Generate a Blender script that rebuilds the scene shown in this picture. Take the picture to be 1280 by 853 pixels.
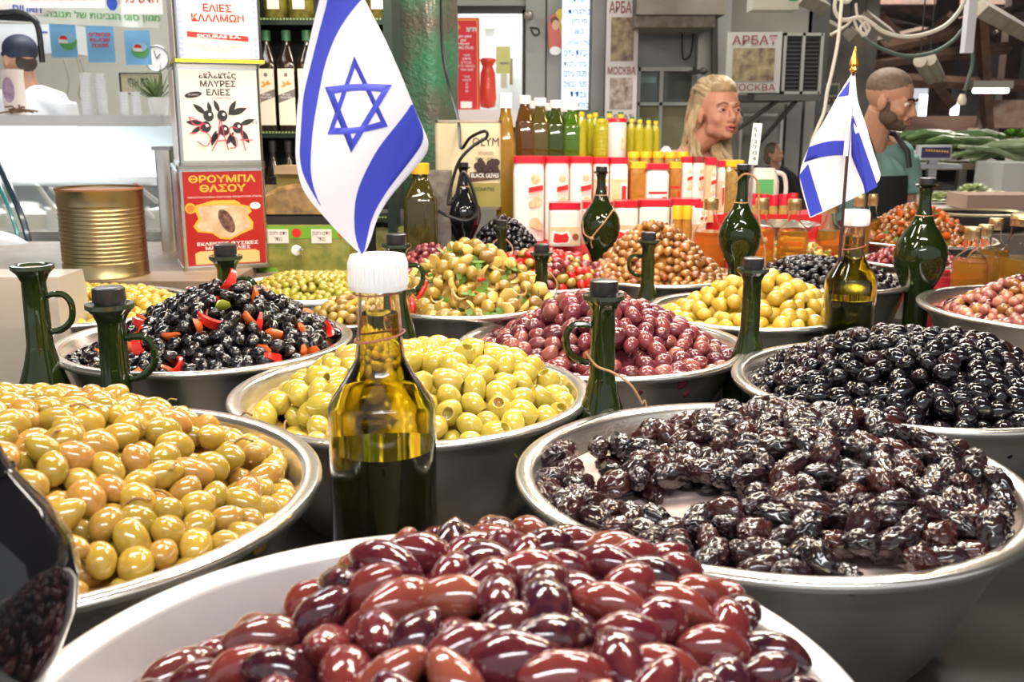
import bpy, bmesh, math, random
import numpy as np
from mathutils import Vector, Matrix, Euler

for o in list(bpy.data.objects): bpy.data.objects.remove(o)
scene = bpy.context.scene
COL = scene.collection
PI = math.pi
R_ = math.radians
# ------------------------------------------------------------------ camera
CAMZ = 1.58; F = 1250.0; PITCH = R_(12.5)
cd = bpy.data.cameras.new('camera'); cam = bpy.data.objects.new('camera', cd); COL.objects.link(cam)
cam.location = (0, 0, CAMZ); cam.rotation_euler = (PI/2-PITCH, 0, 0)
cd.sensor_width = 36; cd.lens = 36*F/1280; cd.clip_start = .02; cd.clip_end = 100
cd.dof.use_dof = True; cd.dof.focus_distance = 1.35; cd.dof.aperture_fstop = 11
scene.camera = cam
# ------------------------------------------------------------------ world, lights, exposure
wd = bpy.data.worlds.new('market_daylight'); scene.world = wd; wd.use_nodes = True
bg = wd.node_tree.nodes['Background']; bg.inputs[0].default_value = (.93, .96, 1, 1); bg.inputs[1].default_value = .55
def area(loc, rot, sx, sy, power, col):
    l = bpy.data.lights.new('lamp', 'AREA'); l.shape = 'RECTANGLE'; l.size = sx; l.size_y = sy
    l.energy = power; l.color = col
    o = bpy.data.objects.new('lamp', l); COL.objects.link(o); o.location = loc; o.rotation_euler = rot; return o
def bulb(loc, power, col=(1, .72, .42), rad=.035):
    l = bpy.data.lights.new('bulb', 'POINT'); l.energy = power; l.color = col; l.shadow_soft_size = rad
    o = bpy.data.objects.new('bulb', l); COL.objects.link(o); o.location = loc; return o
area((-.5, 1.0, 2.55), (0, 0, R_(20)), .9, .07, 16, (1, .95, .88))
area((.75, 1.2, 2.55), (0, 0, R_(-15)), .9, .07, 16, (1, .95, .88))
area((.1, 2.4, 2.6), (0, 0, R_(5)), 1.2, .08, 20, (1, .94, .86))
area((.2, -.5, 2.5), (R_(35), 0, R_(8)), 1.6, .10, 20, (.95, .97, 1))
area((6.5, 14, 3.2), (0, 0, 0), 4, 1.5, 260, (1, .86, .74))  # added area light, no fixture; brightens and warms the far right
area((4.2, 8.0, 3.3), (0, 0, 0), 1.5, .4, 70, (1, .90, .80))
area((-1.8, 4.2, 3.1), (0, 0, R_(60)), 1.5, .3, 38, (.96, .98, 1))
area((1.2, 4.6, 3.3), (R_(-15), 0, 0), 2.0, .3, 55, (1, .96, .9))
for p, e in (((-.35, .75, 2.15), 7), ((.45, .85, 2.2), 7), ((-.3, 1.7, 2.2), 8), ((.35, 1.75, 2.2), 9), ((.95, 1.9, 2.25), 7), ((.1, 2.6, 2.3), 6), ((.9, 2.75, 2.3), 6)):
    bulb(p, e)
scene.view_settings.view_transform = 'Standard'; scene.view_settings.look = 'None'
scene.view_settings.exposure = .36; scene.view_settings.gamma = 1
scene.view_settings.use_curve_mapping = False
# ------------------------------------------------------------------ helpers
def W(px, py, Y):
    """point of the place at forward distance Y that the photograph shows at px, py"""
    u = (px-640)/F; v = (py-426.5)/F
    t = Y/(math.cos(PITCH)-v*math.sin(PITCH))
    return Vector((u*t, Y, CAMZ-t*(math.sin(PITCH)+v*math.cos(PITCH))))
def prj(x, y, z):
    h = CAMZ-z; d = y*math.cos(PITCH)+h*math.sin(PITCH)
    return 640+F*x/d, 426.5+F*(h*math.cos(PITCH)-y*math.sin(PITCH))/d
def S(px, Y, h=.3):
    """size in metres of px pixels at distance Y"""
    return px/F*(Y*math.cos(PITCH)+h*math.sin(PITCH))

MATS = {}
def mat(name, col, rough=.5, metal=0, spec=.5, coat=0, trans=0, ior=1.45, emit=None, es=0, bump=0, bscale=60, var=None, vscale=8, sss=0, alpha=1, bdist=.002):
    if name in MATS: return MATS[name]
    m = bpy.data.materials.new(name); m.use_nodes = True; nt = m.node_tree; p = nt.nodes['Principled BSDF']
    p.inputs['Base Color'].default_value = (*col, 1); p.inputs['Roughness'].default_value = rough
    p.inputs['Metallic'].default_value = metal; p.inputs['Specular IOR Level'].default_value = spec
    p.inputs['Coat Weight'].default_value = coat; p.inputs['Coat Roughness'].default_value = .08
    p.inputs['Transmission Weight'].default_value = trans; p.inputs['IOR'].default_value = ior
    p.inputs['Alpha'].default_value = alpha
    if sss:
        p.inputs['Subsurface Weight'].default_value = sss; p.inputs['Subsurface Radius'].default_value = (.01, .006, .003); p.inputs['Subsurface Scale'].default_value = .5
    if emit: p.inputs['Emission Color'].default_value = (*emit, 1); p.inputs['Emission Strength'].default_value = es
    tc = nt.nodes.new('ShaderNodeTexCoord')
    if var:
        n = nt.nodes.new('ShaderNodeTexNoise'); n.inputs['Scale'].default_value = vscale; n.inputs['Detail'].default_value = 5
        nt.links.new(tc.outputs['Object'], n.inputs['Vector'])
        cr = nt.nodes.new('ShaderNodeValToRGB'); cr.color_ramp.elements[0].position = .35; cr.color_ramp.elements[1].position = .68
        cr.color_ramp.elements[0].color = (*col, 1); cr.color_ramp.elements[1].color = (*var, 1)
        nt.links.new(n.outputs['Fac'], cr.inputs[0]); nt.links.new(cr.outputs[0], p.inputs['Base Color'])
    if bump:
        n = nt.nodes.new('ShaderNodeTexNoise'); n.inputs['Scale'].default_value = bscale; n.inputs['Detail'].default_value = 4
        nt.links.new(tc.outputs['Object'], n.inputs['Vector'])
        b = nt.nodes.new('ShaderNodeBump'); b.inputs['Strength'].default_value = bump; b.inputs['Distance'].default_value = bdist
        nt.links.new(n.outputs['Fac'], b.inputs['Height']); nt.links.new(b.outputs[0], p.inputs['Normal'])
    MATS[name] = m; return m

def fruit_mat(name, ramp, rough=.22, coat=.6, mott=None, mscale=90, mamt=.5, bump=0, bscale=250, sss=0, wave=0):
    """ramp: list of (pos, colour) chosen by the random number of each object or mesh island"""
    m = bpy.data.materials.new(name); m.use_nodes = True; nt = m.node_tree; p = nt.nodes['Principled BSDF']; L = nt.links.new
    oi = nt.nodes.new('ShaderNodeObjectInfo'); ge = nt.nodes.new('ShaderNodeNewGeometry'); tc = nt.nodes.new('ShaderNodeTexCoord')
    ad = nt.nodes.new('ShaderNodeMath'); ad.operation = 'ADD'; L(oi.outputs['Random'], ad.inputs[0]); L(ge.outputs['Random Per Island'], ad.inputs[1])
    fr = nt.nodes.new('ShaderNodeMath'); fr.operation = 'FRACT'; L(ad.outputs[0], fr.inputs[0])
    cr = nt.nodes.new('ShaderNodeValToRGB'); e = cr.color_ramp.elements
    while len(e) > 1: e.remove(e[-1])
    e[0].position = ramp[0][0]; e[0].color = (*ramp[0][1], 1)
    for q, c in ramp[1:]:
        k = e.new(q); k.color = (*c, 1)
    L(fr.outputs[0], cr.inputs[0])
    out = cr.outputs[0]
    ns = nt.nodes.new('ShaderNodeTexNoise'); ns.noise_dimensions = '4D'; ns.inputs['Scale'].default_value = mscale; ns.inputs['Detail'].default_value = 4
    wm = nt.nodes.new('ShaderNodeMath'); wm.operation = 'MULTIPLY'; wm.inputs[1].default_value = 37; L(fr.outputs[0], wm.inputs[0])
    L(tc.outputs['Object'], ns.inputs['Vector']); L(wm.outputs[0], ns.inputs['W'])
    if mott:
        mp = nt.nodes.new('ShaderNodeMapRange'); mp.inputs[1].default_value = .42; mp.inputs[2].default_value = .72; mp.inputs[4].default_value = mamt
        L(ns.outputs['Fac'], mp.inputs[0])
        mx = nt.nodes.new('ShaderNodeMix'); mx.data_type = 'RGBA'; L(mp.outputs[0], mx.inputs['Factor']); L(out, mx.inputs['A']); mx.inputs['B'].default_value = (*mott, 1)
        out = mx.outputs['Result']
    L(out, p.inputs['Base Color'])
    p.inputs['Roughness'].default_value = rough; p.inputs['Coat Weight'].default_value = coat; p.inputs['Coat Roughness'].default_value = .07
    if sss:
        p.inputs['Subsurface Weight'].default_value = sss; p.inputs['Subsurface Radius'].default_value = (.006, .004, .001); p.inputs['Subsurface Scale'].default_value = .6
    if bump:
        n2 = nt.nodes.new('ShaderNodeTexNoise'); n2.inputs['Scale'].default_value = bscale; n2.inputs['Detail'].default_value = 3; L(tc.outputs['Object'], n2.inputs['Vector'])
        b = nt.nodes.new('ShaderNodeBump'); b.inputs['Strength'].default_value = bump; b.inputs['Distance'].default_value = .0015
        L(n2.outputs['Fac'], b.inputs['Height']); L(b.outputs[0], p.inputs['Normal']); L(b.outputs[0], p.inputs['Coat Normal'])
    return m

def tag(o, label=None, cat=None, group=None, kind=None):
    if label: o['label'] = label
    if cat: o['category'] = cat
    if group: o['group'] = group
    if kind: o['kind'] = kind
    return o
def thing(name, label, cat, loc=(0, 0, 0), rotz=0, group=None, rot=None):
    o = bpy.data.objects.new(name, None); COL.objects.link(o); o.empty_display_size = .02
    o.location = loc; o.rotation_euler = rot or (0, 0, rotz)
    return tag(o, label, cat, group)
def copy_tree(o, parent=None):
    c = o.copy(); COL.objects.link(c); c.parent = parent
    for ch in KIDS.get(o.name, []): KIDS.setdefault(c.name, []).append(copy_tree(ch, c))
    return c
KIDS = {}

class MB:
    def __init__(s): s.v = []; s.f = []; s.m = []; s.mi = 0
    def add(s, vs, fs):
        b = len(s.v); s.v += [tuple(v) for v in vs]; s.f += [tuple(b+i for i in f) for f in fs]; s.m += [s.mi]*len(fs); return s
    def box(s, x0, x1, y0, y1, z0, z1, M=None):
        vs = [(x, y, z) for z in (z0, z1) for y in (y0, y1) for x in (x0, x1)]
        if M: vs = [M @ Vector(v) for v in vs]
        return s.add(vs, [(0, 2, 3, 1), (4, 5, 7, 6), (0, 1, 5, 4), (2, 6, 7, 3), (0, 4, 6, 2), (1, 3, 7, 5)])
    def rbox(s, x0, x1, y0, y1, z0, z1, r=.01, n=3, taper=1.0):
        """box with rounded vertical edges"""
        ring = []
        cx, cy = (x0+x1)/2, (y0+y1)/2
        for (ax, ay, a0) in ((x1-r, y1-r, 0), (x0+r, y1-r, 90), (x0+r, y0+r, 180), (x1-r, y0+r, 270)):
            for k in range(n+1):
                a = R_(a0+90*k/n); ring.append((ax+r*math.cos(a), ay+r*math.sin(a)))
        N = len(ring); vs = [(x, y, z0) for x, y in ring]+[(cx+(x-cx)*taper, cy+(y-cy)*taper, z1) for x, y in ring]
        fs = [(i, (i+1) % N, N+(i+1) % N, N+i) for i in range(N)]+[tuple(range(N))[::-1], tuple(range(N, 2*N))]
        return s.add(vs, fs)
    def lathe(s, prof, n=24, c=(0, 0, 0), M=None, sy=1.0):
        """prof: (r, z) from bottom to top; r=0 closes"""
        vs = []; idx = []
        for r, z in prof:
            if r < 1e-6: idx.append([len(vs)]*n); vs.append((c[0], c[1], c[2]+z))
            else:
                idx.append(list(range(len(vs), len(vs)+n)))
                vs += [(c[0]+r*math.cos(2*PI*k/n), c[1]+sy*r*math.sin(2*PI*k/n), c[2]+z) for k in range(n)]
        fs = []
        for a, b in zip(idx, idx[1:]):
            for k in range(n):
                q = [a[k], a[(k+1) % n], b[(k+1) % n], b[k]]
                q2 = []
                for t in q:
                    if t not in q2: q2.append(t)
                if len(q2) > 2: fs.append(tuple(q2))
        if M: vs = [M @ Vector(v) for v in vs]
        return s.add(vs, fs)
    def tube(s, pts, r, n=8, cap=True):
        pts = [Vector(p) for p in pts]; N = len(pts); rs = r if isinstance(r, (list, tuple)) else [r]*N
        vs = []; up = Vector((0, 0, 1)); prev = None
        for i, p in enumerate(pts):
            t = (pts[min(i+1, N-1)]-pts[max(i-1, 0)]).normalized()
            if prev is None:
                a = t.cross(up); a = a if a.length > .05 else t.cross(Vector((1, 0, 0)))
            else: a = prev-t*prev.dot(t)
            a.normalize(); prev = a; b = t.cross(a)
            vs += [p+rs[i]*(math.cos(2*PI*k/n)*a+math.sin(2*PI*k/n)*b) for k in range(n)]
        fs = [(i*n+k, i*n+(k+1) % n, (i+1)*n+(k+1) % n, (i+1)*n+k) for i in range(N-1) for k in range(n)]
        if cap: fs += [tuple(range(n))[::-1], tuple(range((N-1)*n, N*n))]
        return s.add(vs, fs)
    def ell(s, c, r, n=12, m=8, M=None):
        prof = [(math.sin(PI*i/m), -math.cos(PI*i/m)) for i in range(m+1)]
        T = Matrix.Translation(c) @ (M.to_4x4() if M else Matrix()) @ Matrix.Diagonal((*r, 1))
        return s.lathe([(0 if i in (0, m) else a, b) for i, (a, b) in enumerate(prof)], n, M=T)
    def poly(s, pts, th=0, ax=(0, 1, 0)):
        """flat polygon, optionally given thickness along ax"""
        n = len(pts); pts = [Vector(p) for p in pts]
        if not th: return s.add(pts, [tuple(range(n))])
        a = Vector(ax)*th
        return s.add(pts+[p+a for p in pts], [tuple(range(n)), tuple(range(n, 2*n))[::-1]]+[(i, n+i, n+(i+1) % n, (i+1) % n) for i in range(n)])
    def mesh(s, name, mats, smooth=True, ang=40):
        me = bpy.data.meshes.new(name); me.from_pydata(s.v, [], s.f)
        for m in (mats if isinstance(mats, (list, tuple)) else [mats]): me.materials.append(m)
        if any(s.m): me.polygons.foreach_set('material_index', s.m)
        bm = bmesh.new(); bm.from_mesh(me); bmesh.ops.recalc_face_normals(bm, faces=bm.faces)
        if smooth:
            ca = math.cos(R_(ang))
            for e in bm.edges:
                e.smooth = not (len(e.link_faces) == 2 and e.link_faces[0].normal.dot(e.link_faces[1].normal) < ca)
            for f in bm.faces: f.smooth = True
        bm.to_mesh(me); bm.free(); me.update()
        return me
    def build(s, name, mats, parent=None, smooth=True, ang=40, loc=None, rot=None, label=None, cat=None, group=None, kind=None):
        o = bpy.data.objects.new(name, s.mesh(name, mats, smooth, ang)); COL.objects.link(o)
        if parent: o.parent = parent; KIDS.setdefault(parent.name, []).append(o)
        if loc is not None: o.location = loc
        if rot is not None: o.rotation_euler = rot
        return tag(o, label, cat, group, kind)

def text(s, parent, m, c, w=None, h=None, right=(1, 0, 0), up=(0, 0, 1), name='lettering', bold=0, lab=None):
    """flat print of the text s centred on c (in the parent's space), at most w wide and h high"""
    cu = bpy.data.curves.new('t', 'FONT'); cu.body = s; cu.size = 1; cu.offset = bold; cu.align_x = 'CENTER'; cu.resolution_u = 2
    o = bpy.data.objects.new('t', cu); COL.objects.link(o)
    dg = bpy.context.evaluated_depsgraph_get(); me = bpy.data.meshes.new_from_object(o.evaluated_get(dg))
    bpy.data.objects.remove(o); bpy.data.curves.remove(cu)
    if not me.vertices: return None
    co = np.empty(len(me.vertices)*3); me.vertices.foreach_get('co', co); co = co.reshape(-1, 3)
    mn, mx = co.min(0), co.max(0); sx = w/(mx[0]-mn[0]) if w else None; sy = h/(mx[1]-mn[1]) if h else None
    if sx is None: sx = sy
    if sy is None: sy = sx
    rv = np.array(right, float); uv = np.array(up, float); mid = (mn+mx)/2
    co = np.array(c, float)+np.outer((co[:, 0]-mid[0])*sx, rv)+np.outer((co[:, 1]-mid[1])*sy, uv)
    me.vertices.foreach_set('co', co.ravel().astype(np.float32)); me.update(); me.materials.clear(); me.materials.append(m); me.name = name
    ob = bpy.data.objects.new(name, me); COL.objects.link(ob)
    if parent: ob.parent = parent; KIDS.setdefault(parent.name, []).append(ob)
    if lab: ob['label'] = lab
    return ob
HEB = lambda s: '\n'.join(l[::-1] for l in s.split('\n'))
# ------------------------------------------------------------------ common materials
steel = mat('brushed_steel', (.78, .74, .68), .24, .93, var=(.70, .65, .57), vscale=14, bump=.12, bscale=220)
steel_dull = mat('dull_steel', (.5, .5, .5), .42, 1, var=(.36, .35, .33), vscale=6)
enamel = mat('bowl_enamel', (.86, .85, .86), .22, .0, coat=.5)
white_pl = mat('white_plastic', (.9, .89, .87), .35)
dark_glass = mat('bottle_green_glass', (.018, .032, .006), .04, trans=.45, coat=.3)
green_glass = mat('jug_green_glass', (.028, .048, .008), .04, trans=.55, coat=.3)
clear_glass = mat('clear_glass', (.97, .98, .96), .02, trans=1, ior=1.3)
cork_black = mat('black_stopper', (.02, .018, .02), .35, coat=.3)
string_m = mat('string', (.45, .25, .12), .8)
TABLE = 1.06
# ------------------------------------------------------------------ table
m = MB(); m.box(-1.5, 1.75, .1, 3.35, TABLE-.03, TABLE)
tb = m.build('counter_table', mat('table_steel', (.045, .04, .038), .4, .4, var=(.025, .022, .02), vscale=3), None, False, label='long dark metal market counter that carries all the olive bowls', cat='counter')
for x in (-1.4, 1.65):
    for y in (.2, 3.2):
        m = MB(); m.box(x-.03, x+.03, y-.03, y+.03, 0, TABLE-.03); m.build('leg', steel_dull, tb, False)
# ------------------------------------------------------------------ bowls
def bowl(x, y, h, R, label, mt=None, inner=None, lip=.02, base=.66, liner=None, lm=None):
    z = CAMZ-h; t = thing('steel_bowl', label, 'bowl', (x, y, TABLE), 0, None)
    D = z-TABLE; ri = R-lip
    m = MB()
    wall = [(ri*(base+(1-base)*(k/6)**.8), .004+(D-.010)*k/6) for k in range(7)]
    m.lathe([(0, .004)]+wall+[(ri+.002, D-.001), (ri+.006, D+.0005), (R-.004, D+.001), (R-.001, D-.001), (R, D-.005), (R-.002, D-.009), (R-.005, D-.009), (R-.005, D-.005), (ri+.004, D-.006)]+[(r+.0025, zz-.004) for r, zz in wall[::-1]]+[(0, 0)], 96)
    m.build('bowl_body', mt or steel, t, True, 50)
    if liner:
        m = MB(); m.lathe([(0, D-liner), (ri-.006-.10*liner, D-liner), (ri-.004-.10*liner, D-liner+.002)], 64); m.build('inner_tray', lm, t)
    return dict(x=x, y=y, z=z, R=R, ri=ri, base=base, D=D, t=t)
# ------------------------------------------------------------------ fruit shapes, all of unit mean size
def deform(mb, fn): mb.v = [fn(Vector(v)) for v in mb.v]; return mb
def nz(p, s, seed): 
    from mathutils import noise
    return noise.noise(Vector(p)*s+Vector((seed*7.1, seed*3.3, seed)))
def olive_mesh(name, mt, l, w, seg=16, rings=10, point=0, wr=0, seed=0, hole=False, crack=0):
    prof = []
    for i in range(rings+1):
        a = PI*i/rings; r = math.sin(a)*(1-point*abs(math.cos(a))**2*.9); z = -math.cos(a)
        prof.append((0 if i in (0, rings) else r*w/2, z*l/2))
    if hole:
        prof = prof[:-2]; zt = prof[-1][1]
        prof += [(w*.23, l*.45), (w*.19, l*.44), (w*.16, l*.22), (0, l*.18)]
    elif not wr: prof[-1] = (w*.05, prof[-1][1]*.995); prof.append((0, l*.468))
    m = MB(); m.lathe(prof, seg)
    def fn(p):
        q = Vector((p.x/w, p.y/w, p.z/l))*2
        s = 1+.10*nz(q, 1.1, seed)
        if wr: s += wr*(.30-1.0*abs(nz((q.x, q.y, q.z*.5), 2.6, seed+5))-.75*(1-min(1, 4*abs(nz((q.x, q.y, q.z*.45), 4.2, seed+9))))*.45)
        p = p*s
        p.x += .10*w*q.z*q.z*(seed % 3-1)*.6
        return p
    deform(m, fn)
    return m.mesh(name, mt, True, 75 if wr else 60)

rng = np.random.default_rng(11)
def heap(B, H, kinds, d, fr=None, T=1.9, dens=.60, core=None, maxn=300, seedv=1, tilt=1.0, keep=None, core_z=None, heap_label=None, hard=None):
    """fill the top of bowl B; H(x, y) -> height above rim; kinds: dicts(name,label,cat,group,meshes,low,w)"""
    rg = np.random.default_rng(seedv); fr = fr or B['ri']-d*.4
    A = PI*fr*fr; vol = A*T*d*.97; N = int(vol*dens/(PI/6*d**3)); N = min(N, 2200)
    a = rg.random(N)*2*PI; r = fr*np.sqrt(rg.random(N)); P = np.stack([r*np.cos(a), r*np.sin(a), np.zeros(N)], 1)
    dep = rg.random(N)*T*d; P[:, 2] = H(P[:, 0], P[:, 1])-dep
    for it in range(36):
        # neighbours by coarse all-pairs
        df = P[:, None, :]-P[None, :, :]; ds = np.sqrt((df**2).sum(-1))+1e-9; ov = np.clip(d*.97-ds, 0, None); np.fill_diagonal(ov, 0)
        P += (df/ds[..., None]*ov[..., None]).sum(1)*.33
        P[:, 2] += .04*d*(it < 24)
        h = H(P[:, 0], P[:, 1]); P[:, 2] = np.clip(P[:, 2], h-T*d, h+.0*d)
        rr = np.hypot(P[:, 0], P[:, 1]); zb = np.clip(-P[:, 2], 0, None)
        lim = np.minimum(fr, B['ri']*(1-(1-B['base'])*np.clip(zb/B['D'], 0, 1)*1.25)-d*.45)
        k = np.minimum(1, lim/np.maximum(rr, 1e-6)); P[:, 0] *= k; P[:, 1] *= k
    if keep is not None: P = P[keep(P[:, 0], P[:, 1])]
    N = len(P); h = H(P[:, 0], P[:, 1]); below = h-P[:, 2]
    # exposed = few others above it
    df = P[None, :, :]-P[:, None, :]; hor = np.hypot(df[..., 0], df[..., 1]); cover = ((hor < d*.55) & (df[..., 2] > .35*d)).sum(1)
    wts = np.array([k['w'] for k in kinds], float); wts /= wts.sum(); kk = rg.choice(len(kinds), N, p=wts)
    Wp = P+np.array([B['x'], B['y'], B['z']-d*.5]); sc = 1+rg.normal(0, .08, N)
    px = np.array([prj(*q) for q in Wp]); vis = (px[:, 0] > -40) & (px[:, 0] < 1320) & (px[:, 1] > -30) & (px[:, 1] < 900); near_ = (px[:, 0] > -700) & (px[:, 0] < 2000)
    top = (cover == 0) & vis
    dist = Wp[:, 1]; order = np.argsort(dist+np.where(top, 0, 100)); cnt = {}
    eu = []
    gx = (H(P[:, 0]+.004, P[:, 1])-H(P[:, 0]-.004, P[:, 1]))/.008; gy = (H(P[:, 0], P[:, 1]+.004)-H(P[:, 0], P[:, 1]-.004))/.008
    low = MB(); lowm = []
    for i in order:
        K = kinds[kk[i]]; n = Vector((-gx[i], -gy[i], 1)).normalized()
        # long axis roughly along the surface
        t = Vector(rg.normal(0, 1, 3)); t -= n*t.dot(n)*(.75*K.get('flat', tilt)); t.normalize()
        q = t.to_track_quat('Z', 'Y') @ Euler((0, 0, rg.random()*6.28)).to_quaternion()
        if K.get('face'): q = (n+Vector(rg.normal(0, .35, 3))).normalized().to_track_quat('Z', 'Y') @ Euler((0, 0, rg.random()*6.28)).to_quaternion()
        if top[i] and cnt.get(kk[i], 0) < maxn:
            cnt[kk[i]] = cnt.get(kk[i], 0)+1
            o = bpy.data.objects.new(K['name'], K['meshes'][rg.integers(len(K['meshes']))]); COL.objects.link(o)
            o.rotation_mode = 'QUATERNION'; o.rotation_quaternion = q; o.location = Wp[i]; o.scale = (sc[i]*(1+rg.normal(0, .04)), sc[i]*(1+rg.normal(0, .04)), sc[i]*(1+rg.normal(0, .06)))
            tag(o, K['label'], K['cat'], K['group'])
        elif near_[i] and below[i] < T*d:
            me = K['low']; M = Matrix.LocRotScale(Vector(Wp[i]), q, Vector((sc[i],)*3))
            low.mi = kk[i]; low.add([M @ v for v in me[0]], me[1])
    # core body of the heap below the loose pieces
    low.mi = 0; g = 28; ring = []
    cz = T*.62*d
    vs = []; 
    for i in range(g//2+1):
        rr = (fr-d*.3)*i/(g//2)
        for k in range(g):
            x = rr*math.cos(2*PI*k/g); y = rr*math.sin(2*PI*k/g)
            z = float(H(np.array([x]), np.array([y]))[0])-cz-d*.5
            if keep is not None and core_z is not None and not keep(np.array([x]), np.array([y]))[0]: z = min(z, -core_z)
            vs.append((B['x']+x, B['y']+y, B['z']+z))
    fs = [(i*g+k, i*g+(k+1) % g, (i+1)*g+(k+1) % g, (i+1)*g+k) for i in range(g//2) for k in range(g)]
    if hard is None: low.add(vs, fs)
    ob = low.build(kinds[0]['name']+'_heap', [k['mat'] for k in kinds], None, True, 60)
    tag(ob, heap_label or ('deeper layer of the heap of '+kinds[0]['label'].split(' in ')[0]+'s'), 'olives', None, 'stuff')
    return cnt
def kind(name, label, cat, group, mt, l, w, n=4, wgt=1, **kw):
    lo = kw.pop('flat', .9); seg = kw.pop('seg', 16); rings = kw.pop('rings', 10)
    ms = [olive_mesh(name, mt, l, w, seg, rings, seed=s+1, **kw) for s in range(n)]
    a = MB(); prof = [(0, -l/2)]+[(math.sin(PI*i/5)*w/2, -math.cos(PI*i/5)*l/2) for i in range(1, 5)]+[(0, l/2)]; a.lathe(prof, 8)
    return dict(name=name, label=label, cat=cat, group=group, mat=mt, meshes=ms, low=([Vector(v) for v in a.v], a.f), w=wgt, flat=lo)
def chunk(name, label, cat, group, mt, mb_fn, n=3, wgt=1, flat=1.0, face=False):
    ms = []; lo = None
    for s in range(n):
        random.seed(s*5+3); b = mb_fn(s); ms.append(b.mesh(name, mt, True, 50)); lo = lo or ([Vector(v) for v in b.v], b.f)
    return dict(name=name, label=label, cat=cat, group=group, mat=mt, meshes=ms, low=lo, w=wgt, flat=flat, face=face)
def dome(h, p=2.0, x0=0, y0=0, rad=.23, base=-.012, lump=.006, s=30):
    def H(x, y):
        q = np.hypot(x-x0, y-y0)/rad
        return base+(h-base)*np.clip(1-q**p, 0, 1)+lump*np.sin(s*x+1)*np.cos(s*.8*y+2)
    return H
def cone(h, x0=0, y0=0, rad=.23, base=-.012, k=.6, lump=.006, s=30):
    def H(x, y):
        q = np.clip(np.hypot(x-x0, y-y0)/rad, 0, 1)
        return base+(h-base)*(k*(1-q)+(1-k)*(.5+.5*np.cos(PI*q)))+lump*np.sin(s*x+1)*np.cos(s*.8*y+2)
    return H
# curved strip / flake / leaf pieces
def strip(l, w, th, bend):
    def f(s):
        m = MB(); n = 6; v = []
        b = bend*(1+.3*s)
        for i in range(n+1):
            a = (i/n-.5); wd = w*(1-.5*abs(2*a)**2); x = l*a; z = -b*l*(a*a)*2
            v += [(x, -wd/2, z), (x, wd/2, z+.2*wd), (x, wd/2, z+.2*wd+th), (x, -wd/2, z+th)]
        fs = []
        for i in range(n):
            for k in range(4): fs.append((i*4+k, i*4+(k+1) % 4, (i+1)*4+(k+1) % 4, (i+1)*4+k))
        fs += [(3, 2, 1, 0), (n*4, n*4+1, n*4+2, n*4+3)]
        m.add(v, fs); return m
    return f
def slab(l, w, th):
    def f(s):
        m = MB(); m.ell((0, 0, 0), (l/2, w/2, th/2), 8, 5)
        deform(m, lambda p: Vector((p.x*(1+.3*nz(p*60, 1, s)), p.y*(1+.3*nz(p*50, 1, s+2)), p.z+.25*w*((p.x/l*2)**2))))
        return m
    return f
def leafy(l, w):
    def f(s):
        m = MB()
        for j in range(3):
            M = Euler((random.uniform(-.5, .5), random.uniform(-.5, .5), j*2.1+random.random())).to_matrix().to_4x4()
            v = [(0, 0, 0), (l*.3, w/2, .001), (l*.6, w*.42, .0), (l, 0, -.002), (l*.6, -w*.42, 0), (l*.3, -w/2, .001), (l*.5, 0, -.0015)]
            b = [M @ Vector(p) for p in v]; m.add(b, [(0, 1, 6), (1, 2, 6), (2, 3, 6), (3, 4, 6), (4, 5, 6), (5, 0, 6)])
        return m
    return f

kal = fruit_mat('kalamata_skin', [(0, (.016, .005, .010)), (.22, (.050, .007, .014)), (.5, (.095, .010, .017)), (.78, (.17, .026, .022)), (.9, (.24, .06, .035)), (1, (.03, .006, .016))], .14, .7, (.20, .05, .035), 120, .4)
wrk = fruit_mat('dried_black_skin', [(0, (.006, .005, .007)), (.5, (.014, .006, .008)), (.8, (.045, .011, .010)), (1, (.010, .006, .009))], .20, .5, (.05, .018, .014), 150, .4)
yel = fruit_mat('cracked_olive_skin', [(0, (.36, .24, .03)), (.3, (.48, .31, .04)), (.6, (.30, .22, .025)), (.85, (.48, .22, .05)), (1, (.42, .30, .045))], .17, .6, (.30, .15, .04), 100, .5, sss=.12)
pitm = fruit_mat('pitted_olive_skin', [(0, (.44, .35, .05)), (.5, (.56, .42, .065)), (.85, (.48, .37, .05)), (1, (.60, .38, .11))], .17, .6, (.32, .28, .05), 100, .45, sss=.12)
blk = fruit_mat('glossy_black_skin', [(0, (.004, .003, .005)), (.7, (.007, .005, .008)), (1, (.022, .008, .010))], .10, .35, (.012, .006, .009), 130, .4, bump=.35, bscale=110)
purp = fruit_mat('purple_skin', [(0, (.07, .010, .022)), (.35, (.14, .018, .030)), (.7, (.22, .036, .040)), (.9, (.32, .10, .07)), (1, (.10, .02, .035))], .2, .6, (.27, .07, .06), 90, .4)
oil = fruit_mat('oil_cured_skin', [(0, (.004, .003, .004)), (1, (.010, .007, .008))], .16, .7, (.018, .010, .010), 150, .4)
yb = fruit_mat('yellow_olive_skin', [(0, (.50, .33, .03)), (.5, (.60, .40, .045)), (1, (.52, .38, .07))], .18, .6, (.38, .27, .03), 100, .35)
gb = fruit_mat('small_green_olive_skin', [(0, (.30, .28, .02)), (.5, (.40, .34, .025)), (1, (.38, .27, .05))], .2, .6, (.34, .28, .04), 100, .35)
brn = fruit_mat('brown_olive_skin', [(0, (.20, .075, .012)), (.4, (.34, .13, .018)), (.8, (.42, .19, .035)), (1, (.26, .065, .014))], .2, .7, (.22, .07, .02), 100, .5)
mar = fruit_mat('marinated_olive_skin', [(0, (.30, .19, .025)), (.5, (.42, .28, .04)), (1, (.26, .13, .03))], .2, .7, (.20, .12, .02), 100, .5)
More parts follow.
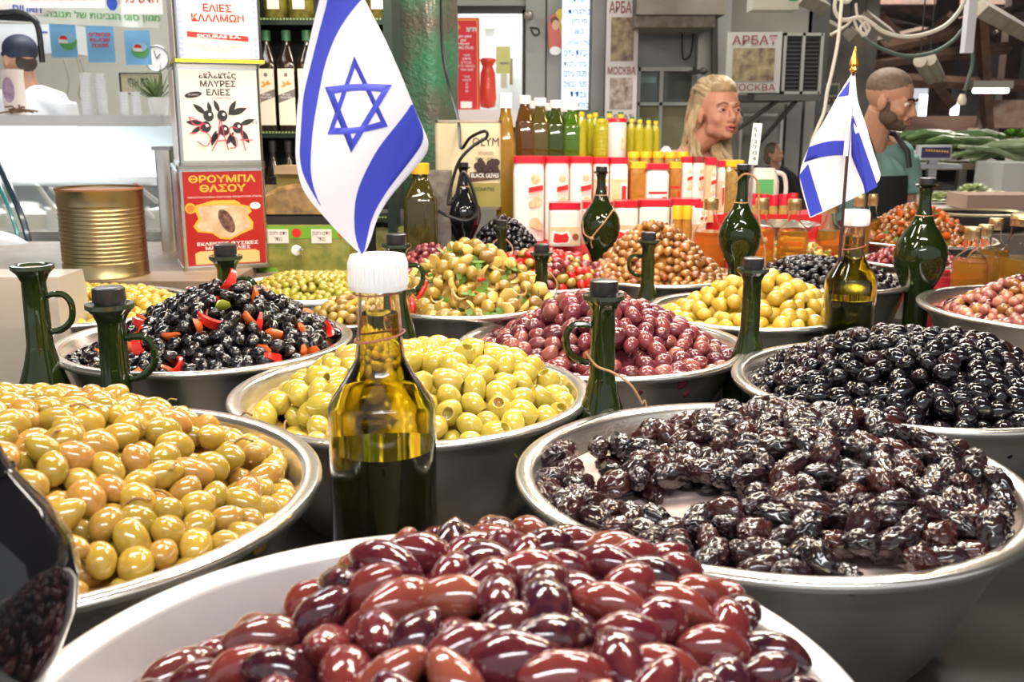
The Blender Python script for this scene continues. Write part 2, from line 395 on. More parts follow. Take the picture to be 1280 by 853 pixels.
sal = fruit_mat('salmon_olive_skin', [(0, (.30, .08, .05)), (.4, (.42, .14, .09)), (.75, (.24, .05, .05)), (1, (.50, .22, .12))], .2, .7, (.5, .28, .2), 80, .4)
redo = fruit_mat('small_red_olive_skin', [(0, (.18, .025, .03)), (.5, (.28, .04, .04)), (1, (.13, .02, .03))], .2, .7)
pep_r = mat('red_pepper_flesh', (.58, .018, .01), .25, coat=.5); pep_o = mat('orange_pepper_flesh', (.58, .11, .02), .25, coat=.5)
lem = mat('pickled_lemon_flesh', (.68, .45, .09), .3, coat=.4, var=(.75, .58, .20), vscale=60); herb = mat('parsley_green', (.10, .20, .02), .5); oni = mat('pickled_onion_flesh', (.70, .45, .17), .3, coat=.4, sss=.1)
gre = mat('green_pepper_flesh', (.32, .36, .04), .3, coat=.4)

front = bowl(-.043, .492, .316, .243, 'big steel bowl nearest the camera holding dark purple elongated olives', mat('pale_steel', (.88, .87, .86), .34, .55, var=(.80, .78, .76), vscale=9), base=.78)
wrink = bowl(.256, .959, .348, .253, 'steel bowl of wrinkled dried olives at the lower right', steel, liner=.030, lm=mat('pale_tray', (.72, .55, .50), .25, coat=.4))
pitb = bowl(-.136, 1.302, .355, .242, 'steel bowl of large pitted green olives behind the flagged oil bottle', steel)
purb = bowl(.150, 1.640, .366, .243, 'steel bowl of purple olives in the middle of the counter', steel)
blkb = bowl(.567, 1.377, .360, .250, 'steel bowl of glossy black olives at the right', steel)
pepb = bowl(-.501, 1.600, .350, .238, 'steel bowl of black olives mixed with red peppers at the left', steel)
lefb = bowl(-.436, .846, .322, .262, 'steel bowl of yellow green olives at the left edge', steel)
yelb = bowl(-.86, 1.97, .360, .225, 'steel bowl of yellow olives in front of the gold can', steel)
grnb = bowl(-.44, 2.22, .365, .20, 'white rimmed bowl of small green olives left of the flag', enamel)
smab = bowl(-.312, 1.86, .365, .088, 'small steel bowl of mixed olives just left of the bottle neck', steel, lip=.008)
marb = bowl(-.095, 1.945, .345, .195, 'steel bowl of marinated olives with lemon and herbs in the middle', steel)
redb = bowl(.075, 2.36, .37, .185, 'bowl of mixed olives with red peppers behind the marinated ones', steel_dull)
smbb = bowl(-.02, 2.70, .37, .145, 'bowl under the tall heap of small black olives', steel_dull)
brob = bowl(.355, 2.39, .362, .195, 'bowl under the tall heap of brown olives', steel)
yerb = bowl(.470, 1.95, .366, .205, 'steel bowl of yellow green olives right of the centre', steel)
babb = bowl(.745, 2.31, .362, .185, 'steel bowl of small black olives behind the right flag bottle', steel)
salb = bowl(1.085, 1.95, .362, .265, 'wide steel bowl of salmon and brown olives at the right edge', steel)
relb = bowl(.77, 2.71, .37, .16, 'steel bowl of chopped pepper relish behind the small black olives', steel)
rsob = bowl(1.09, 2.68, .37, .15, 'steel bowl of small pink red olives right of the flag bottle', steel)
ormb = bowl(1.27, 3.09, .36, .225, 'steel bowl of olive and red pepper salad at the back right', steel)
rdlb = bowl(-.22, 2.45, .37, .13, 'steel bowl of small reddish olives below the square oil bottle', steel)

K = kind
# front bowl
def Hf(x, y):
    q = np.hypot((x-.035)/.235, (y-.03)/.25)
    return -.022+.088*np.clip(1-q**2.2, 0, 1)-.10*np.exp(-(((x+.145)/.060)**2+((y-.150)/.055)**2))+.006*np.sin(34*x)*np.cos(28*y)
heap(front, Hf, [K('purple_olive', 'long glossy dark purple olive in the bowl nearest the camera', 'olive', 'dark purple olives in the nearest bowl', kal, .046, .0265, 5, point=.28, seg=20, rings=14)], .0308, seedv=2, dens=.64, heap_label='lower olives of the heap in the bowl nearest the camera')
# dried wrinkled
def Hw(x, y): return .004+.028*np.exp(-((x-.06)**2+(y-.10)**2)/.018)+.022*np.exp(-((x-.12)**2+(y+.05)**2)/.02)+.004*np.sin(40*x)*np.cos(33*y)
def keepw(x, y): 
    a = np.hypot((x+.090)/.082, (y+.050)/.036) > 1
    b = np.hypot((x+.15)/.05, (y-.06)/.035) > 1
    c = np.hypot(x+.0, y-.0) < .222
    d_ = ~((x < -.05) & (y > .10) & (np.hypot(x, y) > .185))
    return a & c & d_ & (b | (x > -.12))
heap(wrink, Hw, [K('dried_olive', 'wrinkled dried black olive in the lower right bowl', 'olive', 'wrinkled dried olives in the lower right bowl', wrk, .0370, .0245, 6, wr=.34, seg=34, rings=22)], .0262, seedv=3, T=1.4, dens=.56, keep=keepw, hard=1, heap_label='lower dried olives of the heap in the lower right bowl')
heap(lefb, dome(.086, 1.9, -.03, .0, .272, -.016), [K('cracked_olive', 'shiny yellow green olive in the bowl at the left edge', 'olive', 'yellow green olives in the left bowl', yel, .0335, .0245, 7, point=.10, seg=18, rings=12)], .0262, seedv=4, heap_label='lower yellow green olives of the heap in the left bowl')
heap(pitb, dome(.062, 2.0, .02, .02, .24, -.022), [K('pitted_olive', 'big pale green pitted olive in the bowl behind the flagged bottle', 'olive', 'big pitted green olives', pitm, .039, .0315, 3, hole=True, seg=20, rings=12, flat=.45), K('whole_green_olive', 'big pale green olive with unbroken end in the pitted olive bowl', 'olive', 'big whole green olives', pitm, .0385, .031, 3, wgt=.6, seg=18, rings=12)], .0325, seedv=5, heap_label='lower pale green olives of the heap behind the flagged bottle')
heap(blkb, dome(.070, 1.8, .02, .03, .25, -.022), [K('black_olive', 'glossy black olive in the big bowl at the right', 'olive', 'glossy black olives in the right bowl', blk, .0325, .0265, 5, wr=.07, seg=22, rings=14)], .0278, seedv=6, heap_label='lower glossy black olives of the heap in the right bowl')
heap(purb, cone(.100, -.0, .01, .24, -.012), [K('pink_olive', 'pinkish purple olive in the bowl in the middle of the counter', 'olive', 'pinkish purple olives in the middle bowl', purp, .0345, .0275, 5, seg=16, rings=10)], .0288, seedv=7, heap_label='lower purple olives of the heap in the middle bowl')
heap(pepb, cone(.108, .03, .01, .235, -.016, .8), [K('oil_cured_olive', 'wrinkled oily black olive in the bowl with red peppers', 'olive', 'oily black olives among red peppers', oil, .027, .021, 5, wr=.28, seg=28, rings=18, wgt=5), chunk('orange_pepper_piece', 'orange red pepper piece among the oily black olives', 'pepper', 'orange pepper pieces among black olives', pep_o, slab(.036, .024, .012), wgt=.3), chunk('red_pepper_strip', 'red pepper strip among the oily black olives', 'pepper', 'red pepper strips among black olives', pep_r, strip(.046, .014, .005, .5), wgt=.35), chunk('green_pepper_piece', 'green pepper piece among the oily black olives', 'pepper', 'green pepper pieces among black olives', gre, slab(.034, .018, .01), wgt=.15)], .0222, seedv=8, heap_label='lower black olives and peppers of the heap at the left')
heap(yelb, dome(.038, 2, 0, 0, .22, -.012), [K('yellow_olive', 'round yellow olive in the bowl in front of the gold can', 'olive', 'yellow olives before the gold can', yb, .029, .0245, 4)], .0255, seedv=9, heap_label='lower yellow olives before the gold can')
heap(grnb, dome(.035, 2, .02, 0, .19, -.006), [K('small_green_olive', 'small green olive in the white rimmed bowl left of the flag', 'olive', 'small green olives left of the flag', gb, .0205, .0165, 4)], .0175, seedv=10, heap_label='lower small green olives left of the flag')
heap(smab, dome(.045, 2, .01, .01, .09, -.004, .003), [K('mixed_olive', 'brownish green olive in the small bowl beside the bottle neck', 'olive', 'mixed olives in the small bowl', mar, .022, .0185, 3), chunk('carrot_slice', 'orange carrot piece in the small bowl of mixed olives', 'carrot', 'carrot pieces in the small bowl', mat('carrot_flesh', (.85, .45, .07), .3, coat=.4), slab(.04, .016, .01), wgt=.18)], .019, seedv=11, heap_label='lower olives in the small bowl beside the bottle neck')
heap(marb, cone(.125, .01, .03, .2, -.006, .35), [K('marinated_olive', 'marinated brown green olive in the lemon and herb mix', 'olive', 'marinated olives with lemon and herbs', mar, .031, .0255, 4, wgt=3), chunk('lemon_piece', 'pale yellow pickled lemon piece among marinated olives', 'lemon', 'pickled lemon pieces', lem, slab(.034, .026, .012), wgt=1.6), chunk('onion_strip', 'pale pickled onion strip among marinated olives', 'onion', 'pickled onion strips', oni, strip(.028, .009, .003, .5), wgt=1.6), chunk('parsley_sprig', 'chopped parsley leaf on the marinated olives', 'herb', 'parsley on the marinated olives', herb, leafy(.016, .013), wgt=2.2, face=True), chunk('chilli_pepper', 'red chilli piece on the marinated olives', 'pepper', 'red chillies on the marinated olives', pep_r, slab(.045, .013, .011), wgt=.16)], .0245, seedv=12, heap_label='lower marinated olives with lemon and herbs')
heap(redb, dome(.075, 1.8, 0, .0, .19, -.006), [K('mixed_green_olive', 'olive in the salad of red peppers and herbs', 'olive', 'olives in the red pepper salad', mar, .026, .021, 3, wgt=2), K('mixed_red_olive', 'dark red olive in the salad of red peppers and herbs', 'olive', 'dark red olives in the red pepper salad', redo, .026, .021, 3, wgt=2), chunk('red_pepper_piece', 'bright red pepper piece in the olive salad behind the middle', 'pepper', 'red pepper pieces in the salad', pep_r, slab(.030, .026, .020), wgt=2.6), chunk('parsley_leaf', 'green parsley leaf in the red pepper and olive salad', 'herb', 'parsley in the red pepper salad', herb, leafy(.014, .012), wgt=.9, face=True), chunk('chickpea', 'pale yellow round bean in the red pepper salad', 'bean', 'yellow beans in the red pepper salad', lem, slab(.022, .018, .016), wgt=.6)], .0225, seedv=13, heap_label='lower pieces of the red pepper and olive salad')
heap(smbb, cone(.125, 0, 0, .15, -.0, .2), [K('small_black_olive', 'small black olive in the tall heap below the black olive tin', 'olive', 'small black olives in the tall heap', blk, .0205, .0165, 4)], .0172, seedv=14, heap_label='lower small black olives of the tall heap')
heap(brob, cone(.135, -.01, .0, .195, -.004, .3), [K('brown_olive', 'orange brown olive in the tall heap right of the onion shaped bottle', 'olive', 'orange brown olives in the tall heap', brn, .0255, .019, 4, point=.15)], .0200, seedv=15, heap_label='lower orange brown olives of the tall heap')
heap(yerb, cone(.082, .03, .03, .2, -.010, .4), [K('light_yellow_olive', 'round light yellow olive in the bowl right of the middle', 'olive', 'light yellow olives right of the middle', yb, .0345, .029, 4)], .0300, seedv=16, heap_label='lower light yellow olives right of the middle')
heap(babb, dome(.055, 2, -.02, 0, .18, -.008), [K('little_black_olive', 'black olive in the bowl behind the right flag bottle', 'olive', 'black olives behind the right flag bottle', blk, .024, .0205, 4)], .0212, seedv=17, heap_label='lower black olives behind the right flag bottle')
heap(salb, dome(.075, 1.8, .06, .02, .26, -.02), [K('salmon_olive', 'salmon pink olive in the wide bowl at the right edge', 'olive', 'salmon pink olives at the right edge', sal, .0265, .0215, 4, wgt=4), K('dark_mixed_olive', 'dark olive among the salmon pink ones at the right edge', 'olive', 'dark olives among the salmon ones', kal, .0265, .0215, 3, wgt=.9), K('olive_brown_olive', 'olive brown olive among the salmon pink ones at the right edge', 'olive', 'olive brown olives among the salmon ones', brn, .0265, .0215, 3, wgt=.9)], .0226, seedv=18, heap_label='lower salmon pink olives at the right edge')
gsal = [K('relish_olive', 'sliced olive in the pepper relish behind the black olives', 'olive', 'olives in the pepper relish', mar, .022, .015, 3, wgt=2), chunk('relish_pepper', 'red pepper bit in the relish behind the black olives', 'pepper', 'pepper bits in the relish', pep_r, slab(.024, .016, .010), wgt=.9), chunk('relish_carrot', 'yellow pickle bit in the relish behind the black olives', 'pickle', 'yellow bits in the relish', lem, slab(.024, .016, .012), wgt=1.2), chunk('relish_herb', 'herb leaf in the relish behind the black olives', 'herb', 'herbs in the relish', herb, leafy(.012, .01), wgt=.5, face=True)]
heap(relb, cone(.065, 0, 0, .16, -.006), gsal, .0178, seedv=19, heap_label='lower bits of the pepper relish')
heap(rsob, cone(.060, 0, 0, .15, -.006), [K('small_red_olive', 'small pink red olive in the bowl right of the flag bottle', 'olive', 'small pink red olives', redo, .021, .018, 3)], .0188, seedv=20, heap_label='lower small pink red olives')
heap(ormb, cone(.118, -.02, 0, .23, -.006, .4), [K('salad_olive', 'green brown olive in the big salad heap at the back right', 'olive', 'olives in the back right salad', brn, .024, .018, 3, wgt=3), chunk('salad_pepper', 'orange red pepper piece in the big salad heap at the back right', 'pepper', 'pepper pieces in the back right salad', pep_o, slab(.030, .022, .012), wgt=1.0), chunk('salad_herb', 'green herb leaf in the big salad heap at the back right', 'herb', 'herbs in the back right salad', herb, leafy(.014, .012), wgt=.35, face=True)], .0205, seedv=21, heap_label='lower pieces of the back right salad')
heap(rdlb, cone(.085, .02, .0, .13, -.004), [K('reddish_olive', 'small reddish olive in the bowl below the square oil bottle', 'olive', 'small reddish olives', redo, .0215, .0185, 3)], .0192, seedv=22, heap_label='lower small reddish olives')
# ------------------------------------------------------------------ flags
flag_white = mat('flag_white_cloth', (.86, .82, .84), .7, sss=.0, bump=.15, bscale=900, bdist=.0003)
flag_blue = mat('flag_blue_print', (.045, .06, .50), .65, bump=.15, bscale=900, bdist=.0003)
black_m = mat('black_print', (.02, .02, .022), .5); red_print = mat('red_print', (.68, .02, .02), .4); blue_print = mat('blue_print', (.03, .08, .45), .5)
white_m = mat('white_print', (.88, .86, .82), .45)
def interp(tab, y):
    X_, Y_ = [t[0] for t in tab], [t[1] for t in tab]; w_ = min(14, y-X_[0], X_[-1]-y)
    return float(np.mean([np.interp(y+w_*k, X_, Y_) for k in (-1, -.6, -.3, 0, .3, .6, 1)]))
def cloth_rows(L, Rr, ys, Y, wav, n=14, off=0, th=.0004):
    """sheet between a left and a right edge; wav gives the folds (metres of depth)"""
    m = MB(); rows = []
    for py in ys:
        a, b = interp(L, py), interp(Rr, py); rows.append([(a+(b-a)*k/n, py) for k in range(n+1)])
    return rows
def sheet(rows, Y, wav, off, th):
    v = []; nr = len(rows); nc = len(rows[0])
    for o in (off-th/2, off+th/2):
        for r in rows:
            for (px, py) in r:
                v.append(W(px, py, Y+wav(px, py))+Vector((0, o, 0)))
    N = nr*nc; fs = []
    for i in range(nr-1):
        for k in range(nc-1):
            a = i*nc+k; fs.append((a, a+1, a+nc+1, a+nc)); fs.append((N+a, N+a+nc, N+a+nc+1, N+a+1))
    bd = [k for k in range(nc)]+[i*nc+nc-1 for i in range(1, nr)]+[(nr-1)*nc+k for k in range(nc-2, -1, -1)]+[i*nc for i in range(nr-2, 0, -1)]
    for a, b in zip(bd, bd[1:]+bd[:1]): fs.append((a, N+a, N+b, b))
    return v, fs
def flagpart(name, mt, parent, rowsets, Y, wav, off, th):
    m = MB(); o0 = parent.location
    for rows in rowsets:
        v, f = sheet(rows, Y, wav, off, th); m.add([p-o0 for p in v], f)
    return m.build(name, mt, parent, True, 80)
def bar(p, q, w, n=8):
    """thick line between two pixels as a strip of cells"""
    p = np.array(p, float); q = np.array(q, float); return p, q
FY = .885
wav1 = lambda x, y: .010*math.sin((x-380)/38+y/120)+.006*math.sin((x+y)/55)-.00012*(y-160)*.2
L1 = [(-60, 418), (0, 399), (50, 387), (100, 376), (140, 371), (200, 369), (240, 378), (280, 413), (300, 431), (318, 451)]
R1 = [(-60, 420), (-10, 452), (0, 456), (50, 482), (100, 504), (140, 520), (183, 539), (188, 538), (200, 528), (225, 506), (250, 484), (275, 470), (300, 464), (312, 459), (318, 453)]
ys = list(np.linspace(-60, 318, 64))
flag = thing('small_flag', 'large white flag with blue star and stripes hanging over the nearest oil bottle', 'flag', W(455, 322, FY))
flagpart('cloth', flag_white, flag, [cloth_rows(L1, R1, ys, FY, wav1, 22)], FY, wav1, 0, .0006)
SL = [(-60, 419), (0, 410), (40, 399), (80, 389), (120, 379), (150, 377), (200, 374), (225, 381), (246, 394), (256, 400)]
SR = [(-60, 421), (-20, 468), (0, 451), (20, 434), (45, 419), (80, 406), (115, 399), (160, 391), (200, 388), (225, 389), (250, 397), (256, 401)]
b1 = flagpart('stripe', flag_blue, flag, [cloth_rows(SL, SR, list(np.linspace(-19, 256, 50)), FY, wav1, 5)], FY, wav1, 0, .0016)
TL = [(131, 514), (145, 505), (160, 493), (180, 476), (200, 464), (225, 452), (240, 446), (260, 443), (290, 443), (305, 446), (318, 452)]
TR = [(131, 516.5), (150, 524), (172, 533.5), (185, 525), (200, 514), (225, 494), (250, 476), (270, 466), (285, 461), (300, 459), (312, 457), (318, 453)]
flagpart('stripe', flag_blue, flag, [cloth_rows(TL, TR, list(np.linspace(131, 318, 44)), FY, wav1, 6)], FY, wav1, 0, .0016)
def star(tri, w):
    sets = []; c = np.mean(tri, 0)
    for i in range(len(tri)):
        a, b = np.array(tri[i], float), np.array(tri[(i+1) % 3], float); ai = a+(c-a)*w; bi = b+(c-b)*w
        nrm = c-(a+b)/2; 
        sets.append([[tuple((a+(b-a)*t)*(1-s)+(ai+(bi-ai)*t)*s - nrm*BOW[i]*math.sin(PI*t)) for t in np.linspace(0, 1, 9)] for s in (0, 1)])
    return sets
BOW = [.0, .10, .0]
s1 = star([(443, 70), (409.5, 168), (485, 158)], .235); BOW = [.10, 0, 0]
s2 = star([(406, 109), (490, 106), (439, 191)], .30)
flagpart('star', flag_blue, flag, s1+s2, FY, wav1, 0, .0018)
# second flag
F2Y = 1.74
wav2 = lambda x, y: .012*math.sin((x-1000)/22)+.006*math.sin(y/30)
flag2 = thing('small_flag', 'small white flag with blue stripes on a stick behind the right bowls', 'flag', W(1057, 300, F2Y))
L2 = [(90, 1066), (120, 1047), (145, 1034), (178, 1014), (200, 1004), (217, 998), (235, 1001), (255, 1007), (272, 1012)]
R2 = [(90, 1069), (110, 1070), (130, 1072), (150, 1081), (180, 1089), (205, 1097), (231, 1105), (240, 1084), (252, 1058), (272, 1014)]
flagpart('cloth', flag_white, flag2, [cloth_rows(L2, R2, list(np.linspace(90, 272, 40)), F2Y, wav2, 16)], F2Y, wav2, 0, .0006)
def quad(a, b, c, d, n=6, bow=0):
    a, b, c, d = [np.array(q, float) for q in (a, b, c, d)]
    return [[tuple((a+(b-a)*t)*(1-s)+(d+(c-d)*t)*s+np.array([0, -bow*math.sin(PI*t)])) for t in np.linspace(0, 1, n+1)] for s in np.linspace(0, 1, 4)]
for q in (quad((1062, 101), (1062.5, 119), (1047, 121.5), (1047.5, 120.5), 4), quad((1011, 184), (1058, 176), (1057.5, 194), (1005, 203), 8, 3), quad((999, 219), (1010, 205), (1028, 264), (1013, 271), 6), quad((1066, 146), (1068, 150), (1097, 233), (1082, 241), 3)):
    flagpart('stripe', flag_blue, flag2, [q], F2Y, wav2, 0, .0018)
flagpart('stripe', flag_blue, flag2, [quad((1065, 145), (1066, 145), (1097, 233), (1081, 242), 4)[:] ], F2Y, wav2, 0, .0017)
flagpart('stripe', flag_blue, flag2, [quad((1064, 150), (1066, 146), (1083, 241), (1064, 195), 4)[:] ], F2Y, wav2, 0, .0016)
o0 = flag2.location
m = MB(); m.tube([W(1066, 95, F2Y-.012)-o0, W(1057, 195, F2Y-.012)-o0, ], [.0042, .0042]); m.build('sleeve', flag_white, flag2)
m = MB(); m.tube([W(1067, 90, F2Y-.012)-o0, W(1049, 330, F2Y-.012)-o0], .0028); m.build('stick', mat('flag_stick', (.05, .02, .02), .4), flag2)
m = MB(); m.lathe([(0, 0), (.006, .002), (.0075, .006), (.005, .011), (.0085, .015), (.0075, .020), (.004, .032), (.0015, .042), (0, .044)], 14); m.build('finial', mat('gold_plastic', (.75, .42, .08), .22, .9), flag2, loc=W(1067, 92, F2Y-.012)-o0)
# ------------------------------------------------------------------ the two oil bottles that carry the flags
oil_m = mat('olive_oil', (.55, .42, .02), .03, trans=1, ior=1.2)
oil_refracted = mat('olive_oil_dark_refraction', (.035, .032, .004), .05, trans=.6, ior=1.3)  # lower oil: refraction of the dark table put into its colour
def flag_bottle(label, x, y, zt, r, k):
    H = zt-TABLE; t = thing('oil_bottle', label, 'bottle', (x, y, TABLE))
    s = r/.0495; hs = H   # heights measured down from the top of the cap
    zc = H; a = k
    prof = [(0, .002), (r*.9, .002), (r, .008), (r, H-.150*a-.012), (r*.995, H-.140*a), (r*.93, H-.133*a), (r*.62, H-.110*a), (r*.46, H-.095*a), (r*.42, H-.080*a), (r*.38, H-.045*a), (r*.36, H-.032*a), (r*.40, H-.030*a), (r*.40, H-.026*a)]
    m = MB(); m.lathe(prof+[(rr-.0016, z+.001) for rr, z in prof[::-1][:-1]]+[(0, .006)], 48); m.build('bottle_glass', clear_glass, t)
    inn = [(max(rr-.0022, 0), z+.001) for rr, z in prof]
    split = H-.178*a
    top = [(rr, z) for rr, z in inn if split < z < H-.052*a]
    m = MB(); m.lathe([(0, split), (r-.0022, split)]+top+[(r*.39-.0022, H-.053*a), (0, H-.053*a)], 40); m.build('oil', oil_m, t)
    m = MB(); m.lathe([(0, .006), (r-.0024, .006), (r-.0024, split-.0003), (0, split-.0003)], 40); m.build('oil_lower_refraction', oil_refracted, t)
    cap = [(r*.455, H-.031*a)]; m = MB(); m.lathe([(0, H-.031*a), (r*.52, H-.031*a), (r*.53, H-.029*a), (r*.53, H-.005*a), (r*.49, H-.0005), (0, H)], 40)
    cp = m.build('screw_cap', white_pl, t)
    m = MB()
    for i in range(40):
        an = 2*PI*i/40; c, q = math.cos(an), math.sin(an); m.tube([(r*.53*c, r*.53*q, H-.027*a), (r*.53*c, r*.53*q, H-.007*a)], .0007*s, 4)
    m.build('ridges', white_pl, cp)
    m = MB()
    for zz, rr, tl in ((H-.034*a, r*.44, .001), (H-.074*a, r*.455, .004), (H-.0745*a, r*.46, .0045)):
        m.tube([(rr*math.cos(q), rr*math.sin(q), zz+tl*math.cos(q)) for q in np.linspace(0, 2*PI, 30)], .0008, 5)
    m.build('rubber_band', mat('brown_rubber', (.38, .13, .10), .5), t)
    return t
flag_bottle('square shouldered oil bottle with white cap and big flag nearest the camera', W(477, 500, .885).x, .885, W(477, 318, .885).z, .0495, 1.0)
flag_bottle('small oil bottle with white cap standing by the flag on a stick', W(1064, 350, 1.76).x, 1.76, W(1064, 262, 1.76).z, .0450, .88)
# ------------------------------------------------------------------ green glass jugs with stoppers
def jug(label, px, py, Y, fl, handle=None, stopper=True, tie=None, H=None, thing_name='glass_jug'):
    p = W(px, py, Y); f = S(fl, Y)/2; H = p.z-TABLE; t = thing(thing_name, label, 'bottle', (p.x, Y, TABLE)); r = f*.60
    st = f*.75 if stopper else 0; n = H-st
    prof = [(0, 0), (f*1.45, .002), (f*1.6, .02), (f*1.6, max(n-f*8.2, .03)), (f*1.25, n-f*6.2), (f*.85, n-f*5.0), (r*1.06, n-f*4.0), (r, n-f*2.2), (r*.98, n-f*.8), (r*1.25, n-f*.45), (f*1.0, n-f*.12), (f*.98, n-.001), (f*.62, n-f*.15), (r*.7, n-f*.45), (r*.6, n-f*.9)]
    m = MB(); m.lathe(prof+[(0, n-f*.95)], 32); m.build('bottle_body', green_glass, t)
    m = MB(); m.lathe([(r*1.22, n-f*.45), (f*1.03, n-f*.16), (f*1.02, n+.001), (f*.8, n+.001), (f*.6, n-f*.1)], 32); m.build('rim', mat('dark_rim_glass', (.03, .04, .02), .08, coat=.5), t)
    if stopper:
        m = MB(); m.lathe([(r*.68, n-f*.3), (f*.66, n-f*.02), (f*.70, n+st*.25), (f*.68, n+st*.93), (f*.6, n+st), (0, n+st)], 24); m.build('stopper', cork_black, t)
    else:
        m = MB(); m.lathe([(f*.60, n-f*.18), (f*.55, n-f*.10), (0, n-f*.12)], 24); m.build('cork', mat('cork', (.45, .2, .08), .8), t)
    if handle:
        d = handle; pts = [(d*(r*1.0+0*f), 0, n-f*1.5), (d*(r+f*.75), 0, n-f*1.45), (d*(r+f*1.15), 0, n-f*1.9), (d*(r+f*1.1), 0, n-f*2.7), (d*(r+f*.6), 0, n-f*3.2), (d*r*1.1, 0, n-f*3.35)]
        q = [Vector(a) for a in pts]; sm = []
        for i in range(len(q)-1):
            a, b, c, e = q[max(i-1, 0)], q[i], q[i+1], q[min(i+2, len(q)-1)]
            for u in np.linspace(0, 1, 5)[:-1]:
                sm.append(.5*((2*b)+(c-a)*u+(2*a-5*b+4*c-e)*u*u+(3*b-a-3*c+e)*u**3))
        m = MB(); m.tube(sm+[q[-1]], f*.17, 8); m.build('handle', green_glass, t)
    if tie:
        ctl(t, tie, f, r, n)
    return t
def spline(q, k=5):
    q = [Vector(a) for a in q]; sm = []
    for i in range(len(q)-1):
        a, b, c, e = q[max(i-1, 0)], q[i], q[i+1], q[min(i+2, len(q)-1)]
        for u in np.linspace(0, 1, k+1)[:-1]: sm.append(.5*((2*b)+(c-a)*u+(2*a-5*b+4*c-e)*u*u+(3*b-a-3*c+e)*u**3))
    return sm+[q[-1]]
def ctl(t, tie, f, r, n):
    m = MB()
    if tie == 'wrap':
        m.tube(spline([(-f*.9, -f*.9, n-f*2.6), (-r*.6, -r*1.5, n-f*3.3), (r*.7, -r*1.7, n-f*3.6), (f*1.3, -f*1.1, n-f*4.2), (f*1.9, -f*.9, n-f*5.2)]), .0017, 6)
        m.tube(spline([(f*1.9, -f*.9, n-f*5.2), (f*2.0, -f*.9, n-f*5.0), (f*2.1, -f*.9, n-f*5.3)]), .0010, 5)
    else:
        for s in (-1, 1):
            m.tube(spline([(s*r*.9, -r*.7, n-f*1.6), (s*f*1.35, -r*1.3, n-f*2.6), (s*f*1.1, -f*1.3, n-f*4.0), (s*f*.3, -f*1.5, n-f*4.9), (0, -f*1.6, n-f*5.3)]), .0014, 6)
    m.build('string', string_m, t)
jug('open green glass jug without stopper at the left edge', 40, 332, 1.43, 50, 1, False)
jug('green glass jug with black stopper in front of the peppers bowl', 135, 359, 1.31, 57, 1)
jug('green glass jug with black stopper standing before the red tin', 281, 305, 2.0, 40, 1)
jug('green glass jug tied with string between the purple and the pitted olives', 755, 350, 1.225, 51, -1, True, 'wrap')
jug('green glass jug with black stopper between the purple and the light yellow olives', 942, 322, 1.57, 38, None, True, None)
jug('green glass jug half hidden behind the nearest flag bottle', 495, 292, 1.60, 36, 1)
jug('green glass jug with string loops between the marinated olives and the red salad', 677, 305, 2.12, 28, None, True, 'loop')
jug('green glass jug with string loops before the small black olives', 627, 275, 2.52, 20, None, True, 'loop')
jug('green glass jug with small handle in front of the brown olives', 811, 290, 2.10, 27, -1)
# ------------------------------------------------------------------ onion shaped bottles
def onion(label, px, py, Y, body, by, m_=None, tie=0, foot=.45, tilt=None):
    """px,py top centre; body width and by = pixel row of the widest place"""
    p = W(px, py, Y); H = p.z-TABLE; zb = W(px, by, Y).z-TABLE; r = S(body, Y)/2; f = r*.46; nr = r*.22
    t = thing('onion_bottle', label, 'bottle', (p.x, Y, TABLE)); g = m_ or dark_glass
    zs = H-zb; n = H-f*.55
    prof = [(0, 0), (r*foot*1.2, 0), (r*foot*1.2, .008), (r*foot, .02), (r*foot*1.05, zb-r*1.45)] if zb > r*1.7 else [(0, 0), (r*.6, 0)]
    prof += [(r*.72, zb-r*.95), (r*.93, zb-r*.45), (r, zb), (r*.93, zb+r*.42), (r*.72, zb+r*.82), (r*.45, zb+r*1.2), (nr*1.35, zb+r*1.6), (nr*1.05, zb+r*2.0), (nr, n-f*.7), (nr*1.2, n-f*.3), (f, n-f*.02), (f*.97, n), (nr*1.1, n-f*.1)]
    prof = [q for i, q in enumerate(prof) if i == 0 or q[1] >= 0]
    m = MB(); m.lathe(prof+[(0, n-f*.1)], 36); m.build('bottle_body', g, t)
    m = MB(); m.lathe([(nr*1.0, n-f*.1), (f*.62, n+f*.02), (f*.62, n+f*.5), (f*.5, n+f*.55), (0, n+f*.55)], 20); m.build('stopper', cork_black, t)
    if tie:
        m = MB(); R2 = r*.78
        m.tube([(nr*1.35*math.cos(a), nr*1.35*math.sin(a), zb+r*1.55) for a in np.linspace(0, 2*PI, 20)], .0016, 5)
        if tie == 2:
            m.tube(spline([(r*.55, -r*.55, zb+r*.85), (r*.1, -r*.95, zb+r*.3), (-r*.5, -r*.9, zb-r*.5), (-r*.45, -r*.75, zb-r*1.0)]), .0018, 6)
            m.tube(spline([(-r*.9, -r*.3, zb+r*.3), (-r*.85, -r*.55, zb-r*.3), (-r*.5, -r*.9, zb-r*.5)]), .0018, 6)
            m.ell((-r*.5, -r*.93, zb-r*.5), (.006, .004, .005), 8, 6)
        if tie == 3:
            m.tube(spline([(-nr*1.6, 0, zb+r*2.4), (0, -nr*2, zb+r*2.9), (nr*3, -nr, zb+r*2.5), (r*.8, -.01, zb+r*.9), (r*1.15, -.01, zb-r*.6), (r*1.2, -.01, zb-r*1.4)]), .0022, 6)
            m.ell((r*1.15, -.01, zb-r*.2), (.006, .006, .008), 8, 6)
        m.build('string', string_m, t)
    return t
onion('dark green onion shaped bottle with string in front of the white tubs', 752, 208, 2.62, 50, 283, None, 2)
onion('tall dark green flask with brown string in front of the amber bottles', 929, 205, 2.2, 53, 295, None, 3)
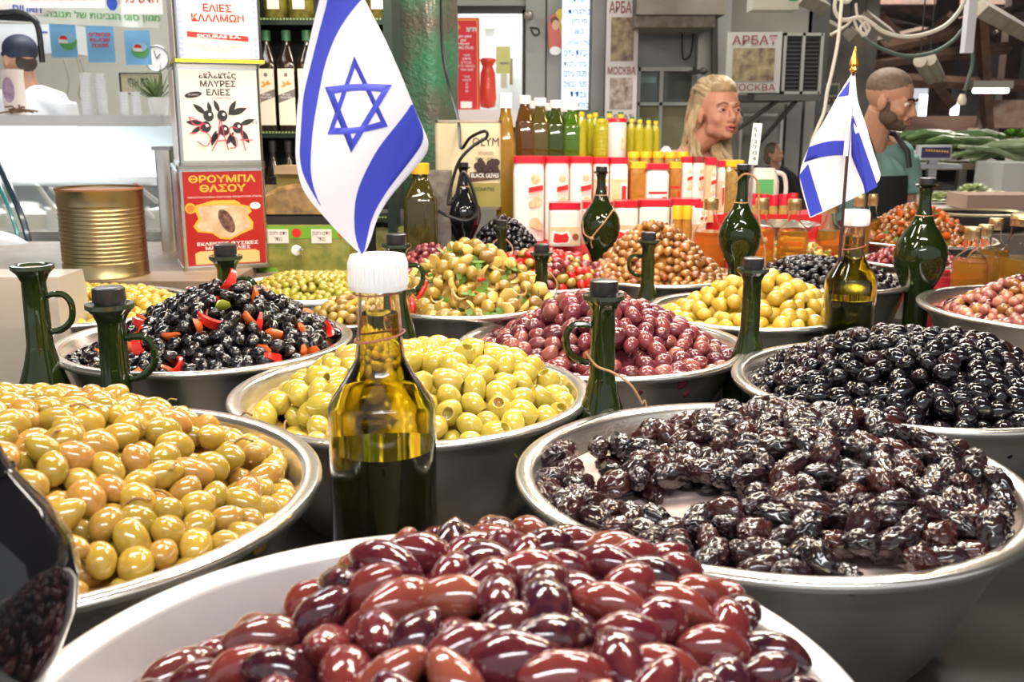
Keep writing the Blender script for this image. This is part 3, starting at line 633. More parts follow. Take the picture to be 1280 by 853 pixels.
onion('wide dark green flask with a tall neck before the back right salad', 1159, 222, 2.2, 65, 320, None, 1)
onion('black glass onion bottle with string below the black olive tin', 579, 203, 2.86, 44, 268, mat('black_glass', (.008, .008, .01), .05, coat=.5), 1)
onion('dark round flask cut by the left edge near the camera', -42, 560, .52, 222, 725, mat('black_glass', (.008, .008, .01), .05, coat=.5), 0, .35)
# square oil bottle
def square_bottle(name, label, px, py, Y, w, pyb, glass, cap, capn='cap', sh=.75, base=None, lab=None, group=None, cat='bottle', neckr=.22, rnd=.008, dep=None, parts=None):
    p = W(px, py, Y); zb = base if base is not None else W(px, pyb, Y).z; H = p.z-zb; hw = S(w, Y)/2; dp = dep or hw
    t = thing(name, label, cat, (p.x, Y+dp, zb), 0, group)
    m = MB(); ring = lambda r, z, a: None
    zz = H*sh; n = 16
    def rr(w2, d2, z, e):
        return [(w2*abs(math.cos(a))**e*math.copysign(1, math.cos(a)), d2*abs(math.sin(a))**e*math.copysign(1, math.sin(a)), z) for a in [2*PI*(k+.5)/n for k in range(n)]]
    nr = hw*2*neckr; secs = [rr(hw*.96, dp*.96, 0, .35), rr(hw, dp, .006, .35), rr(hw, dp, zz*.93, .35), rr(hw*.9, dp*.9, zz, .4), rr(nr*1.25, nr*1.25, zz+(H-zz)*.42, .8), rr(nr, nr, zz+(H-zz)*.55, 1), rr(nr*.95, nr*.95, H*.985, 1)]
    vs = [v for s_ in secs for v in s_]; fs = [(i*n+k, i*n+(k+1) % n, (i+1)*n+(k+1) % n, (i+1)*n+k) for i in range(len(secs)-1) for k in range(n)]
    fs += [tuple(range(n))[::-1], tuple(range((len(secs)-1)*n, len(secs)*n))]
    m.add(vs, fs); m.build('bottle_body', glass, t)
    ch = (H-zz)*.34; m = MB(); m.lathe([(nr*1.05, H-ch), (nr*1.22, H-ch), (nr*1.22, H-.001), (nr*1.1, H), (0, H)], 18); m.build(capn, cap, t)
    return t, hw, dp, H
sq, hw, dp, H = square_bottle('oil_bottle', 'square dark oil bottle with yellow cap next to the green pillar', 523, 205, 2.63, 42, 300, mat('dark_oil_glass', (.055, .045, .008), .05, trans=.3, coat=.4), mat('yellow_cap', (.85, .42, .02), .35), base=TABLE, sh=.80)
# ------------------------------------------------------------------ raised ledge and shelf at the left
ledge_m = mat('ledge_wood', (.33, .24, .16), .5, var=(.22, .15, .1), vscale=9)
m = MB(); m.box(-1.9, -.64, 2.24, 3.0, 1.17, 1.222); m.box(-.64, -.36, 2.47, 3.0, 1.17, 1.205)
lg = m.build('ledge', ledge_m, None, False, label='brown wooden ledge that carries the gold can and the tins', cat='ledge')
m = MB(); m.box(-1.9, -.66, 2.27, 2.98, TABLE, 1.17); m.build('plinth', mat('dark_paint', (.03, .03, .035), .4), lg, False)
# gold can
t = thing('gold_can', 'big open ribbed gold can on the ledge at the left', 'can', (W(130, 350, 2.32).x, 2.34, 1.222))
r = S(104, 2.32)/2; Hc = W(130, 238, 2.25).z-1.222
prof = [(0, 0), (r*1.0, 0), (r*1.01, .003), (r*.985, .006), (r*.985, Hc*.17)]
z = Hc*.17
while z < Hc*.80: 
    prof += [(r*.985, z), (r*.965, z+Hc*.012), (r*.965, z+Hc*.022), (r*.985, z+Hc*.034)]; z += Hc*.046
prof += [(r*.985, Hc*.82), (r*.985, Hc-.005), (r*1.01, Hc-.002), (r*1.0, Hc), (r*.97, Hc-.001), (r*.97, Hc-.02), (r*.97, .01), (0, .01)]
m = MB(); m.lathe(prof, 64); gold = mat('gold_lacquer', (.50, .40, .21), .34, 1, var=(.42, .33, .17), vscale=12); m.build('can_body', gold, t, True, 60)
m = MB(); m.lathe([(r*.96, Hc*.98), (0, Hc*.98)], 40); m.build('olives_inside', mat('can_fill', (.35, .15, .07), .5, bump=1, bscale=80), t)
m = MB()
rust = mat('rust_edge', (.30, .12, .05), .8); m.lathe([(r*1.012, Hc-.003), (r*1.006, Hc+.001), (r*.975, Hc+.0006)], 64); m.build('rusty_rim', rust, t)
# tins
def tin(label, px0, px1, py0, py1, Y, col, rz, zb=None, zt=None):
    a = W(px0, py1, Y); z0 = zb; w = S(px1-px0, Y)/math.cos(rz-R_(17)); d = w*.95; H = zt-zb; cx = W((px0+px1)/2, py1, Y).x
    t = thing('olive_tin', label, 'tin', (cx+math.sin(-rz)*-0, Y+d/2, zb), rz)
    m = MB(); m.rbox(-w/2, w/2, -d/2, d/2, .006, H-.006, .012, 4); m.build('tin_body', mat('tin_metal', (.72, .72, .70), .22, 1), t)
    for za in (0, H-.008):
        m = MB(); m.rbox(-w/2-.002, w/2+.002, -d/2-.002, d/2+.002, za, za+.008, .013, 4); m.build('seam', mat('seam_metal', (.5, .48, .42), .3, 1), t)
    m = MB(); m.box(-w/2+.011, w/2-.009, -d/2-.0012, -d/2+.001, .012, H-.014); m.build('label_print', col, t, False)
    m = MB(); m.box(-w/2-.0012, -w/2+.001, -d/2+.014, d/2-.02, .012, H-.014); m.build('side_print', col, t, False)
    return t, w, d, H
cream = mat('cream_print', (.84, .74, .68), .4); redp = mat('tin_red_print', (.42, .012, .008), .35, coat=.3); goldp = mat('gold_yellow_print', (.85, .45, .05), .4)
RZ = R_(22); z0 = 1.222; YT = 2.42
zA = W(260, 207, YT).z; zB = W(260, 80, YT).z
def fl(t, d, off=.0018):  # local plane of the tin's front
    return -d/2-off
tA, w, d, H = tin('red olive tin with yellow Greek lettering at the bottom of the tin stack', 213, 318, 207, 343, YT, redp, RZ, z0, zA)
y = fl(tA, d); s = w/105
text('ΘΡΟΥΜΠΑ\nΘΑΣΟΥ', tA, goldp, (.0, y, H*.83), w*.76, H*.16, bold=.03)
text('ΠΡΟΣΤΑΤΕΥΟΜΕΝΗ ΟΝΟΜΑΣΙΑ ΠΡΟΕΛΕΥΣΗΣ (Π.Ο.Π.)', tA, white_m, (.004, y, H*.70), w*.84, H*.020)
text('ΕΚΛΕΚΤΕΣ ΦΥΣΙΚΕΣ\nΜΑΥΡΕΣ ΕΛΙΕΣ', tA, white_m, (.004, y, H*.235), w*.70, H*.075, bold=.02)
def pol(parent, name, mt, pts, y, th=.0012):
    m = MB(); m.poly([(a, y, b) for a, b in pts], th); return m.build(name, mt, parent, False)
def disc(cx, cz, rx, rz_, n=20): return [(cx+rx*math.cos(2*PI*k/n), cz+rz_*math.sin(2*PI*k/n)) for k in range(n)]
isl = [(-.30, .62), (-.18, .64), (.1, .63), (.27, .60), (.30, .55), (.25, .52), (.31, .45), (.30, .39), (.18, .35), (.05, .30), (-.06, .31), (-.14, .36), (-.30, .38), (-.34, .43), (-.28, .50), (-.31, .56)]
pol(tA, 'island_outline', goldp, [(a*w*1.06, .47*H+(b-.47)*H*1.06) for a, b in isl], y)
pol(tA, 'island_picture', mat('tan_print', (.55, .36, .2), .5, var=(.75, .6, .42), vscale=30), [(a*w*.94, .47*H+(b-.47)*H*.94) for a, b in isl], y-.0006)
pol(tA, 'olive_picture', mat('dark_olive_print', (.06, .02, .015), .4, var=(.3, .15, .1), vscale=90), [(a, b) for a, b in disc(0, 0, w*.11, H*.12)] and [(w*.02+w*.10*math.cos(q)*.8-w*.05*math.sin(q), H*.47+H*.115*math.sin(q)) for q in np.linspace(0, 2*PI, 20)[:-1]], y-.0014)
pol(tA, 'banner', goldp, [(-w*.2, H*.655), (-w*.24, H*.63), (-w*.18, H*.625), (w*.14, H*.625), (w*.2, H*.62), (w*.17, H*.65), (w*.12, H*.67), (-w*.12, H*.67)], y-.0012)
pol(tA, 'round_seal', goldp, disc(-w*.38, H*.60, w*.062, w*.062), y); pol(tA, 'seal_centre', mat('orange_print', (.8, .2, .03), .4), disc(-w*.38, H*.60, w*.042, w*.042), y-.001)
pol(tA, 'oval_badge', white_m, disc(w*.36, H*.61, w*.062, w*.04), y)
pol(tA, 'yellow_panel', mat('tan_panel_print', (.80, .52, .2), .4), [(-w*.36, H*.02+.01), (w*.38, H*.02+.01), (w*.38, H*.165), (w*.33, H*.185), (-w*.31, H*.185), (-w*.36, H*.165)], y)
tB, w, d, H = tin('cream tin with black Greek lettering and red scrawl in the middle of the stack', 208, 309, 80, 197, YT-.005, cream, RZ, zA, zB)
y = fl(tB, d)
text('εκλεκτές\nΜΑΥΡΕΣ\nΕΛΙΕΣ', tB, black_m, (0, y, H*.81), w*.43, H*.235, bold=.025)
text('(CONFITES)', tB, black_m, (.005, y, H*.665), w*.25, H*.025)
pol(tB, 'oval_badge', black_m, [(a, b+.15*(a+w*.29)) for a, b in disc(-w*.29, H*.70, w*.10, H*.03)], y)
text('γνήσιες', tB, cream, (-w*.29, y-.0016, H*.70), w*.12, H*.02)
def leafp(cx, cz, ang, l, wd, n=6):
    c, s_ = math.cos(ang), math.sin(ang); P = [(l*(i/n-.0), wd*math.sin(PI*i/n)) for i in range(n+1)]+[(l*(1-i/n), -wd*math.sin(PI*i/n)) for i in range(1, n)]
    return [(cx+a*c-b*s_, cz+a*s_+b*c) for a, b in P]
def branch(t, w, H, cx, cz, k, y, leafm, fruitm, spots, leaves):
    m = MB()
    for (a, b, an, l) in leaves: m.poly([(p, y, q) for p, q in leafp(cx+a*w, cz+b*w, R_(an), l*w, l*w*.16)], .001)
    m.build('leaf_print', leafm, t, False)
    m = MB(); m2 = MB()
    for (a, b, r_) in spots:
        m.poly([(p, y-.0012, q) for p, q in disc(cx+a*w, cz+b*w, r_*w, r_*w*1.1)], .001); m2.poly([(p, y-.0022, q) for p, q in disc(cx+(a+.015)*w, cz+(b+.015)*w, r_*w*.3, r_*w*.3, 8)], .001)
    m.build('olive_print', fruitm, t, False); m2.build('highlight_print', white_m, t, False)
branch(tB, w, H, 0, H*.42, 1, y, black_m, black_m, [(-.13, .09, .06), (.03, .09, .06), (-.17, -.04, .06), (.04, -.08, .06), (.2, -.05, .06)], [(-.15, .1, 140, .2), (-.1, .1, 100, .16), (0, .12, 110, .17), (.1, .1, 60, .2), (.1, .1, 20, .24), (-.2, 0, 175, .2), (-.2, -.03, 210, .17), (-.05, -.08, 250, .2), (.0, -.1, 225, .17), (.1, -.1, 290, .2), (.22, -.05, 300, .22), (.22, -.02, 20, .2), (.15, -.1, 240, .18)])
m = MB()
pk = mat('red_marker', (.85, .05, .12), .5)
for st in ([(-.10, .30), (-.2, .33), (-.24, .27), (-.16, .24), (-.12, .18), (-.18, .11), (-.28, .16)], [(-.12, .06), (-.04, .18), (.0, .37), (.04, .2), (.08, .07)], [(-.06, .16), (.07, .17)], [(.20, .28), (.12, .30), (.10, .24), (.18, .18), (.17, .10), (.10, .09)], [(.26, .32), (.25, .2), (.28, .06)], [(.22, .17), (.38, .17)], [(-.36, .4), (-.2, .34), (-.3, .32), (-.36, .4)], [(-.36, .24), (-.28, .24)]):
    m.tube([(p.x, y-.001, p.z) for p in spline([(a*w, 0, b*H+.02) for a, b in st], 4)], .0011, 5)
m.build('graffiti', pk, tB)
text('V-3', tB, black_m, (w*.40, y, H*.43), w*.07, H*.035)
tC, w, d, H = tin('top tin with red Greek lettering, blue border and olive branch', 205, 306, 0, 75, YT-.012, cream, RZ, zB+.001, zB+.30)
y = fl(tC, d); bl = mat('pale_blue_print', (.42, .50, .78), .45)
m = MB(); 
for sx in (-1, 1): m.box(sx*w*.43-w*.028, sx*w*.43+w*.028, y, y+.001, .014, H-.016)
m.build('blue_border', bl, tC, False)
m = MB()
for sx in (-1, 1):
    for k in range(22): m.poly([(a, y-.0012, b) for a, b in disc(sx*w*.43, .022+k*(H-.04)/21, w*.014, w*.014, 8)], .001)
m.build('border_dots', cream, tC, False)
text('ΕΛΙΕΣ\nΚΑΛΑΜΩΝ', tC, red_print, (0, y, .112), w*.60, .040, bold=.03)
pol(tC, 'red_banner', red_print, [(-w*.36, .058), (w*.34, .050), (w*.34, .062), (-w*.36, .070)], y)
text('SIOURAS S.A.', tC, white_m, (0, y-.0016, .060), w*.5, .008, bold=.03)
text('ΕΠΕΞΕΡΓΑΣΙΑ ΚΑΙ ΣΥΣΚΕΥΑΣΙΑ\nΠΡΟΪΟΝ ΕΛΛΑΔΟΣ', tC, mat('grey_print', (.4, .36, .36), .5), (0, y, .034), w*.66, .014)
m = MB(); m.box(-w/2-.0028, w/2+.0028, -d/2-.003, d/2+.002, .001, .009); m.build('yellow_band', mat('yellow_band', (.85, .62, .03), .4), tC, False)
gleaf = mat('green_leaf_print', (.12, .25, .04), .5)
branch(tC, w, H, -w*.02, .168, 1, y, gleaf, black_m, [(-.16, -.02, .075), (.02, .03, .075), (.27, .07, .075)], [(-.12, .05, 170, .22), (-.1, .06, 215, .24), (-.05, .0, 240, .16), (.1, .08, 250, .2), (.15, .1, 280, .22), (.22, .1, 300, .2), (.35, .1, 300, .2), (-.05, .1, 120, .25), (.1, .1, 75, .25)])
# shelf unit
sh_m = mat('dark_green_metal', (.02, .035, .028), .35, .4); YS = 2.78
zs = [W(350, 270, YS).z, W(350, 164, YS).z, W(350, 22, YS).z]; xa = W(311, 100, YS).x; xb = W(486, 100, YS).x
t = thing('shelf_unit', 'dark green metal shelf unit full of bottles between the tins and the pillar', 'shelf', ((xa+xb)/2, YS+.1, 1.205))
hx = (xb-xa)/2
for sx in (-1, 1):
    m = MB(); m.box(sx*hx-.012, sx*hx+.012, -.10, .10, 0, .95); m.build('side_panel', sh_m, t, False)
m = MB(); m.box(-hx, hx, .10, .112, 0, .95); m.build('back_panel', mat('shelf_back', (.03, .032, .03), .6), t, False)
for z in zs:
    m = MB(); m.box(-hx+.012, hx-.012, -.10, .10, z-1.205-.018, z-1.205); b = m.build('shelf_board', sh_m, t, False)
    m = MB(); 
    for k in range(40): m.box(-hx+.012+k*(2*hx-.024)/40, -hx+.012+(k+.55)*(2*hx-.024)/40, -.1035, -.10, z-1.205-.006, z-1.205-.001)
    m.build('edge_trim', mat('trim_green', (.25, .35, .12), .4), b, False)
darkoil = mat('dark_vinegar_glass', (.018, .010, .006), .05, coat=.5); capg = mat('green_cap', (.04, .13, .06), .35); labc = mat('bottle_label', (.80, .74, .62), .5); labg = mat('label_grey', (.2, .17, .16), .5)
for k, px in enumerate((329, 354.5, 380, 406, 432, 458)):
    lb = ['dark bottle with cream label and green cap, leftmost on the middle shelf', 'dark bottle with cream label and green cap, second from the left on the middle shelf', 'dark bottle with cream label and green cap, third on the middle shelf beside the flag'] 
    tt, hw, dp, H = square_bottle('labelled_bottle', lb[k] if k < 3 else 'dark bottle with green cap on the middle shelf behind the big flag', px, 37, YS, 23, 0, darkoil, capg, base=zs[1], sh=.70, neckr=.2, group='dark bottles on the middle shelf')
    m = MB(); m.box(-hw*.86, hw*.86, -dp*1.02, -dp*.98, H*.06, H*.62); m.build('label', labc, tt, False)
    m = MB(); m.poly([(-hw*.86, -dp*1.03, H*.28), (hw*.86, -dp*1.03, H*.34), (hw*.86, -dp*1.03, H*.42), (-hw*.86, -dp*1.03, H*.36)], .0008); m.build('label_band', labg, tt, False)
    m = MB()
    for a in (20, 60, 140, 200): m.poly([(p, -dp*1.035, q) for p, q in leafp(0, H*.46, R_(a), hw*.6, hw*.13)], .0006)
    m.build('leaf_print', mat('orange_leaf_print', (.7, .35, .06), .5), tt, False)
    m = MB(); m.poly([(p, -dp*1.03, q) for p, q in disc(0, H*.56, hw*.2, hw*.22, 10)], .0006); m.build('emblem', labg, tt, False)
    text(HEB('שמן זית\nכתית מעולה'), tt, white_m, (0, -dp*1.06, H*.35), hw*1.3, H*.045)
jm = mat('jar_brine_glass', (.30, .27, .05), .06, trans=.3, coat=.5, var=(.12, .10, .02), vscale=45)
def jar(name, label, px, py, Y, w, base, body, lid, group=None, sq=False, lidh=.14, neck=.92):
    p = W(px, py, Y); H = p.z-base; r = S(w, Y)/2; t = thing(name, label, 'jar', (p.x, Y+r, base), 0, group)
    m = MB(); lz = H*(1-lidh)
    m.lathe([(0, 0), (r*.9, 0), (r, H*.04), (r, lz*.86), (r*neck, lz*.94), (r*neck*.96, lz+.001)], 28) if not sq else m.rbox(-r, r, -r, r, 0, lz, r*.35, 4)
    m.build('jar_body', body, t)
    m = MB(); rl = r*neck*1.03
    m.lathe([(0, lz), (rl, lz), (rl, H-.002), (rl*.95, H), (0, H)], 28) if not sq else m.rbox(-rl, rl, -rl, rl, lz, H, r*.3, 4)
    m.build('lid', lid, t); return t, r, H
for k, px in enumerate((339, 371, 470)):
    tt, r, H = jar('pickle_jar', ['jar of green olives on the top shelf, leftmost', 'jar of green olives on the top shelf beside the flag', 'jar of green olives on the top shelf next to the pillar'][k], px, -38, YS, 31, zs[2], jm, capg, 'olive jars on the top shelf')
    m = MB(); m.box(-r*.45, r*.45, -r*1.03, -r*.9, H*.18, H*.6); m.build('label', labc, tt, False)
t = thing('label_card', 'white and green card with black letters at the top shelf edge', 'card', W(316, 25, YS-.02))
m = MB(); m.box(-.016, .014, -.003, .0, .008, .09); m.build('card', white_m, t, False); m = MB(); m.box(-.016, .014, -.0035, .0, 0, .008); m.build('green_band', capg, t, False)
text('resh', t, black_m, (0, -.004, .028), .026, .017, bold=.03); text('aLon', t, black_m, (0, -.004, .013), .022, .005)
for k, px in enumerate((338, 358)):
    tt, hw, dp, H = square_bottle('labelled_bottle', ['dark bottle with yellow label, left on the bottom shelf', 'dark bottle behind the yellow carton on the bottom shelf'][k], px, 176, YS, 19, 0, darkoil, cork_black, base=zs[0], sh=.55)
    m = MB(); m.box(-hw*.9, hw*.9, -dp*1.03, -dp*.9, H*.05, H*.42); m.build('label', mat('ochre_label', (.52, .40, .18), .5), tt, False)
    pol(tt, 'emblem', black_m, disc(0, H*.2, hw*.45, hw*.45, 12), -dp*1.06)
# carton, packs
t = thing('yellow_carton', 'small open yellow carton on the bottom shelf', 'box', (W(366, 240, YS-.08).x, YS-.03, zs[0]), R_(-8))
hh = W(366, 208, YS-.08).z-zs[0]
m = MB(); m.box(-.045, .045, -.03, .05, 0, hh); m.build('carton_body', mat('yellow_card', (.55, .42, .12), .6), t, False)
m = MB(); m.poly([(-.045, -.03, hh), (.045, -.03, hh), (.055, -.07, hh-.02), (-.035, -.07, hh-.02)], .001, (0, 0, 1)); m.build('flap', mat('brown_card', (.25, .17, .1), .6), t, False)
YP = 2.60
def pack(name, label, px0, px1, py0, py1, Y, d, mt, cat='package', rz=0, arch=.0, zb=None):
    a = W(px0, py1, Y); b = W(px1, py0, Y); z0 = zb if zb is not None else a.z; w = b.x-a.x; H = b.z-z0
    t = thing(name, label, cat, ((a.x+b.x)/2, Y+d/2, z0), rz)
    m = MB(); n = 10; vs = []; 
    for yy in (-d/2, -d/2+.01, d/2-.01, d/2):
        for i in range(n+1):
            u = i/n*2-1; e = .85 if abs(yy) > d/2-.005 else 1
            vs.append((u*w/2, yy, H*(1-arch*u*u)*e))
    for yy in (-d/2, d/2):
        for i in range(n+1): vs.append(((i/n*2-1)*w/2, yy, 0))
    N = n+1; fs = [(r*N+i, r*N+i+1, (r+1)*N+i+1, (r+1)*N+i) for r in range(3) for i in range(n)]
    fs += [(4*N+i, 4*N+i+1, i+1, i) for i in range(n)]+[(5*N+i, 3*N+i, 3*N+i+1, 5*N+i+1) for i in range(n)]
    fs += [(4*N, 0, N, 2*N, 3*N, 5*N), (4*N+n, 5*N+n, 3*N+n, 2*N+n, N+n, n)]+[tuple(range(4*N, 5*N))+tuple(range(5*N, 6*N))[::-1]]
    m.add(vs, fs); m.build('pack_body', mt, t, True, 35); return t, w, d, H
gm = mat('carton_olive_photo', (.14, .16, .02), .45, var=(.30, .27, .05), vscale=38)
t, w, d, H = pack('olive_carton', 'green printed carton of olives with two red dots below the flat pack', 324, 436, 282, 337, 2.50, .12, gm, 'box', zb=1.205)
y = -d/2-.0015; m = MB(); m.box(-w/2, w/2, y, y+.002, H*.72, H*.99); m.box(-w/2, -w*.3, y, y+.002, 0, H*.08); m.build('green_band', mat('bright_green_print', (.18, .38, .03), .5), t, False)
for cx in (-w*.27, w*.2):
    m = MB(); m.box(cx-w*.11, cx+w*.11, y-.001, y, H*.62, H*.92); m.build('label', cream, t, False); text(HEB('זיתים ירוקים\nבגודל'), t, black_m, (cx, y-.0016, H*.77), w*.19, H*.2)
m = MB()
for cx in (-w*.07, w*.43): m.poly([(p, y-.001, q) for p, q in disc(cx, H*.84, w*.05, w*.05)], .001)
m.build('red_dot', red_print, t, False)
t = thing('price_clip', 'round white price clip hanging before the green carton', 'clip', W(371, 313, 2.47), 0)
m = MB(); m.lathe([(0, 0), (.012, .001), (.0135, .004), (.012, .007), (0, .008)], 20, M=Matrix.Rotation(PI/2, 4, 'X')); m.build('disc', white_pl, t)
m = MB(); m.lathe([(.004, 0), (.007, .002), (.008, .012), (.006, .02), (0, .021)], 14, c=(.012, 0, 0), M=Matrix.Rotation(PI/2, 4, 'X')); m.build('knob', mat('chrome', (.8, .8, .8), .1, 1), t)
m = MB(); m.tube([(.012, 0, 0), (.014, 0, -.02)], .002); m.build('wire', steel, t)
wrapm = mat('wrapped_dates', (.16, .09, .03), .15, coat=.8, var=(.42, .25, .09), vscale=30)
t, w, d, H = pack('black_tray', 'flat black tray under the wrapped pack', 328, 440, 268, 284, 2.52, .17, mat('tray_black', (.03, .025, .025), .3), 'tray', zb=1.205+.096)
zz = 1.205+.096+H
t2, w, d, H = pack('wrapped_pack', 'flat film wrapped pack of brown dried fruit on the black tray', 325, 440, 229, 268, 2.52, .17, wrapm, 'package', arch=.45, zb=zz)
m = MB(); m.box(-.0, w*.3, -d/2-.001, -d/2+.03, H*.72, H*.80); m.build('red_label', red_print, t2, False)
# black olive tin and red box by the pillar
YB = 2.98; t = thing('olive_tin', 'beige tin with a black olive picture beside the green pillar', 'tin', ((W(545, 262, YB).x+W(626, 262, YB).x)/2, YB+.09, W(580, 262, YB).z), 0)
w = S(81, YB); H = W(580, 150, YB).z-W(580, 262, YB).z; ZB = t.location.z
tanm = mat('aged_paper_print', (.60, .50, .30), .5, var=(.72, .62, .42), vscale=14)
m = MB(); m.rbox(-w/2, w/2, -.09, .09, .004, H-.004, .012, 4); m.build('tin_body', tanm, t)
for za in (0, H-.007): m = MB(); m.rbox(-w/2-.002, w/2+.002, -.092, .092, za, za+.007, .013, 4); m.build('seam', mat('seam_metal2', (.6, .5, .4), .3, 1), t)
y = -.0915
text('OLYM', t, black_m, (w*.27, y, H*.76), w*.4, H*.09); text('FOUNDED\nFROM GREECE', t, mat('brown_print', (.25, .18, .1), .5), (w*.28, y, H*.6), w*.32, H*.1)
m = MB(); m.box(-w*.02, w*.49, y, y+.001, H*.03, H*.30); m.build('lower_panel', mat('olive_print_panel', (.32, .27, .07), .5), t, False)
m = MB(); m.poly([(w*.03, y-.001, H*.31), (w*.49, y-.001, H*.35), (w*.49, y-.001, H*.45), (w*.03, y-.001, H*.42)], .001); m.build('brown_banner', mat('brown_banner', (.10, .05, .03), .5), t, False)
text('BLACK OLIVES', t, white_m, (w*.26, y-.0016, H*.385), w*.42, H*.05, bold=.02)
text('CONFITES', t, black_m, (w*.25, y-.001, H*.23), w*.3, H*.04)
m = MB(); random.seed(4)
for k in range(16): 
    a, b = w*(.30+random.uniform(-.19, .17)), H*(.50+random.uniform(-.05, .05)); m.poly([(p, y-.0004*k-.001, q) for p, q in disc(a, b, w*.045, w*.055, 10)], .0003)
m.build('olive_print', mat('dark_olive_print2', (.05, .025, .025), .4), t, False)
# things around it
t, w, d, H = pack('dark_box', 'dark patterned paper box between the pillar and the square bottle', 536, 563, 214, 300, 2.83, .08, mat('dark_pattern', (.10, .08, .07), .5, var=(.2, .17, .14), vscale=40), 'box', zb=TABLE)
t, w, d, H = pack('green_label_box', 'small green printed box under the flag tip', 470, 541, 285, 300, 2.66+.15, .06, gm, 'box', zb=TABLE)
t, w, d, H = pack('black_tray', 'black shelf tray behind the square bottle', 436, 520, 262, 283, 2.86, .1, mat('tray_black', (.03, .025, .025), .3), 'tray', zb=1.1)
t, w, d, H = pack('brown_slab', 'rough brown wood block leaning on the red tin', 318, 352, 318, 338, 2.36+.05, .07, mat('raw_wood', (.5, .36, .22), .7, var=(.36, .24, .14), vscale=25), 'block', zb=1.205) if False else (0, 0, 0, 0)
t, w, d, H = pack('clear_tub', 'white translucent plastic tub at the left edge of the counter', -40, 70, 348, 392, 1.72, .12, mat('frosted_tub', (.66, .58, .48), .3, trans=.4), 'tub', zb=TABLE)
m = MB(); m.lathe([(0, 0), (.018, 0), (.018, .012), (.0, .013)], 16); m.build('yellow_cap', mat('yellow_cap', (.85, .42, .02), .35), t, loc=(.02, 0, H))
# ------------------------------------------------------------------ stepped stand with red cloth
redc = mat('red_cloth', (.55, .012, .012), .6, bump=.3, bscale=60)
ZS = [W(700, 305, 2.86).z, W(700, 268, 3.02).z, W(700, 196, 3.20).z]; XL, XR = W(640, 300, 2.9).x, W(1040, 300, 2.9).x
t = thing('display_steps', 'stepped stand covered with red cloth behind the heaps', 'stand', (0, 0, TABLE))
for k, (y0, y1) in enumerate(((2.83, 3.01), (3.01, 3.17), (3.17, 3.34))):
    m = MB(); m.box(XL, XR if k < 2 else W(835, 200, 3.2).x, y0, y1, 0 , ZS[k]-TABLE); m.build('step', redc, t, False)
m = MB(); cl = [(W(px, 318, 2.8).x, z) for px in (690,)]; vs = []; n = 24
for i in range(n+1):
    x = W(618, 300, 2.8).x+(W(690, 300, 2.8).x+.17-W(618, 300, 2.8).x)*i/n
    for (yy, zz) in ((2.83, ZS[0]-TABLE+.002), (2.81+.008*math.sin(i*1.7), ZS[0]-TABLE-.02), (2.80+.014*math.sin(i*1.7), 0.0)): vs.append((x, yy, zz))
m.add(vs, [(i*3+k, i*3+k+1, i*3+k+4, i*3+k+3) for i in range(n) for k in range(2)]); m.build('cloth_drape', redc, t)
whitej = mat('tub_white', (.86, .82, .78), .3, coat=.2); redlid = mat('red_lid', (.62, .01, .03), .3, coat=.3); orl = mat('hummus_label', (.80, .50, .25), .4, var=(.85, .68, .48), vscale=25); yl = mat('yellow_lid', (.85, .50, .02), .35)
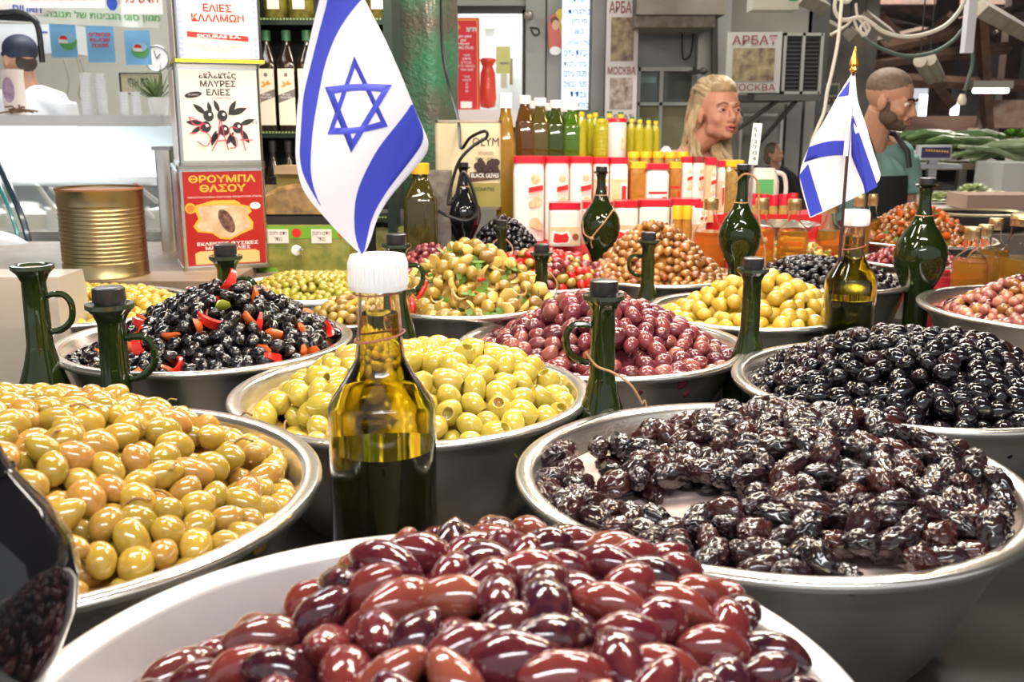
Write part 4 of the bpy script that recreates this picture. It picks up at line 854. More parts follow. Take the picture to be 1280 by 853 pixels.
def tub(label, px0, px1, pt, Y, base, kind_='ribbon', lid=redlid, group=None, dep=None, body=whitej, name='plastic_tub', lidh=None, taper=.93):
    a = W(px0, pt, Y); b = W(px1, pt, Y); w = b.x-a.x; H = a.z-base; d = dep or w; t = thing(name, label, 'tub', ((a.x+b.x)/2, Y+d/2, base), 0, group)
    lh = lidh or .018; m = MB(); m.rbox(-w*.49, w*.49, -d*.49, d*.49, .0, H*.80, w*.16, 4); m.rbox(-w*.49, w*.49, -d*.49, d*.49, H*.80, H-lh, w*.16, 4, taper); m.build('tub_body', body, t, True, 30)
    m = MB(); m.rbox(-w*.485, w*.485, -d*.485, d*.485, H-lh, H, w*.16, 4); 
    if kind_ != 'x': m.rbox(-w*.495, w*.495, -d*.495, d*.495, H-lh, H-lh+.004, w*.16, 4)
    m.build('lid', lid, t, True, 30)
    y = -d*.49-.001
    if kind_ == 'slim':
        m = MB(); m.poly([(p, y, q) for p, q in [(w*.02, H*.1), (w*.02, H*.68), (w*.12, H*.8), (w*.3, H*.85), (w*.42, H*.78), (w*.44, H*.12)]], .001); m.build('label', mat('pale_label', (.85, .74, .64), .45), t, False)
        m = MB()
        for jj, (cx, cz, rr) in enumerate(((.22, .74, .15), (.27, .47, .16), (.13, .45, .13), (.2, .22, .17), (.32, .18, .13))): m.poly([(p, y-.001-.0012*jj, q) for p, q in disc(cx*w, cz*H, rr*w, rr*w)], .0006)
        m.build('food_print', mat('food_print', (.68, .40, .20), .5, var=(.8, .6, .4), vscale=60), t, False)
        m = MB(); m.poly([(w*.0, y-.008, H*.58), (w*.45, y-.008, H*.61), (w*.45, y-.008, H*.67), (w*.0, y-.008, H*.64)], .0008); m.build('ribbon', red_print, t, False)
    elif kind_ == 'wide':
        m = MB(); m.box(-w*.46, w*.46, y, y+.001, H*.02, H*.45); m.build('label', orl, t, False)
        m = MB(); m.poly([(p, y-.001, q) for p, q in [(-w*.42, H*.08), (-w*.32, H*.04), (w*.12, H*.06), (w*.2, H*.2), (w*.1, H*.36), (-w*.1, H*.32), (-w*.38, H*.36)]], .0008); m.build('badge', white_m, t, False)
        m = MB(); m.poly([(p, y-.002, q) for p, q in [(-w*.36, H*.11), (-w*.28, H*.08), (w*.08, H*.09), (w*.13, H*.2), (w*.06, H*.31), (-w*.1, H*.27), (-w*.32, H*.31)]], .0008); m.build('badge_centre', red_print, t, False)
        pol(t, 'seal', mat('brown_seal', (.35, .08, .04), .5), disc(w*.33, H*.22, w*.10, w*.10), y-.001)
    elif kind_ == 'shield':
        m = MB(); m.box(-w*.46, w*.46, y, y+.001, H*.03, H*.62); m.build('label', orl, t, False)
        m = MB(); m.poly([(p, y-.001, q) for p, q in [(w*.1, H*.18), (w*.3, H*.05), (w*.44, H*.18), (w*.44, H*.55), (w*.1, H*.55)]], .0008); m.build('badge', white_m, t, False)
        m = MB(); m.poly([(p, y-.002, q) for p, q in [(w*.15, H*.22), (w*.28, H*.12), (w*.40, H*.22), (w*.40, H*.5), (w*.15, H*.5)]], .0008); m.build('badge_centre', red_print, t, False)
    elif kind_ == 'plain':
        m = MB(); m.box(-w*.4, w*.4, y, y+.001, H*.50, H*.54); m.box(-w*.3, w*.05, y, y+.001, H*.28, H*.34); m.box(w*.2, w*.4, y, y+.001, H*.1, H*.45); m.build('label', red_print, t, False)
    return t
g1 = 'slim white tubs with red lids'; 
for k, (a, b) in enumerate(((641, 681), (681, 712), (712, 741))):
    tub(['slim white tub with food picture and red lid, leftmost by the square cloth corner', 'slim white tub with food picture and red lid, second from the left', 'slim white tub with food picture and red lid, third from the left'][k], a, b, 196, 2.90+.035*k, ZS[0]+.003, 'slim', group=g1)
tub('white tub with orange label and shield behind the onion shaped bottle', 742, 762, 197, 3.03, ZS[1], 'shield', group='white tubs with orange shield label')
tub('white tub with orange label and shield right of the onion bottle neck', 763, 786, 197, 3.03, ZS[1], 'shield', group='white tubs with orange shield label')
g2 = 'wide white tubs with red lids'
for k, (a, b) in enumerate(((686, 727), (728, 768), (769, 799), (800, 839), (840, 878))):
    tub(['wide white tub with red badge, leftmost in the front row', 'wide white tub behind the neck of the onion bottle in the front row', 'wide white tub right of the onion bottle in the front row', 'wide white tub in the front row above the brown olives', 'wide white tub at the right end of the front row'][k], a, b, 254-k*1.2, 2.84, ZS[0], 'wide', group=g2, dep=.075) if k > 0 else tub('wide white tub with red badge, leftmost in the front row', a, b, 254, 2.74, W(706, 308, 2.74).z, 'wide', group=g2, dep=.07)
amb = mat('amber_jar', (.55, .22, .03), .08, trans=.35, coat=.5, var=(.75, .35, .06), vscale=50); olj = mat('olive_jar_glass', (.45, .30, .06), .08, trans=.3, coat=.5, var=(.65, .42, .12), vscale=60)
tub('yellow lidded jar of orange olives behind the white carton tub', 789, 811, 203, 3.03, ZS[1], 'none', yl, None, None, amb, 'pickle_jar')
tub('white tub with small red lid and plain red print in the second row', 809, 838, 205, 2.99, ZS[1]-.025, 'plain', group=None, taper=.80, lidh=.016)
tub('yellow lidded jar of orange relish right of the plain white tub', 838, 853, 203, 3.03, ZS[1], 'plain', yl, None, None, amb, 'relish_jar')
for k, (a, b) in enumerate(((853, 867), (867, 882))): tub(['white sachet shaped tub with red lid, left of the pair', 'white sachet shaped tub with red lid, right of the pair'][k], a, b, 196, 3.05, ZS[1], 'slim', redlid if k == 0 else mat('maroon_lid', (.25, .03, .03), .4), 'sachet shaped tubs')
tub('narrow jar of tan spread with red cap before the woman', 883, 897, 197, 2.98, ZS[1]-.02, 'slim', redlid, None, None, mat('tan_spread', (.75, .50, .28), .35), 'spread_jar', lidh=.022)
tub('small white bottle with red cap right of the tan spread jar', 898, 908, 201, 3.02, ZS[1], 'shield', redlid, None, None, whitej, 'sauce_bottle', taper=.7)
tub('large yellow lidded jar of pickles right of the red capped bottle', 906, 932, 201, 3.06, ZS[1], 'none', yl, None, None, olj, 'pickle_jar')
for k in range(5):
    a = 785+k*15.5; jar('pickle_jar', 'yellow lidded jar of green olives in the row before the woman', a+8, 190, 3.10, 15, ZS[1], olj, yl, 'yellow lidded jars behind', False, .10)
for k, px in enumerate((848, 860.5)): jar('relish_jar', ['small orange relish jar with yellow lid, left of the pair in front', 'small orange relish jar with yellow lid, right of the pair in front'][k], px, 258, 2.80, 13.5, TABLE+.10, amb, yl, 'small orange relish jars', False, .2)
tub('white tub with red badge right of the small relish jars', 868, 884, 252, 2.84, ZS[0], 'slim', group=None, dep=.04)
for k, px in enumerate((944, 957, 969, 982, 994)): jar('lidded_cup', 'small clear cup of olives with red lid behind the amber bottles', px, 244-abs(k-2), 3.02, 12, ZS[1]-.05, olj, redlid, 'red lidded cups behind the amber bottles', False, .3)
# white canister on the step
tc, r, H = jar('canister', 'white canister with red lid standing on the top step among yellow oil bottles', 773, 148, 3.16, 23, ZS[2]-.01, whitej, redlid, None, False, .09, 1.0)
m = MB(); m.lathe([(r*1.01, H*.2), (r*1.01, H*.6)], 12, M=Matrix.Rotation(R_(0), 4, 'Z')); 
m = MB(); m.poly([(p, -r*.93, q) for p, q in disc(r*.35, H*.4, r*.4, H*.17)], .001); m.build('label', mat('food_print', (.68, .4, .2), .5), tc, False)
# handle jug (white, with label)
t = thing('handled_jug', 'white handled jug with green and red label behind the round flask', 'jug', (W(958, 245, 3.08).x, 3.12, ZS[1]-.03))
H = W(958, 211, 3.08).z-t.location.z; w = S(36, 3.08)
m = MB(); m.rbox(-w/2, w/2, -.03, .03, 0, H*.75, .02, 4); m.rbox(-w/2, w/2, -.03, .03, H*.75, H, .02, 4, .7); m.build('jug_body', mat('frosted_plastic', (.85, .80, .74), .3, trans=.25), t)
m = MB(); m.tube(spline([(w*.35, 0, H*.92), (w*.7, 0, H*.85), (w*.78, 0, H*.5), (w*.6, 0, H*.15), (w*.45, 0, H*.1)]), .007, 8); m.build('handle', mat('frosted_plastic', (.85, .80, .74), .3), t)
m = MB(); m.box(-w*.4, w*.3, -.0315, -.03, H*.1, H*.35); m.build('red_label', red_print, t, False); m = MB(); m.box(-w*.35, w*.25, -.0315, -.03, H*.45, H*.8); m.build('green_label', mat('green_print', (.1, .4, .12), .5), t, False)
# tall white tag
t = thing('price_tag', 'tall narrow white price tag with black handwriting before the woman', 'sign', W(941, 206, 2.75)+Vector((0, 0, -.0)), 0)
H = W(941, 154, 2.75).z-t.location.z; m = MB(); m.box(-.012, .012, -.002, .002, -.0, H, Matrix.Rotation(R_(4), 4, 'Y')); m.build('tag_plate', white_m, t, False)
text('5\n1\nב\nל\nמ\n4', t, black_m, (.002, -.003, H*.5), .012, H*.8)
m = MB(); m.box(-.003, .003, 0, .004, TABLE-t.location.z, 0); m.build('stake', steel_dull, t, False)
# white capped oil bottles on the top step
oils = [mat('oil_amber', (.40, .22, .015), .05, trans=.45, coat=.4), mat('oil_brown', (.14, .06, .012), .05, trans=.4, coat=.4), mat('oil_olive', (.13, .10, .02), .05, trans=.4, coat=.4), mat('oil_green', (.05, .08, .01), .05, trans=.4, coat=.4), mat('oil_bright_green', (.10, .22, .01), .05, trans=.5, coat=.4)]
lbs = ['tall amber oil bottle with white cap at the left end of the top row', 'brown oil bottle with white cap second in the top row', 'olive brown oil bottle with white cap third in the front of the top row', 'dark oil bottle with white cap fourth in the front of the top row', 'green tinted oil bottle with white cap at the right end of the front row']
for k, (px, py, w, Y, b) in enumerate(((632, 116, 24, 3.0, ZS[0]), (656, 119, 23, 3.20, ZS[2]-.01), (675.5, 122, 23, 3.20, ZS[2]-.01), (695.5, 125, 23, 3.20, ZS[2]-.01), (716, 128, 22, 3.20, ZS[2]-.01))):
    square_bottle('oil_bottle', lbs[k], px, py, Y, w, 0, oils[k], white_pl, base=b, sh=.62 if k else .70, neckr=.27, rnd=.01)
for k, (px, py) in enumerate(((665, 126), (686, 129), (705, 131))):
    square_bottle('oil_bottle', ['white capped oil bottle behind the second and third bottles', 'white capped oil bottle behind the third and fourth bottles', 'white capped oil bottle behind the fourth and fifth bottles'][k], px, py, 3.265, 20, 0, oils[4 if k else 0], white_pl, base=ZS[2]-.01, sh=.62, neckr=.27, group='bottles of the rear row')
yo = mat('sunflower_oil', (.62, .58, .02), .05, trans=.5, coat=.4, bump=.5, bscale=90)
ycap = mat('yellow_oil_cap', (.8, .55, .03), .35); gcap = mat('dark_green_cap', (.04, .14, .06), .35)
for k, (px, py, w, Y) in enumerate(((727, 137, 15, 3.22), (737, 140, 15, 3.27), (752, 146, 20, 3.2), (744, 138, 14, 3.29), (762, 139, 14, 3.29), (790, 146, 13, 3.24), (800, 147, 13, 3.22), (811, 148, 13, 3.22), (820, 149, 12, 3.24), (776, 140, 14, 3.29))):
    p = W(px, py, Y); H = p.z-ZS[2]; r = S(w, Y)/2; t = thing('yellow_oil_bottle', 'clear ribbed bottle of yellow oil with yellow and green cap on the top step', 'bottle', (p.x, Y, ZS[2]), 0, 'yellow oil bottles on the top step')
    pr = [(0, 0), (r*.9, 0), (r, .004)]
    for j in range(6): pr += [(r, H*(.08+.10*j)), (r*.93, H*(.12+.10*j)), (r, H*(.16+.10*j))]
    pr += [(r*.95, H*.70), (r*.5, H*.82), (r*.35, H*.86), (r*.35, H*.88)]
    m = MB(); m.lathe(pr, 20); m.build('bottle_body', yo, t)
    m = MB(); m.lathe([(r*.30, H*.86), (r*.48, H*.86), (r*.48, H*.95), (0, H*.95)], 16); m.build('cap_skirt', ycap, t)
    m = MB(); m.lathe([(0, H*.95), (r*.44, H*.95), (r*.44, H), (0, H)], 16); m.build('cap', gcap, t)
# amber round bottles
ambo = mat('amber_oil', (.90, .48, .07), .06, trans=.7, ior=1.15, coat=.3)
glass_t = mat('thin_clear_glass', (.99, .98, .95), .02, trans=1, ior=1.10)
gcapm = mat('gold_cap', (.72, .52, .24), .3, .9)
for k, (px, py, w, Y, lb) in enumerate(((889, 248, 42, 2.62, 'round amber oil bottle with gold cap left of the tall green flask'), (953, 248, 36, 2.6, 'round amber oil bottle with gold cap just right of the tall green flask'), (994, 249, 38, 2.55, 'round amber oil bottle with gold cap in front of the flag stripes'), (1040, 252, 34, 2.75, 'round brown oil bottle half behind the small flag'), (1076, 244, 30, 2.95, 'clear bottle with gold cap left of the pair behind the flag stick'), (1092, 243, 26, 3.1, 'clear bottle with gold cap right of the pair behind the flag stick'), (1217, 284, 44, 2.40, 'round amber oil bottle with gold cap at the left of the right trio'), (1233, 281, 40, 2.52, 'round amber oil bottle with gold cap in the middle of the right trio'), (1246, 273, 38, 2.68, 'round amber oil bottle with gold cap at the back of the right trio'), (1279, 268, 62, 2.62, 'large jar of golden olives with gold lid at the right edge'))):
    p = W(px, py, Y); H = p.z-TABLE; r = S(w, Y)/2; nr = r*.38; t = thing('amber_bottle', lb, 'bottle', (p.x, Y, TABLE)); c = S(14, Y)
    hb = H-c-r*1.0; g = glass_t; pr = [(0, 0), (r*.9, 0), (r, .006), (r, hb-r*.8), (r*.95, hb-r*.4), (r*.75, hb-r*.02), (r*.5, hb+r*.2), (nr*1.1, hb+r*.42), (nr, hb+r*.6), (nr, H-c)]
    m = MB(); m.lathe(pr+[(a-.0015, b) for a, b in pr[::-1][:-1]]+[(0, .004)], 32); m.build('bottle_glass', g, t)
    lev = hb-r*.28; m = MB(); m.lathe([(0, .003)]+[(a-.003, b+.001) for a, b in pr[1:] if b < lev]+[(r*.9, lev), (0, lev)], 28); m.build('oil', ambo, t)
    m = MB(); m.lathe([(0, H-c), (nr*1.18, H-c), (nr*1.18, H-c*.45), (nr*1.22, H-c*.4), (nr*1.18, H-c*.1), (nr*1.1, H), (0, H)], 22); m.build('screw_cap', gcapm, t)
# tray pieces at the right
m = MB(); m.lathe([(0, 0), (.05, 0), (.052, .035), (.05, .04), (.035, .055), (0, .06)], 28); tag(m.build('dome_lid', mat('orange_dome', (.75, .25, .12), .3, coat=.3), None, loc=(W(1131, 350, 2.42).x-.0, 2.44, TABLE+.09)), 'orange red round lid left of the wide green flask', 'lid')
m = MB(); m.lathe([(0, 0), (.045, 0), (.07, .11), (.072, .13), (.074, .135), (.066, .13), (0, .12)], 28); tag(m.build('red_bowl', mat('red_plastic', (.55, .03, .05), .3, coat=.3), None, loc=(W(1185, 340, 2.5).x, 2.52, TABLE)), 'red plastic bowl right behind the wide green flask', 'bowl')
for k, (px, py, Y, R2, lb) in enumerate(((978, 280, 2.86, .10, 'flat steel dish of brown olives between the amber bottles'), (900, 283, 2.98, .0, ''))):
    if R2:
        p = W(px, py, Y); m = MB(); m.lathe([(0, 0), (R2*.8, 0), (R2, .02), (R2*1.05, .021), (R2, .024), (R2*.78, .005), (0, .004)], 36); o = tag(m.build('steel_dish', steel, None, loc=p-Vector((0, 0, .02))), lb, 'dish')
        m = MB(); m.lathe([(R2*.5, -(p.z-.02-TABLE)), (R2*.45, -.005), (0, 0)], 20); m.build('pedestal', steel_dull, o)
# steel rail and side panel at the lower right
t = thing('steel_rack', 'bare steel side rack under the bowls at the lower right corner', 'rack', (.64, .86, 0))
m = MB(); m.box(-.02, .02, -.45, .35, .98, 1.05, Matrix.Rotation(R_(-12), 4, 'Z')); m.build('rail', steel, t, False)
m = MB(); m.box(.02, .30, -.45, .35, .95, 1.02, Matrix.Rotation(R_(-12), 4, 'Z')); m.build('plate', steel, t, False)
m = MB(); m.box(.25, .29, -.45, .35, 0, 1.05, Matrix.Rotation(R_(-12), 4, 'Z')); m.build('side_panel', steel_dull, t, False)
# stalks and leaves on the left heap
stalk = mat('olive_stalk', (.30, .16, .05), .6); rg = random.Random(5)
for k in range(16):
    px, py = [(215, 625), (225, 588), (330, 580), (360, 572), (300, 525), (370, 590), (180, 540), (120, 520), (205, 510), (355, 545), (260, 660), (90, 700), (330, 610), (150, 640), (60, 560), (290, 560)][k]
    p = None
    for j in range(60):
        Y = .62+j*.01; q = W(px, py, Y); hx, hy = q.x-lefb['x'], q.y-lefb['y']
        if q.z < lefb['z']+float(dome(.088, 1.7, -.03, .0, .27, -.03)(np.array([hx]), np.array([hy]))[0]): p = q; break
    if p is None: continue
    a = rg.random()*6; l = rg.uniform(.012, .026); d_ = Vector((math.cos(a)*l, math.sin(a)*l, .006))
    m = MB(); m.tube(spline([(0, 0, -.002), d_*.5+Vector((0, 0, .004)), d_]), [.0012]*10+[.0008], 6); m.ell(d_, (.0018, .0018, .0016), 8, 5)
    tag(m.build('olive_stalk', stalk, None, loc=p+Vector((0, 0, .004))), 'thin brown stalk lying on the yellow green olives', 'stalk', 'stalks on the left olives')
# ------------------------------------------------------------------ the setting: floor, roof, walls
def struct(name, m, mt, smooth=False, label=None):
    return m.build(name, mt, None, smooth, kind='structure', label=label)
m = MB(); m.box(-6, 11, -2.5, 30, -.1, 0); struct('floor', m, mat('market_floor', (.38, .36, .33), .5, var=(.28, .265, .25), vscale=2))
roof_m = mat('roof_sheet', (.10, .075, .06), .7, var=(.05, .035, .03), vscale=2.5)
m = MB(); m.box(-6, 11, -1.2, 9.5, 3.55, 3.65); m.box(-6, 3.2, 9.5, 30, 3.55, 3.65)
ce = struct('ceiling', m, roof_m)
# roof at the back right is of separate sheets with bright gaps between them
for k in range(15):
    y0 = 9.6+k*1.35; m = MB()
    for s in range(3): m.box(3.2+s*2.5+.03, 3.2+s*2.5+2.4, y0, y0+(1.0 if (k+s) % 2 else .82), 3.5+.06*s, 3.54+.06*s, Matrix.Rotation(R_(.4), 4, 'X'))
    m.build('roof_sheet', roof_m, ce, False)
bm_ = mat('dark_beam', (.055, .04, .035), .6, var=(.12, .07, .05), vscale=6)
for k in range(7):
    y = 8.5+k*2.6; m = MB(); m.box(1.9, 11, y, y+.16, 3.05, 3.30); m.build('roof_beam', bm_, ce, False)
    m = MB(); m.tube([(2.0, y+.08, 3.15), (4.6, y+.08, 2.55), (7.2, y+.08, 3.15)], .05, 6); m.build('truss', bm_, ce)
    for x in (3.3, 5.9, 8.6):
        m = MB(); m.tube([(x, y+.08, 3.1), (x+.5, y+.08, 2.7)], .03, 6); m.build('brace', bm_, ce)
for x in (2.6, 4.4, 6.4, 8.8):
    m = MB(); m.box(x, x+.1, 8, 28, 3.30, 3.42); m.build('purlin', bm_, ce, False)
k = 0
for x, y in ((4.65, 11.2), (6.05, 12.6), (6.9, 11.4), (5.0, 17), (9.6, 15), (2.5, 9.2)):
    m = MB(); m.box(x-.09, x+.09, y-.09, y+.09, 0, 3.4); m.build('trim_%d' % k, bm_, None, False, kind='structure'); k += 1
m = MB(); m.box(1.9, 11, 26, 26.2, 0, 1.3); struct('wall_far', m, mat('far_wall', (.42, .26, .2), .8, var=(.3, .2, .17), vscale=1.2))
m = MB(); m.box(1.9, 11, 26, 26.2, 2.35, 3.6); struct('wall_far_upper', m, mat('far_wall2', (.20, .10, .08), .8, var=(.12, .07, .06), vscale=1.2))
m = MB(); m.box(10.9, 11, -1.2, 26, 0, 3.6); struct('wall_right', m, mat('right_wall', (.22, .18, .16), .8, var=(.12, .1, .09), vscale=1.0))
m = MB(); m.box(-6, -5.9, -1.2, 26, 0, 3.6); struct('wall_left', m, mat('left_wall', (.55, .52, .46), .7))
# facade wall with the opening of the kiosk
WY = 6.0; wall_m = mat('grey_plaster', (.33, .31, .26), .7, var=(.24, .22, .18), vscale=2.2); cream_w = mat('cream_wall', (.72, .70, .60), .6, var=(.64, .62, .52), vscale=3)
xa, xb = W(567, 80, WY).x, W(657, 80, WY).x; zt, zb = W(600, 13, WY).z, W(600, 152, WY).z; xr = W(1012, 80, WY).x
m = MB(); m.box(xa, xb, WY, WY+.12, zt, 3.6); m.box(xb, xr, WY, WY+.12, 0, 3.6); m.box(xa, xb, WY, WY+.12, 0, zb); struct('wall_back', m, wall_m)
m = MB(); m.box(-6, xa, WY, WY+.12, 0, 3.6); struct('wall_back_left', m, cream_w)
m = MB(); wm_ = mat('kiosk_white', (.85, .86, .84), .5); m.box(xa-.3, xb+.3, WY+1.2, WY+1.25, 0, 3.4); m.box(xa-.3, xa-.25, WY+.12, WY+1.2, 0, 3.4); m.box(xb+.02, xb+.07, WY+.12, WY+1.2, 0, 3.4); struct('wall_kiosk', m, wm_)
area((.0, WY+.7, 2.75), (0, 0, 0), .5, .5, 14, (.95, .98, 1))
m = MB(); m.box(xb-.02, xb+.02, WY-.03, WY+.03, zb, zt); m.box(xa, xb, WY-.03, WY+.0, zt-.02, zt+.02); struct('trim_7', m, mat('black_frame', (.03, .03, .03), .4))
m = MB(); m.box(xa, xb, WY-.06, WY, zt+.02, zt+.16); m.box(xa, xb, WY-.04, WY, zt+.17, 3.3); struct('trim_8', m, mat('shutter_grey', (.33, .32, .28), .6))
m = MB(); m.box(-1.2, 2.0, 3.55, 3.6, 0, 0); 
# side street wall behind the right pillar
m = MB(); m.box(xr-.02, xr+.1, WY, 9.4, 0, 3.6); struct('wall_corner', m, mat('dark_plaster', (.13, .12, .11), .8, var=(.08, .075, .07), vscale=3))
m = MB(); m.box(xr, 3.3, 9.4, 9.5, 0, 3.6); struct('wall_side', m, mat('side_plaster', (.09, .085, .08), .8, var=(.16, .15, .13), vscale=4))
# green pillar
px_, YG = 531, 3.42; p = W(px_, 150, YG); m = MB(); n = 40; vs = []
w = S(82, YG)/2
for z in np.linspace(0, 3.55, 60):
    for k in range(n):
        a = 2*PI*k/n; r = w*(.92+.10*abs(math.cos(a*3+.4)))*(1+.05*nz((math.cos(a)*3, math.sin(a)*3, z*7), 1, 3)); vs.append((r*math.cos(a), r*math.sin(a), z))
fs = [(i*n+k, i*n+(k+1) % n, (i+1)*n+(k+1) % n, (i+1)*n+k) for i in range(59) for k in range(n)]+[tuple(range(n))[::-1], tuple(range(59*n, 60*n))]
m.add(vs, fs); m.build('trim_9', mat('pillar_green', (.10, .095, .07), .35, coat=.4, var=(.03, .22, .11), vscale=7, bump=1.0, bscale=70, bdist=.006), None, True, 60, loc=(p.x, YG, 0), kind='structure')
# black cable with plug loop on the pillar
cb = mat('black_cable', (.012, .012, .012), .4)
def cable(name, label, pts, r, mt, cat='cable', k=6):
    P = spline(pts, k); o = P[0].copy(); m = MB(); m.tube([q-o for q in P], r, 8); return tag(m.build(name, mt, None, loc=o), label, cat)
cable('power_cable', 'black cable looped beside the green pillar over the black olive tin', [W(551, -20, 3.2), W(553, 60, 3.2), W(562, 110, 3.15), W(573, 150, 3.0), W(576, 185, 2.85), W(588, 172, 2.8), W(606, 164, 2.78), W(608, 172, 2.78), W(592, 182, 2.78), W(575, 200, 2.78), W(566, 225, 2.78), W(560, 255, 2.76), W(570, 245, 2.76), W(578, 215, 2.76), W(590, 235, 2.76), W(596, 265, 2.76), W(583, 276, 2.74), W(560, 270, 2.74), W(545, 262, 2.76)], .0045, cb)
# --- kiosk opening things
def board(name, label, cat, px0, px1, py0, py1, Y, mt, th=.01, rz=0):
    a, b = W(px0, py1, Y), W(px1, py0, Y); x0, x1 = a.x, W(px1, py1, Y).x; t = thing(name, label, cat, ((x0+x1)/2, Y, a.z), rz)
    w, H = x1-x0, b.z-a.z; m = MB(); m.box(-w/2, w/2, 0, th, 0, H); m.build('panel', mt, t, False); return t, w, H
t, w, H = board('poster', 'red poster with white Hebrew lines and yellow frame in the kiosk opening', 'poster', 560, 600, 22, 141, 5.7, mat('poster_red', (.62, .02, .03), .4))
m = MB()
for q in ((-.46, -.44, .01, .98), (.42, .44, .01, .98), (-.46, .44, .01, .018), (-.46, .44, .972, .98)): m.box(q[0]*w, q[1]*w, -.002, 0, q[2]*H, q[3]*H)
m.build('frame_line', goldp, t, False)
text(HEB('חדש!'), t, white_m, (w*.25, -.003, H*.88), w*.3, H*.05, bold=.02)
text(HEB('זיתים ירוקים\nשמן\nזית כתית\nמעולה במשקל'), t, white_m, (-.0*w, -.003, H*.74), w*.6, H*.15, bold=.02)
text(HEB('מיוצר\nמזיתים\nמובחרים\nבכבישה קרה\nטעם עשיר\n\nמחיר\nליחידה\n12\n24\n36'), t, white_m, (w*.1, -.003, H*.42), w*.5, H*.4)
m = MB(); m.box(-w*.1, w*.25, -.003, 0, H*.05, H*.12); m.build('barcode_patch', white_m, t, False)
pol(t, 'emblem', mat('orange_print', (.8, .2, .03), .4), disc(-w*.2, H*.9, w*.12, w*.09), -.003)
t = thing('red_bag', 'crumpled red orange bag hanging in the kiosk opening', 'bag', W(610, 136, 5.85)); H = W(610, 72, 5.85).z-t.location.z; w = S(20, 5.85)
m = MB(); m.lathe([(0, 0), (w*.45, .01), (w*.5, H*.2), (w*.45, H*.7), (w*.3, H*.82), (w*.42, H*.9), (w*.5, H*.96), (w*.3, H), (0, H*.97)], 20, sy=.5); deform(m, lambda p: Vector((p.x*(1+.15*nz(p*30, 1, 2)), p.y*(1+.3*nz(p*25, 1, 4)), p.z))); m.build('bag_body', mat('bag_red', (.75, .07, .04), .35, coat=.3), t, True, 70)
t, w, H = board('yellow_note', 'yellow paper note taped inside the kiosk', 'note', 620, 638, 58, 92, 6.5, mat('yellow_paper', (.78, .75, .30), .6), .004)
m = MB(); m.box(-w*.2, w*.4, -.003, 0, H*.35, H*.42); m.build('grey_line', mat('grey_print', (.4, .36, .36), .5), t, False)
t, w, H = board('wall_switch', 'small beige switch box high on the kiosk wall', 'switch', 606, 619, 21, 36, 7.15, mat('beige_pl', (.62, .60, .50), .5), .03)
t, w, H = board('hanging_brush', 'small tan brush hanging on a hook in the kiosk', 'brush', 626, 634, 92, 110, 7.1, mat('tan_print2', (.5, .42, .3), .6), .03)
t, w, H = board('wood_stick', 'thin brown stick hanging beside the yellow note', 'stick', 637, 641, 73, 106, 7.1, mat('brown_stick', (.28, .2, .1), .6), .02)
m = MB(); a = W(570, 152, 5.6); b = W(660, 137, 5.6); m.box(a.x, b.x, 5.6, 6.0, a.z-.03, b.z-.0); m.build('kiosk_counter', mat('cream_print', (.8, .7, .62), .4), None, False, label='kiosk counter top with red front band behind the oil bottles', cat='counter', kind=None)
# pillar panels, sticker, blue sign, signs
for k, (x0, x1, y1) in enumerate(((657, 681, 145), (683, 702, 145), (738, 754, 160))):
    m = MB(); a = W(x0, y1, 5.9); b = W(x1, 0, 5.9); m.box(a.x, W(x1, y1, 5.9).x, 5.9, 6.0, a.z-.5, 3.5); struct('trim_%d' % (10+k), m, mat('panel_grey', (.36, .355, .32), .55, var=(.30, .29, .26), vscale=2))
m = MB(); m.ell((0, 0, 0), (.028, .02, .03), 12, 8); tag(m.build('door_bell', mat('bell_metal', (.35, .3, .25), .4, .6), None, loc=W(661, 19, 5.85)), 'small round bell on the pillar above the kiosk', 'bell')
cable('wire_coil', 'small coil of wire on the grey pillar', [W(663, 35, 5.85), W(672, 36, 5.82), W(674, 42, 5.82), W(668, 44, 5.82), W(664, 37, 5.82)], .006, cb)
t = thing('oval_sticker', 'yellow and red oval sticker of a girl with a bowl on the grey pillar', 'sticker', W(696, 70, 5.86)); k_ = S(1, 5.86)
pol(t, 'sticker_back', mat('sticker_yellow', (.80, .52, .05), .4), disc(4*k_, 36*k_, 9*k_, 19*k_), 0); pol(t, 'red_part', mat('sticker_red', (.6, .12, .1), .4), [(-10*k_, 10*k_), (2*k_, 2*k_), (6*k_, 12*k_), (4*k_, 30*k_), (-2*k_, 50*k_), (-8*k_, 46*k_), (-11*k_, 34*k_)], -.004)
pol(t, 'face_print', mat('skin_print', (.7, .4, .3), .5), disc(-2*k_, 36*k_, 4.5*k_, 6*k_, 12), -.007); pol(t, 'hair_print', mat('brown_print2', (.16, .06, .04), .5), disc(-3*k_, 41*k_, 5*k_, 5*k_, 12), -.006); pol(t, 'bowl_print', white_m, disc(-2*k_, 6*k_, 7*k_, 5*k_), -.008); pol(t, 'badge', white_m, disc(8*k_, 40*k_, 4*k_, 5*k_, 14), -.006)
t, w, H = board('lit_sign', 'tall pale blue lit sign with blue Hebrew lines', 'sign', 702, 735, -30, 137, 5.75, mat('lit_blue', (.75, .87, .95), .4, emit=(.70, .86, 1), es=.55), .06)
names = ['גבינות', 'חלב', 'קצפת', 'בולגרית', 'פרמזן', 'בשן', 'טל העמק', 'גבינת עיזים', 'גבינה בולגרית', 'פטה עיזים', 'פטה כבשים', 'צפתית', 'בולגרית']
for k, s_ in enumerate(names): text(HEB(s_), t, blue_print, (w*.12 if len(s_) < 8 else 0, -.003, H*(.975-.078*k)), w*min(.85, .12*len(s_)), H*.045)
